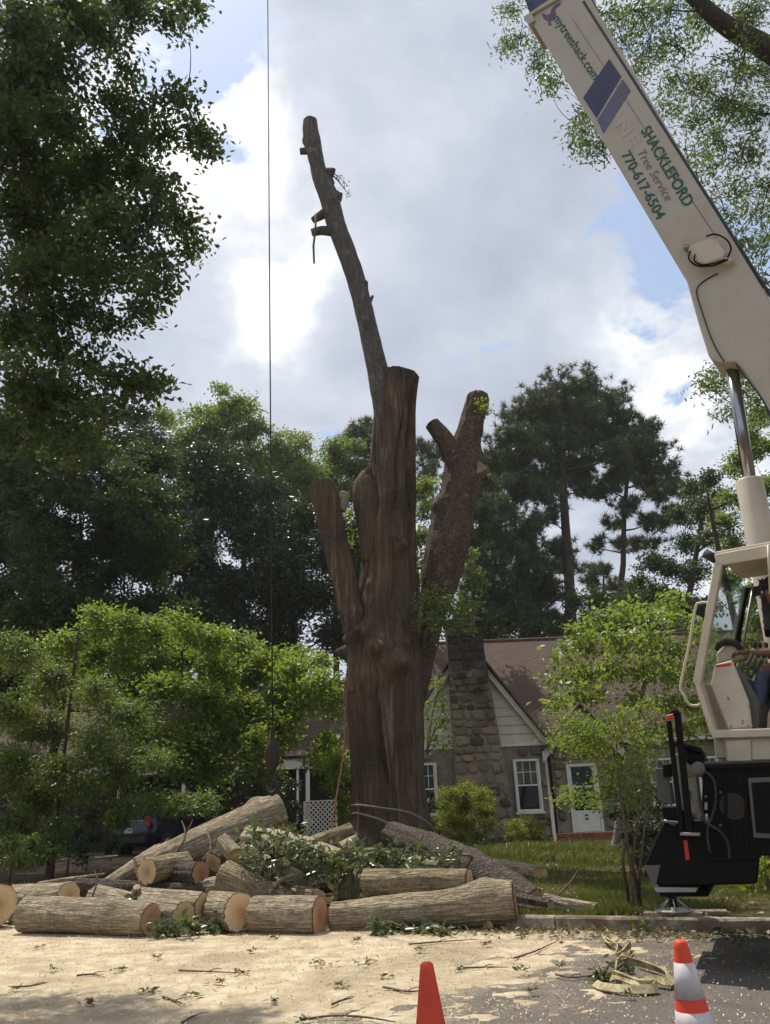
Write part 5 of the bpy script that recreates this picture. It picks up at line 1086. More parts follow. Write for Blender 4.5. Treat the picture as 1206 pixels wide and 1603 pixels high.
cpart(MB().tube([CP(1121, 1018, 0.3), CP(1126, 1009, 0.3), CP(1138, 1004, 0.3), CP(1152, 1007, 0.3), CP(1164, 1020, 0.3)], [0.02, 0.032, 0.038, 0.034, 0.02], 8), 'instrument_hood', 'blackrubber', cab)
for i, x in enumerate((1168, 1176, 1186, 1196)):
    a, b2 = CP(x-6, 1052, 0.30), CP(x+14, 1012, 0.28); cpart(MB().tube([a, b2], 0.008, 8), 'control_lever', 'galv', cab); cpart(MB().lathe([(0.008, -0.02), (0.018, 0.0), (0.018, 0.03), (0.006, 0.04)], b2, 12), 'lever_knob', 'blackrubber', cab)
# handrail outside the windshield
hr = [(1110, 943), (1096, 944), (1089, 952), (1079, 1010), (1066, 1072), (1071, 1088), (1080, 1103), (1094, 1104), (1096, 1100)]
p2, r2 = smooth_path([CP(x, y, 0.03) for x, y in hr], [0.013]*9, 60); cpart(MB().tube(p2, r2, 8), 'handrail', 'cabpaint', cab)
cpart(MB().tube([CP(1104, 866, 0.05), CP(1122, 876, 0.05)], 0.045, 16), 'work_light', 'blackrubber', cab)
cpart(MB().tube([CP(1203, 853, -0.03), CP(1204, 880, -0.03), CP(1206, 930, -0.03)], 0.012, 8), 'door_rail', 'cabpaint', cab)
# rear wall of the cab, expanded metal guard
cpart(MB().prism([CP(1290, 838, 0.02), CP(1290, 1140, 0.02), CP(1298, 1140, 0.02), CP(1298, 838, 0.02)], AC*W_c), 'rear_wall', 'cabpaint', cab)
gp = plane(CP(1200, 950)+AC*0.55, AC); mb = MB(); g0 = (1186, 908)
gpts = [gp(1186, 906), gp(1290, 895), gp(1290, 990), gp(1195, 984)]
u_ = (gpts[1]-gpts[0]); v_ = (gpts[3]-gpts[0]); cpart(MB().prism([p+AC*0.05 for p in gpts], AC*0.01), 'guard_back', 'greyplate', cab)
for q in range(-10, 26):
    for sg in (1, -1):
        a0 = q/15; pts = []
        for s_ in np.linspace(0, 1, 30):
            uu = a0+sg*s_*0.55 if sg > 0 else a0+0.55-s_*0.55
            if 0 <= uu <= 1: pts.append(gpts[0]+u_*uu+v_*s_)
        if len(pts) > 3: mb.tube([pts[0], pts[-1]], 0.0045, 3, cap=False)
o = cpart(mb, 'guard_mesh', 'steel', cab); o['kind'] = 'stuff'
cpart(MB().prism([gp(1196, 985), gp(1290, 990), gp(1290, 1000), gp(1198, 996)], AC*0.06), 'guard_rail', 'black', cab)
# operator's seat
sp = CP(1262, 1075, 0.42)
cpart(MB().box(sp+Vector((0, 0, -0.05)), (0.5, 0.5, 0.14)), 'seat', 'blackrubber', cab, 0.04); cpart(MB().box(sp+SD*0.28+Vector((0, 0, 0.33)), (0.14, 0.5, 0.7)), 'seat_back', 'blackrubber', cab, 0.04)
# superstructure deck panels under the cab
cpart(pr(CP, [(1127, 1156), (1290, 1150), (1290, 1188), (1137, 1190), (1135, 1160)], 0.05, off=0.05), 'deck_panel', 'cabpaint', crane, 0.004)
cpart(pr(CP, [(1137, 1160), (1175, 1158), (1176, 1191), (1139, 1192)], 0.02, off=0.025), 'deck_panel', 'cabpaint', crane, 0.004)
cpart(pr(CP, [(1118, 1156), (1290, 1150), (1290, 1182), (1120, 1187)], 0.7, off=0.12), 'deck_frame', 'beige', crane, 0.004)
# carrier
car_w = 2.3
body = cpart(MB().prism([TP(1101, 1192), TP(1600, 1180), TP(1600, 1330), TP(1190, 1340), TP(1186, 1384), TP(1030, 1388), TP(1008, 1354), TP(1037, 1288), TP(1098, 1282)], KN*car_w), 'carrier_body', 'black', bevel=0.015)
cpart(MB().prism([TP(1171, 1218, -0.03), TP(1330, 1212, -0.03), TP(1330, 1318, -0.03), TP(1180, 1312, -0.03)], KN*0.05), 'tool_box_lid', 'greyplate', body, 0.006) 
cpart(MB().prism([TP(1176, 1225, -0.036), TP(1330, 1219, -0.036), TP(1330, 1310, -0.036), TP(1184, 1304, -0.036)], KN*0.05), 'tool_box_panel', 'black', body, 0.006)
c_ = TP(1148, 1262, -0.01); cpart(MB().tube([c_, c_+KN*0.03], 0.105, 28), 'round_port', 'blackrubber', body)
c_ = TP(1148, 1262, -0.012); cpart(MB().tube([c_, c_+KN*0.03], 0.08, 28), 'port_cap', 'dark', body)
for x, y in ((1105, 1247), (1106, 1275), (1128, 1240), (1128, 1292)):
    c_ = TP(x, y, -0.02); cpart(MB().tube([c_, c_+KN*0.03], 0.011, 10), 'bolt', 'greyplate', body)
# ribs, hoses and fittings on the carrier's side
for x in (1112, 1134, 1166): cpart(MB().prism([TP(x, 1200, -0.022), TP(x+5, 1200, -0.022), TP(x+5, 1340, -0.022), TP(x, 1340, -0.022)], KN*0.03), 'rib', 'black', body, 0.004)
cpart(MB().prism([TP(1104, 1196, -0.025), TP(1330, 1188, -0.025), TP(1330, 1196, -0.025), TP(1104, 1204, -0.025)], KN*0.04), 'top_flange', 'black', body, 0.004)
cpart(MB().prism([TP(1112, 1342, -0.02), TP(1186, 1340, -0.02), TP(1186, 1346, -0.02), TP(1112, 1348, -0.02)], KN*0.04), 'lower_flange', 'black', body, 0.004)
for off_, pth in ((-0.05, [(1092, 1215), (1096, 1250), (1104, 1285), (1126, 1300), (1140, 1320), (1142, 1345)]), (-0.04, [(1100, 1205), (1118, 1222), (1120, 1260), (1108, 1300), (1112, 1335)])):
    p2, r2 = smooth_path([TP(x, y, off_) for x, y in pth], [0.012]*len(pth), 40); cpart(MB().tube(p2, r2, 6), 'hydraulic_hose', 'blackrubber', body)
for x, y in ((1105, 1262), (1106, 1281)): cpart(MB().prism([TP(x-2, y-6, -0.03), TP(x+3, y-6, -0.03), TP(x+3, y+6, -0.03), TP(x-2, y+6, -0.03)], KN*0.03), 'valve', 'galv', body, 0.004)
# guide posts at the rear corner with the red lamp
for a, b2, w in (((1047, 1128), (1068, 1310), 0.020), ((1060, 1114), (1080, 1305), 0.027)):
    A1, B1 = TP(*a, -0.05), TP(*b2, -0.05); dv = (B1-A1).normalized(); pv = dv.cross(KN).normalized()*w; cpart(MB().prism([A1-pv, A1+pv, B1+pv, B1-pv], KN*0.07), 'guide_post', 'black', crane, 0.006)
cpart(MB().prism([TP(1043, 1118, -0.06), TP(1054, 1110, -0.06), TP(1062, 1111, -0.06), TP(1062, 1118, -0.06), TP(1043, 1121, -0.06)], KN*0.085), 'post_head', 'black', crane, 0.01)
cpart(MB().prism([TP(1043, 1120, -0.072), TP(1054, 1117, -0.072), TP(1055, 1125, -0.072), TP(1044, 1127, -0.072)], KN*0.02), 'marker_lamp', 'red', crane, 0.004)
cpart(MB().prism([TP(1072, 1170, 0.1), TP(1100, 1172, 0.1), TP(1103, 1196, 0.1), TP(1074, 1196, 0.1)], KN*0.5), 'winch_box', 'black', crane, 0.02)
cpart(MB().tube([TP(1050, 1160, 0.1), TP(1072, 1168, 0.1), TP(1098, 1176, 0.1)], 0.03, 8), 'hose', 'black', crane)
cpart(MB().prism([TP(1025, 1202, 0.3), TP(1046, 1204, 0.3), TP(1053, 1262, 0.3), TP(1031, 1250, 0.3)], KN*0.02), 'mud_flap', 'greyplate', crane, 0.004)
cpart(MB().prism([TP(1037, 1196, 0.25), TP(1050, 1194, 0.25), TP(1052, 1216, 0.25), TP(1038, 1216, 0.25)], KN*0.1), 'rear_lamp_box', 'black', crane, 0.01)
cpart(MB().prism([TP(1056, 1180, 0.12), TP(1066, 1180, 0.12), TP(1078, 1290, 0.12), TP(1068, 1290, 0.12)], KN*0.02), 'brace_plate', 'galv', crane, 0.004)
c_ = TP(1094, 1204, 0.02); cpart(MB().lathe([(0.02, -0.08), (0.055, -0.075), (0.06, 0.0), (0.06, 0.25)], c_, 20, KN.to_track_quat('Z', 'Y').to_matrix()), 'air_tank', 'greyplate', crane)
cpart(MB().prism([TP(1035, 1262, 0.05), TP(1060, 1262, 0.05), TP(1098, 1290, 0.05), TP(1040, 1292, 0.05)], KN*0.4), 'step_frame', 'black', crane, 0.01)
cpart(MB().tube([TP(1040, 1284, -0.02), TP(1058, 1292, -0.02)], 0.010, 6), 'step_bar', 'galv', crane)
cpart(MB().prism([TP(1036, 1284, -0.08), TP(1062, 1286, -0.08), TP(1062, 1290, -0.08), TP(1036, 1288, -0.08)], KN*0.2), 'step', 'greyplate', crane, 0.004)
cpart(MB().prism([TP(1065, 1303, -0.10), TP(1096, 1304, -0.10), TP(1096, 1309, -0.10), TP(1065, 1308, -0.10)], KN*0.2), 'step', 'galv', crane, 0.004)
cpart(MB().prism([TP(1070, 1316, -0.006), TP(1076, 1315, -0.006), TP(1080, 1345, -0.006), TP(1074, 1347, -0.006)], KN*0.005), 'reflector_strip', 'red', body)
cpart(MB().prism([TP(1070, 1338, -0.009), TP(1079, 1338, -0.009), TP(1080, 1345, -0.009), TP(1074, 1347, -0.009)], KN*0.005), 'reflector_strip', 'band', body) if False else None
cpart(MB().prism([TP(1008, 1355, -0.012), TP(1034, 1354, -0.012), TP(1026, 1390, -0.012), TP(1022, 1386, -0.012)], KN*0.02), 'corner_plate', 'greyplate', body)
cpart(MB().prism([TP(1024, 1389, -0.015), TP(1092, 1390, -0.015), TP(1090, 1397, -0.015), TP(1028, 1397, -0.015)], KN*0.25), 'bumper_rail', 'galv', body, 0.004)
# outrigger beam, jack and float pad beyond the kerb
jk = G(1056, 1427, 0.17)
cpart(MB().prism([TP(1030, 1392, 0.5), TP(1110, 1392, 0.5), TP(1110, 1404, 0.5), TP(1034, 1404, 0.5)], KN*0.9), 'outrigger_box', 'black', crane, 0.01)
ob = MB(); d_ = jk+Vector((0, 0, 0.62)); ob.prism([d_+KD*-0.09+Vector((0, 0, -0.08)), d_+KD*0.09+Vector((0, 0, -0.08)), d_+KD*0.09+Vector((0, 0, 0.10)), d_+KD*-0.09+Vector((0, 0, 0.10))], Vector((0.30, -0.75, 0))); cpart(ob, 'outrigger_beam', 'black', crane, 0.01)
cpart(MB().lathe([(0.05, 0.05), (0.05, 0.30), (0.075, 0.30), (0.075, 0.72)], jk, 16), 'jack', 'steel', crane)
mb = MB()
for a in (0.3, 1.35, 2.4, 3.5, 4.5, 5.5): mb.tube([jk+Vector((0, 0, 0.16)), jk+Vector((0.19*math.cos(a), 0.19*math.sin(a), 0.018))], 0.008, 6)
mb.lathe([(0.2, 0.0), (0.2, 0.018), (0.04, 0.02), (0.04, 0.16)], jk, 24); cpart(mb, 'float_pad', 'galv', crane)
for i, (dx, dy, w, lz, rz) in enumerate(((-0.02, 0.0, 0.62, 0.125, 0.1), (0.34, 0.06, 0.5, 0.12, 0.3), (0.05, -0.10, 0.7, 0.085, -0.3))):
    o = MB().box((0, 0, 0), (w, 0.2, 0.042)).build('plank', 'plank', None, 0.005); o.location = jk+Vector((dx, dy, lz-jk.z+0.024)); o.rotation_euler = (0, 0, -0.4+rz*0.5)
    tag(o, ['top plank directly under the crane outrigger pad', 'short plank to the right of the crane outrigger pad', 'lower plank lying along the kerb under the outrigger'][i], 'plank')
# wheels
for i, (s_, t_) in enumerate(((4.4, -2.35), (5.7, -2.35), (4.4, -0.45), (5.7, -0.45), (9.6, -2.35), (9.6, -0.45))):
    c_ = KT(s_, t_, 0.52); q_ = KN.to_track_quat('Z', 'Y').to_matrix()
    w_ = cpart(MB().lathe([(0.30, -0.14), (0.46, -0.15), (0.52, -0.11), (0.52, 0.11), (0.46, 0.15), (0.30, 0.14)], c_, 36, q_), 'wheel', 'blackrubber', crane)
    cpart(MB().lathe([(0.1, -0.16), (0.28, -0.145), (0.28, 0.145), (0.1, 0.16)], c_, 28, q_), 'rim', 'galv', w_)
cpart(MB().box(KT(6.6, -1.25, 0.85), (7.2, 1.2, 0.4), Matrix.Rotation(math.atan2(KD.y, KD.x), 3, 'Z')), 'chassis', 'black', crane)

# ------------------------------------------------------------------ the operator, seated at the levers
M['jeans'] = mnoise('blue_jeans', (0.045, 0.06, 0.095), (0.08, 0.10, 0.145), 22, bump=0.4)
M['skin'] = mnoise('skin', (0.17, 0.085, 0.055), (0.23, 0.12, 0.08), 8, bump=0.1, rough=0.55)
M['shirt'] = mnoise('brown_shirt', (0.10, 0.045, 0.03), (0.15, 0.07, 0.045), 14, bump=0.3)
M['hair'] = mnoise('dark_hair', (0.02, 0.015, 0.012), (0.04, 0.03, 0.022), 40, bump=0.4)
hip = sp+Vector((0, 0, 0.10)); UP = Vector((0, 0, 1))
def skin(name, verts, edges_, rad, mats, facemat=None, parent=None, sub=2):
    me = bpy.data.meshes.new(name); me.from_pydata([tuple(v) for v in verts], edges_, []); o = bpy.data.objects.new(name, me); COL.objects.link(o)
    md = o.modifiers.new('s', 'SKIN'); md.use_smooth_shade = True
    for i, r_ in enumerate(rad): me.skin_vertices[0].data[i].radius = (r_, r_) if isinstance(r_, (int, float)) else r_
    me.skin_vertices[0].data[0].use_root = True
    sb = o.modifiers.new('u', 'SUBSURF'); sb.levels = sub; sb.render_levels = sub
    dg = bpy.context.evaluated_depsgraph_get(); m2 = bpy.data.meshes.new_from_object(o.evaluated_get(dg)); bpy.data.objects.remove(o)
    for mm in mats: m2.materials.append(M[mm])
    if facemat:
        for p in m2.polygons: p.material_index = facemat(p.center)
    q = bpy.data.objects.new(name, m2); COL.objects.link(q)
    if parent: q.parent = parent
    return q
FW = -SD
kneeL = CP(1196, 1046, 0.30); kneeR = kneeL+AC*0.26; footL = CP(1188, 1128, 0.30); footR = footL+AC*0.24
chest = hip+UP*0.42+FW*0.03; neck = hip+UP*0.58+FW*0.04; headc = neck+UP*0.20+FW*0.05
shL, shR = hip+UP*0.52-AC*0.19, hip+UP*0.52+AC*0.19
haL = CP(1168, 1020, 0.30); elL = (shL+haL)/2+UP*-0.18+SD*0.06; haR = haL+AC*0.22+UP*0.02; elR = elL+AC*0.42
V_ = [hip, hip+UP*0.2, chest, neck, headc-UP*0.08, headc, headc+UP*0.09, shL, elL, haL+(elL-haL)*0.12, shR, elR, haR+(elR-haR)*0.12, hip-AC*0.1, kneeL, footL+UP*0.08, footL+FW*0.13+UP*0.03, hip+AC*0.1, kneeR, footR+UP*0.08, footR+FW*0.13+UP*0.03]
E2 = [(0, 1), (1, 2), (2, 3), (3, 4), (4, 5), (5, 6), (2, 7), (7, 8), (8, 9), (2, 10), (10, 11), (11, 12), (0, 13), (13, 14), (14, 15), (15, 16), (0, 17), (17, 18), (18, 19), (19, 20)]
Rd = [0.15, 0.135, 0.15, 0.062, 0.075, 0.10, 0.07, 0.075, 0.048, 0.030, 0.075, 0.048, 0.030, 0.10, 0.072, 0.052, 0.04, 0.10, 0.072, 0.052, 0.04]
def fm(c):
    if c.z > neck.z+0.01: return 1
    if min((c-haL).length, (c-haR).length) < 0.30 and c.z < shL.z-0.12 and (c-hip).dot(FW) > 0.18 and c.z > kneeL.z+0.02: return 1
    if c.z < hip.z+0.06: return 2
    return 0
per = skin('person', V_, E2, Rd, ['shirt', 'skin', 'jeans'], fm)
tag(per, 'person in blue jeans seated in the crane cab reaching for the levers', 'person')
for hp, sgn in ((haL, 1), (haR, 1)):
    vs = [hp+(elL-haL).normalized()*0.03, hp+FW*0.04, hp+FW*0.085]; ed = [(0, 1), (1, 2)]; rd_ = [0.028, (0.04, 0.02), (0.038, 0.018)]
    for i in range(4):
        b0 = hp+FW*0.085+AC*(-0.028+0.019*i); ln = (0.06, 0.07, 0.066, 0.05)[i]; s0 = len(vs)
        vs += [b0, b0+FW*ln*0.5-UP*0.012, b0+FW*ln*0.55-UP*0.045]; ed += [(2, s0), (s0, s0+1), (s0+1, s0+2)]; rd_ += [0.0095, 0.009, 0.008]
    s0 = len(vs); vs += [hp+FW*0.05-AC*0.045, hp+FW*0.085-AC*0.055-UP*0.02]; ed += [(1, s0), (s0, s0+1)]; rd_ += [0.011, 0.009]
    skin('hand', vs, ed, rd_, ['skin'], None, per, 1)
hr_ = MB().lathe([(0.09, 0.0), (0.108, 0.03), (0.10, 0.09), (0.06, 0.13), (0.01, 0.14)], headc-FW*0.012+UP*0.02, 18).build('hair', 'hair', per)
MB().tube([headc+FW*0.09+UP*0.02, headc+FW*0.125-UP*0.025, headc+FW*0.10-UP*0.035], [0.012, 0.018, 0.012], 8).build('nose', 'skin', per)
for s_ in (-1, 1):
    MB().lathe([(0.002, -0.014), (0.012, -0.006), (0.012, 0.006), (0.002, 0.014)], headc+FW*0.098+AC*s_*0.035+UP*0.015, 10).build('eye', 'white', per); MB().tube([headc+AC*s_*0.095+UP*0.03, headc+AC*s_*0.105, headc+AC*s_*0.095-UP*0.03], [0.012, 0.02, 0.01], 8).build('ear', 'skin', per)
MB().tube([headc+FW*0.098-AC*0.025-UP*0.055, headc+FW*0.108-UP*0.057, headc+FW*0.098+AC*0.025-UP*0.055], [0.006, 0.009, 0.006], 6).build('mouth', 'shirt', per)

# ------------------------------------------------------------------ parked cars under the trees
M['navycar'] = plain('dark_blue_car_paint', (0.012, 0.014, 0.024), 0.2, dirt=0.06, spec=0.6, bump=0)
M['silvercar'] = plain('silver_car_paint', (0.30, 0.31, 0.34), 0.28, 0.5, dirt=0.06, spec=0.5, bump=0)
M['carglass'] = plain('car_window', (0.02, 0.023, 0.026), 0.06, dirt=0.0, spec=0.6, bump=0)
M['plate'] = plain('number_plate', (0.5, 0.5, 0.48), 0.5, dirt=0.1)
def car(label, loc, rz, paint):
    root = tag(empty('parked_car', loc, rz), label, 'car', 'cars parked in the drive')
    # stations along y (rear at y = -2.15, front at +2.2): (y, half width, sill z, belt z, roof z, roof half width)
    st = [(-2.18, 0.74, 0.42, 0.92, 0.98, 0.66), (-2.10, 0.84, 0.34, 1.00, 1.12, 0.70), (-1.85, 0.87, 0.30, 1.02, 1.46, 0.66), (-1.45, 0.88, 0.28, 1.02, 1.60, 0.64), (-0.6, 0.89, 0.28, 1.00, 1.63, 0.65), (0.25, 0.89, 0.28, 0.98, 1.57, 0.63), (0.75, 0.88, 0.28, 0.97, 1.30, 0.64), (1.15, 0.87, 0.29, 0.95, 1.02, 0.70), (1.75, 0.85, 0.31, 0.88, 0.93, 0.68), (2.10, 0.78, 0.36, 0.78, 0.84, 0.6), (2.2, 0.68, 0.42, 0.70, 0.74, 0.5)]
    vs = []; 
    for y, w, s0, bz, rz_, rw in st: vs += [(x, y, z) for x, z in ((-w*0.92, s0), (-w, (s0+bz)/2), (-w*0.97, bz), (-rw, rz_-0.04), (-rw*0.75, rz_), (rw*0.75, rz_), (rw, rz_-0.04), (w*0.97, bz), (w, (s0+bz)/2), (w*0.92, s0))]
    n = 10; fs = [(i*n+j, (i+1)*n+j, (i+1)*n+(j+1) % n, i*n+(j+1) % n) for i in range(len(st)-1) for j in range(n)]+[tuple(range(n)), tuple(reversed([(len(st)-1)*n+j for j in range(n)]))]
    o = MB().add(vs, fs, True).build('body', paint, root)
    # rear window, side windows, windscreen as slightly proud panes
    def quad(name, pts, mat, d): MB().prism(pts, d).build(name, mat, root)
    quad('rear_window', [(-0.60, -2.085, 1.10), (0.60, -2.085, 1.10), (0.55, -1.88, 1.42), (-0.55, -1.88, 1.42)], 'carglass', (0, -0.03, 0.02))
    quad('windscreen', [(-0.62, 1.10, 1.05), (0.62, 1.10, 1.05), (0.58, 0.40, 1.50), (-0.58, 0.40, 1.50)], 'carglass', (0, 0.05, 0.05))
    for sd in (-1, 1):
        for y0, y1 in ((-1.85, -1.2), (-1.12, -0.25), (-0.17, 0.62)):
            quad('side_window', [(sd*0.865, y0, 1.05), (sd*0.865, y1, 1.05), (sd*0.70, min(y1, 0.3), 1.48), (sd*0.70, y0+0.12, 1.48)], 'carglass', (sd*0.02, 0, 0.01))
        MB().box((sd*0.70, -2.10, 1.02), (0.20, 0.12, 0.30)).build('tail_light', 'red', root, 0.02); MB().box((sd*0.62, 2.10, 0.72), (0.26, 0.14, 0.12)).build('headlight', 'plate', root, 0.02)
        MB().box((sd*0.98, 0.75, 1.02), (0.16, 0.08, 0.12)).build('mirror', paint, root, 0.02)
        for y in (-1.35, 1.35):
            w = MB().lathe([(0.2, -0.1), (0.30, -0.11), (0.33, -0.08), (0.33, 0.08), (0.30, 0.11), (0.2, 0.1)], (sd*0.80, y, 0.33), 24, Matrix.Rotation(math.pi/2, 3, 'Y')).build('wheel', 'blackrubber', root); MB().lathe([(0.05, -0.115), (0.19, -0.105), (0.19, 0.105), (0.05, 0.115)], (sd*0.80, y, 0.33), 16, Matrix.Rotation(math.pi/2, 3, 'Y')).build('rim', 'galv', w)
    MB().box((0, -2.17, 0.78), (0.36, 0.03, 0.17)).build('number_plate', 'plate', root, 0.004); MB().box((0, -2.16, 0.50), (1.5, 0.14, 0.2)).build('bumper', 'blackrubber', root, 0.03)
    MB().box((0, -2.13, 1.05), (1.1, 0.05, 0.05)).build('trim_bar', 'galv', root, 0.01)
    return root
p_ = P(268, 1340, 28.5); car('dark blue hatchback seen from behind with red tail light', (p_.x, 28.6, gz(p_.x, 28.5)-0.02), R(-24), 'navycar')
p_ = P(335, 1330, 34); car('silver car half hidden beyond the dark hatchback', (p_.x, 35.5, gz(p_.x, 34)+0.02), R(-28), 'silvercar')
# ------------------------------------------------------------------ trees and shrubs
def gp_(x, D):                                # ground point below pixel column x at distance D
    p = P(x, 1300, D); return Vector((p.x, D, gz(p.x, D) if kst(p)[1] > 0.15 else 0.0))
def rclumps(n, box, r, seed, keep=None):
    rd = random.Random(seed); out = []
    for i in range(n):
        x, y = rd.uniform(box[0], box[2]), rd.uniform(box[1], box[3]); rr = rd.uniform(*r)
        if keep is None or keep(x, y): out.append((x, y, rr))
    return out
oak = [(30, 40, 70), (110, 25, 60), (200, 15, 50), (262, 22, 34), (292, 8, 26), (60, 130, 75), (20, 220, 90), (100, 190, 55), (182, 70, 24), (203, 112, 18), (180, 165, 36), (235, 165, 32), (285, 150, 26), (308, 205, 26), (326, 224, 12), (255, 212, 32), (190, 218, 46), (120, 270, 65), (40, 330, 90), (212, 272, 42), (252, 292, 26), (268, 330, 28), (300, 358, 22), (295, 385, 13), (230, 345, 38), (170, 340, 46), (110, 385, 56), (60, 430, 70), (250, 410, 25), (205, 420, 32), (245, 450, 18), (222, 490, 16), (160, 440, 32), (120, 485, 34), (30, 520, 60), (85, 545, 42), (135, 570, 32), (40, 600, 60), (105, 615, 45), (175, 590, 26), (210, 605, 20), (240, 600, 9), (30, 680, 55), (100, 680, 45), (160, 650, 30), (70, 290, 60), (150, 300, 45), (80, 500, 50), (170, 500, 28), (60, 640, 50), (130, 640, 36), (150, 250, 45), (90, 90, 55), (150, 50, 45), (20, 130, 60), (200, 380, 34), (140, 410, 40), (130, 700, 22)]
b0 = Vector((-9.2, 1.2, 0.1))
tag(MB().add([(-60, -30, 0.02), (60, -82, 0.02), (60, -78, 0.06), (-60, -26, 0.06)], [(0, 1, 2, 3)]).build('verge', 'lawn'), kind='structure') if False else None
tree('oak_tree', 'tall dark oak at the left edge reaching over the sky', b0, [b0, b0+Vector((0.1, 0.4, 3)), b0+Vector((0.4, 1.2, 5.5)), b0+Vector((1.0, 2.6, 7.5)), b0+Vector((1.8, 4.2, 9.0)), b0+Vector((2.6, 5.6, 10.4))],
     cl(oak, 8.2, 0.9, 1, 1, 1.0), (0.092, 0.052), 'oakleaf', tr=0.30, tuft=0.24, k=7, lai=2.7, seed=21, limb_r=0.03, spread=0.5, sub_r=0.006)
# second storey of the same side: dark broadleaf
mid = rclumps(46, (-40, 640, 250, 1060), (34, 58), 5, lambda x, y: y > 640+(x-60)*0.35)+[(10, 860, 50), (60, 890, 50), (0, 930, 50), (90, 930, 46), (40, 960, 50), (0, 790, 50), (120, 870, 44), (130, 960, 40), (70, 820, 46), (20, 700, 50), (80, 720, 46), (140, 710, 40), (30, 760, 50), (110, 780, 44), (170, 760, 40), (180, 830, 40), (170, 900, 38), (190, 960, 36), (20, 1000, 46), (90, 1000, 40), (10, 720, 46), (60, 740, 44), (0, 850, 44), (50, 860, 44), (100, 830, 40), (150, 850, 36), (210, 800, 34), (210, 880, 34), (60, 920, 40), (150, 940, 36), (200, 740, 30)]
b0 = gp_(70, 27)
tree('broadleaf_tree', 'dark leafy tree below the oak at the far left', b0, [b0, b0+Vector((0, 0, 3)), b0+Vector((0.3, 0, 7)), b0+Vector((0.2, 0, 11))], cl(mid, 27, 2.0, 2, 1), (0.16, 0.095), 'darkleaf', lai=3.6, tr=0.2, tuft=0.48, k=6, seed=22)
mag1 = rclumps(40, (190, 660, 360, 1010), (34, 52), 7, lambda x, y: y > 725-0.1*(x-200)) + [(215, 650, 26), (240, 690, 30), (300, 730, 32), (190, 700, 36)]
b0 = gp_(260, 35)
tree('magnolia_tree', 'glossy dark evergreen tree left of the crane cable', b0, [b0, b0+Vector((0, 0, 4)), b0+Vector((0.2, 0, 8)), b0+Vector((0.2, 0, 12))], cl(mag1, 35, 2.0, 3, 1), (0.24, 0.10), 'magleaf', lai=4.0, tr=0.25, tuft=0.6, k=6.5, seed=23)
mag2 = rclumps(44, (340, 700, 560, 1030), (34, 52), 8, lambda x, y: y > 745+0.30*(x-330)) + [(370, 745, 32), (420, 765, 32), (470, 800, 32), (560, 830, 34), (545, 900, 36), (560, 960, 30), (545, 1010, 34)]
b0 = gp_(470, 36)
tree('magnolia_tree', 'glossy dark evergreen tree right of the cable behind the left limb', b0, [b0, b0+Vector((0, 0, 4)), b0+Vector((-0.2, 0, 7)), b0+Vector((-0.2, 0, 11))], cl(mag2, 36, 2.0, 4, 1), (0.24, 0.10), 'magleaf', lai=4.0, tr=0.25, tuft=0.6, k=6.5, seed=24)
# lighter trees further back
tops = [((300, 690, 42), (330, 668, 36), (290, 730, 40), (345, 720, 40), (310, 645, 16), (250, 650, 22)), ((362, 628, 24), (350, 655, 30), (385, 640, 22), (372, 680, 36), (400, 665, 26), (390, 720, 40), (345, 608, 10)), ((440, 700, 34), (465, 720, 34), (430, 740, 40), (480, 750, 40), (450, 780, 40), (475, 690, 18)), ((520, 705, 26), (535, 730, 34), (505, 745, 34), (545, 770, 38), (515, 800, 40), (550, 700, 18), (545, 840, 36))]
labs = ['pale green tree top behind the evergreens, leftmost of the pale ones', 'pale green tree with the tallest pointed top left of the cable', 'pale green tree top right of the crane cable', 'pale green tree top next to the left sawn limb']
for i, tl in enumerate(tops):
    D_ = 44+i*1.5; x_ = sum(a for a, _, _ in tl)/len(tl); b0 = gp_(x_, D_); cs = cl(tl, D_, 1.5, 30+i, 1); top = max(c.z for c, _ in cs)
    tree('broadleaf_tree', labs[i], b0, [b0, b0+Vector((0, 0, top*0.35)), b0+Vector((0, 0, top*0.7)), b0+Vector((0.1, 0, top*0.95))], cs, (0.22, 0.13), 'backleaf', tr=0.25, tuft=0.6, k=6, seed=30+i, group='pale trees in the background')
# pines
def pine(label, trunkpx, D, lst, seed, tr=0.32, k=8.0, per=30, ln=0.5, wd=0.05):
    tpx = [P(x, y, D) for x, y in trunkpx]; b0 = gp_(trunkpx[0][0], D); b0 = Vector((tpx[0].x, D, gz(tpx[0].x, D)))
    tree('pine_tree', label, b0, [b0]+tpx, cl([(x, y, r*1.3) for x, y, r in lst], D, 2.2, seed, 1), None, 'pineleaf', 'pine_bark', tr=tr, tuft=0.55, k=k, per=per, flat=0.75, needle=(ln, wd), limb_r=0.08, seed=seed, group='tall pines behind the house', up=0.7, sub_r=0.03)
pine('biggest pine with broad round crown above the roof', [(897, 1000), (891, 900), (884, 800), (880, 720), (875, 660), (880, 620)], 48, [(845, 635, 34), (880, 610, 30), (915, 610, 30), (950, 632, 30), (980, 655, 22), (815, 660, 30), (860, 670, 34), (905, 660, 32), (940, 680, 28), (790, 700, 32), (830, 710, 34), (875, 720, 30), (915, 725, 26), (775, 745, 30), (815, 760, 30), (855, 770, 26), (960, 705, 22), (790, 800, 28), (870, 860, 22), (885, 880, 20), (850, 885, 18), (910, 770, 18), (760, 790, 24), (935, 770, 16), (800, 735, 28), (845, 745, 26), (890, 690, 28), (930, 655, 26), (835, 815, 24), (895, 640, 28), (770, 720, 22), (810, 685, 24), (860, 640, 28), (965, 680, 22), (905, 750, 20), (865, 800, 18)], 51, tr=0.42)
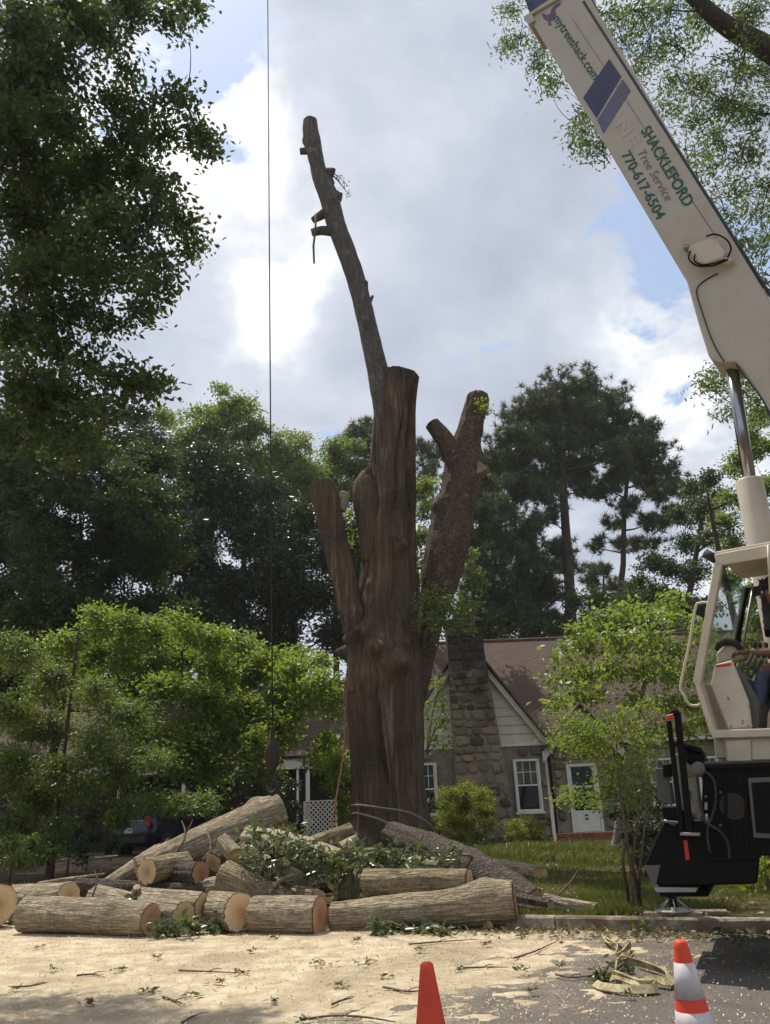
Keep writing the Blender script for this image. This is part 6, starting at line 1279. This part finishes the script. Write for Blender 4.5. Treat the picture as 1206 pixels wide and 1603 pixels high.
pine('slimmer pine with open crown right of the biggest pine', [(975, 960), (976, 880), (978, 800), (985, 730), (992, 690)], 50, [(995, 680, 24), (1020, 670, 18), (1005, 705, 26), (1035, 705, 18), (1045, 735, 20), (1010, 740, 24), (975, 735, 22), (1055, 765, 14), (1030, 775, 18), (960, 765, 20), (985, 790, 18), (1050, 800, 14), (1015, 820, 18), (955, 820, 14), (940, 850, 14), (1030, 850, 14), (1000, 720, 24), (1020, 755, 20), (985, 705, 20), (965, 745, 20), (1000, 850, 16), (975, 850, 14), (1040, 820, 14)], 52, tr=0.26)
pine('dark pine close behind the right sawn limb', [(760, 1000), (755, 900), (752, 800), (752, 740)], 44, [(745, 745, 26), (765, 765, 28), (740, 800, 30), (770, 830, 30), (745, 860, 32), (775, 890, 32), (750, 920, 30), (785, 940, 28), (760, 965, 28), (735, 770, 26), (780, 800, 26), (735, 840, 26), (790, 860, 26), (735, 890, 28), (740, 945, 26)], 53, tr=0.24)
pine('dark pine between the right limb and the biggest pine', [(823, 1010), (815, 920), (810, 850), (805, 800)], 46, [(800, 850, 28), (825, 870, 26), (805, 905, 30), (835, 920, 28), (815, 955, 28), (845, 965, 22), (790, 985, 24), (850, 935, 22), (870, 970, 22), (830, 840, 24), (850, 900, 22), (865, 930, 20), (790, 930, 26), (840, 985, 24), (880, 985, 20)], 54, tr=0.3)
pine('pine top showing between the shoulder stub and the trunk', [(575, 1000), (572, 850), (570, 720)], 52, [(560, 680, 20), (580, 665, 16), (550, 700, 18), (575, 700, 22), (585, 730, 22), (560, 740, 22), (600, 690, 16)], 55, tr=0.24)
pine('pine between trunk and right forked limb', [(680, 1000), (678, 850), (676, 720)], 52, [(665, 700, 16), (685, 715, 18), (668, 740, 20), (690, 690, 12), (660, 770, 20)], 56, tr=0.24)
pine('short distant pine low above the roof right of the biggest trunk', [(948, 1000), (945, 930), (946, 890)], 56, [(945, 890, 16), (925, 910, 16), (960, 920, 16), (935, 945, 18), (965, 960, 16), (920, 970, 16), (950, 985, 18)], 57, tr=0.18)
# leafy trees between the trunk's limbs
b0 = gp_(676, 34); tree('broadleaf_tree', 'green leafy tree seen between trunk and right limb', b0, [b0, b0+Vector((0, 0, 5)), b0+Vector((0, 0, 9)), b0+Vector((0, 0, 12))], cl([(670, 760, 22), (665, 800, 24), (680, 790, 20), (660, 840, 24), (672, 880, 24), (650, 910, 24), (730, 870, 20), (745, 900, 24)], 34, 1.5, 61), (0.16, 0.09), 'backleaf', tr=0.16, tuft=0.4, k=6, seed=61)
# trees at the right
r1_ = [(1085, 765, 28), (1110, 750, 24), (1070, 800, 28), (1100, 800, 30), (1125, 780, 26), (1075, 850, 26), (1110, 845, 28), (1050, 890, 28), (1020, 880, 24), (1085, 900, 30), (1000, 915, 26), (1030, 930, 30), (1060, 940, 30), (985, 945, 26), (1100, 950, 34)]
b0 = gp_(1075, 38); tree('broadleaf_tree', 'dark green open tree behind the crane cab', b0, [b0, P(1072, 1000, 38), P(1085, 900, 38), P(1100, 800, 38), P(1095, 760, 38)], cl(r1_, 38, 1.8, 62), (0.17, 0.09), 'darkleaf', tr=0.22, tuft=0.42, k=5, lai=4.0, seed=62)
r2_ = [(1150, 780, 26), (1135, 820, 24), (1160, 720, 22), (1175, 680, 22), (1195, 650, 24), (1190, 700, 26), (1200, 760, 30), (1145, 850, 22), (1200, 820, 30), (1160, 870, 24), (1145, 900, 24), (1180, 930, 30), (1205, 900, 30), (1190, 980, 34), (1160, 1010, 30), (1200, 1040, 34), (1240, 700, 40), (1250, 800, 50), (1240, 900, 50)]
b0 = gp_(1215, 26); tree('broadleaf_tree', 'sunlit yellow-green tree behind the lift cylinder', b0, [b0, b0+Vector((0, 0, 3)), b0+Vector((0, 0, 6)), b0+Vector((-0.1, 0, 9)), b0+Vector((-0.1, 0, 11))], cl(r2_, 26, 1.5, 63, 1), (0.12, 0.07), 'backleaf', tr=0.18, tuft=0.34, k=5, seed=63)
for q_, (bx, lab, ls) in enumerate(((800, 'dark broadleaf tree low behind the chimney and roof ridge', [(745, 960, 24), (775, 975, 24), (800, 960, 22), (830, 985, 22), (860, 985, 18), (790, 1000, 20), (755, 995, 20)]), (985, 'dark broadleaf tree low behind the roof near the right dogwood', [(930, 985, 16), (960, 975, 18), (990, 970, 20), (1020, 975, 22), (1050, 985, 24), (1085, 985, 26), (1110, 1000, 26), (905, 945, 20), (930, 930, 20), (990, 935, 16), (915, 980, 18), (1015, 935, 20), (960, 945, 16)]))):
    b0 = gp_(bx, 41); tree('broadleaf_tree', lab, b0, [b0, b0+Vector((0, 0, 3)), b0+Vector((0, 0, 6)), b0+Vector((0, 0, 9))], cl(ls, 41, 1.5, 80+q_, 1), (0.2, 0.11), 'darkleaf', tr=0.16, tuft=0.5, k=6, lai=3.5, seed=80+q_)
# big willow oak overhead at the right, mostly out of the frame
wo_ = [(800, 12, 18), (790, 65, 14), (815, 60, 16), (840, 85, 20), (862, 130, 14), (848, 105, 14), (925, 180, 16), (912, 205, 16), (940, 235, 18), (920, 225, 12), (955, 20, 28), (1000, 20, 34), (1050, 15, 36), (1110, 25, 40), (1170, 20, 44), (975, 60, 26), (1015, 70, 32), (1060, 70, 34), (1150, 90, 36), (1195, 110, 40), (1005, 110, 24), (1050, 125, 30), (1095, 140, 34), (1140, 160, 36), (1190, 180, 38), (1050, 175, 24), (1085, 195, 28), (1125, 220, 32), (1175, 240, 34), (1205, 290, 34), (1075, 240, 20), (1110, 270, 26), (1150, 290, 28), (1185, 330, 28), (1100, 310, 16), (1135, 335, 18), (1165, 370, 20), (1200, 385, 24), (1150, 400, 12), (1195, 440, 20), (1120, 585, 14), (1140, 600, 16), (1165, 615, 16), (1110, 605, 8), (1150, 640, 12), (1195, 620, 18), (1180, 590, 16)]
b0 = Vector((8.4, 13.2, gz(8.4, 13.2)))
wt = tree('willow_oak', 'willow oak overhead behind the boom with fine pale leaves', b0, [b0, b0+Vector((-0.1, 0, 4)), b0+Vector((-0.2, -0.1, 8)), P(1290, 160, 12.2), P(1206, 80, 12.0), P(1140, 42, 12.0), P(1085, -5, 12.0), P(1010, -80, 12.2)], cl(wo_, 12.6, 1.3, 64, 1), (0.12, 0.036), 'wilowleaf', tr=0.38, tuft=0.26, k=5, lai=1.15, flat=0.9, seed=64, limb_r=0.04, sub_r=0.008, spread=0.6)
# flowering dogwood, bright, in front of the porch at the left
dg_ = [(150, 965, 26), (195, 975, 28), (240, 985, 32), (290, 980, 30), (335, 1000, 32), (380, 1010, 30), (420, 1035, 32), (460, 1045, 28), (500, 1065, 30), (525, 1095, 24), (480, 1090, 30), (440, 1085, 34), (390, 1060, 36), (340, 1045, 36), (290, 1030, 36), (240, 1035, 36), (195, 1025, 32), (150, 1015, 30), (110, 1000, 28), (260, 1080, 40), (320, 1090, 40), (380, 1110, 38), (430, 1130, 34), (360, 1150, 34), (300, 1140, 34), (400, 1160, 28), (455, 1110, 26), (160, 985, 16), (470, 1025, 12), (500, 1035, 10), (340, 1180, 26), (300, 1180, 28), (420, 1180, 22), (510, 1160, 12), (500, 1190, 12), (525, 1195, 12), (230, 1120, 34), (200, 1075, 30), (270, 1160, 30), (170, 1060, 28), (240, 1190, 26), (350, 1205, 18), (455, 1150, 20), (130, 1040, 24), (410, 1205, 16), (280, 1205, 20)]
b0 = gp_(290, 20.5); tree('dogwood_tree', 'wide bright green dogwood left of the trunk', b0, [b0, b0+Vector((0.1, 0, 1.2)), b0+Vector((0.05, 0, 2.4)), b0+Vector((-0.2, 0, 3.8)), b0+Vector((-0.3, 0, 5.2))], cl(dg_, 20.5, 1.8, 65, 1), (0.13, 0.075), 'dogleaf', tr=0.10, tuft=0.32, k=6, lai=4.0, flat=0.62, seed=65, up=1.0, spread=0.55, limb_r=0.05)
# feathery hemlock in the shade in front of it
hm_ = [(30, 1020, 46), (90, 1060, 44), (20, 1110, 46), (150, 1080, 40), (80, 1140, 46), (200, 1120, 34), (150, 1160, 40), (30, 1200, 50), (100, 1210, 46), (180, 1210, 36), (230, 1150, 30), (245, 1185, 26), (60, 1250, 40), (130, 1240, 28), (200, 1258, 14), (240, 1256, 15), (280, 1254, 14), (318, 1256, 11), (180, 1280, 10), (20, 1290, 40), (90, 1290, 24), (60, 1330, 22)]
b0 = gp_(85, 17); tree('hemlock_tree', 'feathery dark hemlock with low sweeping boughs at the left', b0, [b0, b0+Vector((0, 0, 1.5)), b0+Vector((0.05, 0, 3)), b0+Vector((0.1, 0, 5.2))], cl(hm_, 17, 1.4, 66, 2, 1.2), (0.10, 0.034), 'hemleaf', tr=0.08, tuft=0.26, k=5.2, lai=2.9, flat=0.6, seed=66, up=1.0, spread=0.6, droop=0.3)
b0 = gp_(25, 14.5); tree('understory_bush', 'low yellow-green bush by the left edge behind the logs', b0, [b0, b0+Vector((0, 0, 0.4)), b0+Vector((0, 0, 0.8))], cl([(15, 1320, 26), (50, 1325, 22), (80, 1335, 18), (25, 1345, 20)], 14.8, 0.5, 67), (0.07, 0.04), 'hemleaf', cat='bush', tr=0.03, tuft=0.16, k=5, seed=67)
# dogwood at the right, before the entry door
dr_ = [(905, 985, 20), (940, 965, 22), (980, 955, 22), (1020, 960, 24), (1060, 965, 22), (885, 1020, 20), (925, 1010, 26), (970, 1000, 28), (1015, 1005, 28), (1060, 1010, 28), (880, 1060, 16), (920, 1050, 24), (960, 1045, 28), (1005, 1050, 28), (1050, 1055, 26), (1090, 1050, 24), (870, 1095, 14), (905, 1085, 18), (1040, 1100, 24), (1080, 1100, 28), (990, 1090, 20), (1045, 940, 14), (1100, 990, 20), (1105, 1130, 22), (1070, 1140, 20), (930, 1090, 12), (1030, 1140, 16), (1120, 1030, 24)]
b0 = Vector(P(962, 1352, 20.5)); b0.z = gz(b0.x, 20.5)
tree('dogwood_tree', 'bright dogwood with pale leaning trunk before the entry door', b0, [b0, P(965, 1320, 20.5), P(972, 1270, 20.5), P(985, 1200, 20.5), P(1000, 1120, 20.5), P(1010, 1050, 20.5), P(1000, 990, 20.5)], cl(dr_, 20, 1.3, 68, 1), (0.165, 0.09), 'dogleaf2', 'pale_bark', tr=0.13, tuft=0.30, k=6, lai=2.3, flat=0.5, seed=68, up=0.8, spread=0.6, droop=0.5, limb_r=0.05)
# thin many-stemmed sapling in front of it
sa_ = [(950, 1130, 14), (975, 1150, 15), (930, 1160, 12), (900, 1170, 9), (960, 1190, 14), (995, 1180, 14), (1010, 1150, 12), (940, 1215, 11), (980, 1225, 13), (1015, 1215, 10), (905, 1245, 8), (930, 1255, 9), (890, 1250, 6), (985, 1260, 11), (1020, 1170, 10), (880, 1130, 10), (870, 1150, 8), (900, 1130, 12), (925, 1135, 12), (945, 1155, 12), (915, 1150, 11), (965, 1210, 12), (1000, 1200, 12), (925, 1180, 10), (950, 1240, 10), (1005, 1240, 11), (890, 1160, 9), (990, 1130, 13), (1015, 1110, 12), (970, 1120, 12)]
b0 = G(992, 1420, 0.13); sr = tree('sapling', 'slender many-stemmed sapling on the lawn behind the kerb', b0, [b0, P(988, 1360, b0.y), P(978, 1290, b0.y), P(968, 1220, b0.y), P(965, 1150, b0.y)], cl(sa_, b0.y+0.2, 0.5, 69), (0.055, 0.03), 'dogleaf2', 'twig', tr=0.03, tuft=0.16, k=4, lai=1.2, seed=69, spread=0.65, limb_r=0.025, sub_r=0.004)
for x0, x1, x2 in ((1000, 1003, 1012), (986, 975, 985), (1004, 990, 1000)):
    o = MB().tube([G(x0, 1418, 0.12), P(x1, 1350, b0.y), P(x2, 1270, b0.y), P(x2-10, 1200, b0.y)], [0.022, 0.018, 0.012, 0.006], 6).build('stem', 'twig', sr, loc=b0); o.location = (0, 0, 0)
b0 = gp_(1005, 14.5); tree('holly_bush', 'dark glossy holly bush beside the crane', b0, [b0, b0+Vector((0, 0, 0.5)), b0+Vector((0, 0, 1.0)), b0+Vector((0, 0, 1.5))], cl([(1000, 1250, 20), (1020, 1230, 18), (985, 1280, 18), (1010, 1285, 20), (1030, 1270, 16), (1000, 1320, 16), (1022, 1310, 16), (975, 1250, 14), (1020, 1340, 16), (960, 1275, 12), (985, 1310, 14), (1035, 1300, 16), (1005, 1345, 14)], 14.5, 0.4, 70), (0.075, 0.04), 'magleaf', cat='bush', tr=0.04, tuft=0.18, k=5, seed=70)
# azaleas against the house
def shrub(name, label, lst, D, leaf, mat, seed, tuft=0.16, k=6, jit=0.5, flat=0.8, lai=3.5):
    x = sum(a for a, _, _ in lst)/len(lst); b0 = gp_(x, D)
    return tree(name, label, b0, [b0, b0+Vector((0, 0, 0.25)), b0+Vector((0, 0, 0.5))], cl(lst, D, jit, seed), leaf, mat, 'twig', cat='bush', tr=0.05, tuft=tuft, k=k, lai=lai, seed=seed, limb_r=0.02, sub_r=0.008, flat=flat)
shrub('azalea_bush', 'tall rounded yellow-green azalea in front of the chimney', [(705, 1245, 20), (730, 1238, 22), (755, 1245, 20), (695, 1265, 18), (725, 1262, 24), (760, 1268, 20), (705, 1285, 20), (735, 1288, 22), (765, 1290, 16), (690, 1300, 18), (720, 1308, 20), (750, 1310, 18), (680, 1285, 12)], 26.3, (0.055, 0.03), 'azleaf', 71, k=7)
shrub('azalea_bush', 'low flat-topped azalea under the stone house window', [(805, 1292, 14), (825, 1286, 14), (845, 1292, 13), (815, 1305, 16), (838, 1306, 16), (800, 1310, 12), (825, 1318, 14), (850, 1312, 10)], 25.8, (0.05, 0.028), 'azleaf', 72, k=7)
shrub('evergreen_bush', 'shaded dark bush between the trunk and the azalea', [(675, 1260, 14), (668, 1290, 16), (690, 1320, 18), (720, 1328, 16), (755, 1328, 16), (670, 1320, 14)], 24.5, (0.08, 0.04), 'magleaf', 73)
shrub('evergreen_bush', 'dark evergreen bush beside the lattice panel', [(455, 1230, 16), (440, 1250, 18), (460, 1265, 18), (450, 1290, 20), (435, 1215, 12), (420, 1240, 16), (400, 1230, 16), (470, 1300, 12)], 24, (0.11, 0.05), 'magleaf', 74, tuft=0.2)
shrub('evergreen_bush', 'leafy shrub between the lattice panel and the trunk', [(520, 1170, 14), (535, 1190, 14), (515, 1205, 14), (540, 1215, 14), (525, 1235, 14), (545, 1250, 14), (500, 1180, 10), (545, 1290, 12), (535, 1265, 12)], 22, (0.10, 0.05), 'dogleaf', 75, tuft=0.2, k=4)
shrub('understory_bush', 'dark undergrowth between the parked cars and the porch', [(330, 1220, 26), (365, 1215, 24), (395, 1200, 20), (300, 1215, 24), (270, 1225, 24), (345, 1250, 18), (400, 1255, 16), (330, 1272, 12), (305, 1262, 10), (360, 1270, 14)], 25, (0.13, 0.07), 'darkleaf', 76, tuft=0.25)
shrub('understory_bush', 'dark undergrowth in front of the left end of the drive', [(115, 1300, 18), (150, 1310, 14), (175, 1325, 9), (130, 1335, 14), (90, 1320, 20), (60, 1335, 18), (145, 1275, 12), (30, 1340, 20)], 20, (0.09, 0.05), 'darkleaf', 77, tuft=0.22)
shrub('yellow_bush', 'yellow-green bush on the lawn under the crane carrier', [(1165, 1385, 16), (1185, 1375, 18), (1203, 1385, 18), (1175, 1405, 16), (1195, 1410, 16), (1155, 1400, 10), (1203, 1350, 14), (1205, 1325, 12)], 12.0, (0.075, 0.04), 'azleaf', 78, tuft=0.15, k=4.5, jit=0.3)
# clumps of strap-leaved ground cover and tall grass near the brick edging
def grassclump(label, x, D, r, h, seed, n=240, mat='grass'):
    b0 = gp_(x, D); rng = np.random.default_rng(seed); a = rng.uniform(0, 6.283, n); rr = r*np.sqrt(rng.uniform(0, 1, n)); p = np.c_[rr*np.cos(a), rr*np.sin(a), np.zeros(n)]
    lean = rng.normal(size=(n, 2))*0.35; hh = h*rng.uniform(0.5, 1.2, n)[:, None]; w = rng.uniform(-1, 1, (n, 2)); w /= np.linalg.norm(w, axis=1)[:, None]; w = np.c_[w, np.zeros(n)]*0.009
    m_ = p+np.c_[lean*hh*0.5, np.full(n, 1.0)[:, None]*hh*0.6]; t_ = p+np.c_[lean*hh*1.3, hh*0.95]
    V = np.stack([p-w, p+w, m_+w, m_-w, t_], 1).reshape(-1, 3); b_ = (np.arange(n)*5)[:, None]
    Fc = np.concatenate([b_+np.array([[0, 1, 2]]), b_+np.array([[0, 2, 3]]), b_+np.array([[3, 2, 4]])], 1).reshape(-1, 3)
    o = link('grass_clump', npmesh('grass_clump', V, Fc), mat); o.location = b0; tag(o, label, 'grass clump', 'grass clumps before the entry')
GCL = ((800, 22), (830, 22.5), (855, 21.5), (880, 21), (900, 20), (920, 20.5), (940, 20), (870, 18.5), (895, 18), (925, 18.2), (845, 19), (815, 20), (790, 20.5), (945, 17.5), (765, 21))
GLB = rowlabels([-D for x, D in GCL], [x for x, D in GCL], (-19.5,), ('near the brick edging', 'in the front row'), 'tuft of tall green grass')
for i, (x, D) in enumerate(GCL):
    grassclump(GLB[i], x, D, 0.5, 0.2, 200+i, 300)
# lawn grass
n = 90000; a_ = RNG.uniform(0, 1, n); D_ = 10.2+14*a_**1.6; xx = 640+RNG.uniform(0, 1, n)*620
pts = []; 
X_ = np.array([0.0]*n); d0 = P(603, 1330, 1.0); d1 = P(1203, 1330, 1.0)
X_ = D_*(d0.x+(xx-603)/600*(d1.x-d0.x)); s_t = (X_-K0.x)*KN.x+(D_-K0.y)*KN.y; ok = s_t > 0.17
dens = fbm(np.c_[X_*1.6, D_*1.1, 0*X_], 4); ok &= (dens+RNG.uniform(-0.16, 0.16, n)) > 0.47
X_, D_ = X_[ok], D_[ok]; n = len(X_); Zg = np.array([gz(x, y) for x, y in zip(X_, D_)])-0.01
hh = 0.085*RNG.uniform(0.4, 1.3, n)*(0.8+0.03*D_); le = RNG.normal(size=(n, 2))*0.03; w = RNG.normal(size=(n, 2)); w = w/np.linalg.norm(w, axis=1)[:, None]*0.006*(0.5+D_*0.06)[:, None]
p = np.c_[X_, D_, Zg]; V = np.stack([p-np.c_[w, 0*hh], p+np.c_[w, 0*hh], p+np.c_[le, hh]], 1).reshape(-1, 3)
tag(link('grass', npmesh('grass', V, np.arange(n*3).reshape(-1, 3)), 'grass'), 'short green lawn grass behind the kerb', 'grass', kind='stuff')
# leaf litter on the bare earth and along the kerb
n = 17000; cs = RNG.uniform(-14, 3.5, n); ct = np.where(RNG.uniform(0, 1, n) < 0.25, RNG.normal(-0.25, 0.25, n), RNG.uniform(0.2, 14, n)); cx = K0.x+KD.x*cs+KN.x*ct; cy = K0.y+KD.y*cs+KN.y*ct
ok = (ct > 0.2) | ((ct < -0.02) & (cs > -1)); cx, cy, ct = cx[ok], cy[ok], ct[ok]; Zg = np.array([gz(x, y) if t_ > 0 else 0.006 for x, y, t_ in zip(cx, cy, ct)])
V, Fc = leaf_arrays(np.c_[cx, cy, Zg+0.02], 0.075, 0.04, up=2.0); tag(link('leaf_litter', npmesh('leaf_litter', V, Fc), 'dryleaf'), 'dry leaf litter on the ground under and beside the logs', 'leaf litter', kind='stuff')
# far wood closing the horizon behind everything
T = []; rng = np.random.default_rng(5)
for i in range(420):
    an = rng.uniform(-1.25, 1.25); D0 = rng.uniform(72, 105); x_ = math.sin(an)*D0*1.1; y_ = math.cos(an)*D0*0.75+22; hgt = rng.uniform(9, 15) if -0.62 > an or an > 0.75 else rng.uniform(7, 11.5)
    if an < -0.05: hgt *= 1.5
    T.append(tufts_in((x_, y_, hgt*0.55), hgt*0.55, 42, 1.0, rng))
T = np.concatenate(T); Pn = np.repeat(T, 6, 0)+rng.normal(size=(len(T)*6, 3))*0.7; V, Fc = leaf_arrays(Pn, 1.1, 0.6, up=0.6, rng=rng); V[:, 2] = np.maximum(V[:, 2], 0.1)
tag(link('far_wood', npmesh('far_wood', V, Fc), 'darkleaf'), 'distant dark wood along the horizon behind the house', 'wood', kind='stuff')


# thin haze volume, added to lift the dark tones of the trees
hz = MB().box((0, 100, 16.4), (1500, 1700, 35.2)).build('haze', None)
hm, k, b = pmat('haze'); k.n.remove(b); pv = k.new('ShaderNodeVolumePrincipled', i_Density=0.0004, i_Anisotropy=0.3); pv.inputs['Color'].default_value = (1.0, 0.99, 0.95, 1)
k.l.new(pv.outputs[0], k.n['Material Output'].inputs['Volume']); hz.data.materials.append(hm)
tag(hz, 'thin pale haze added over the whole street to lift the shadows', 'haze', kind='stuff')
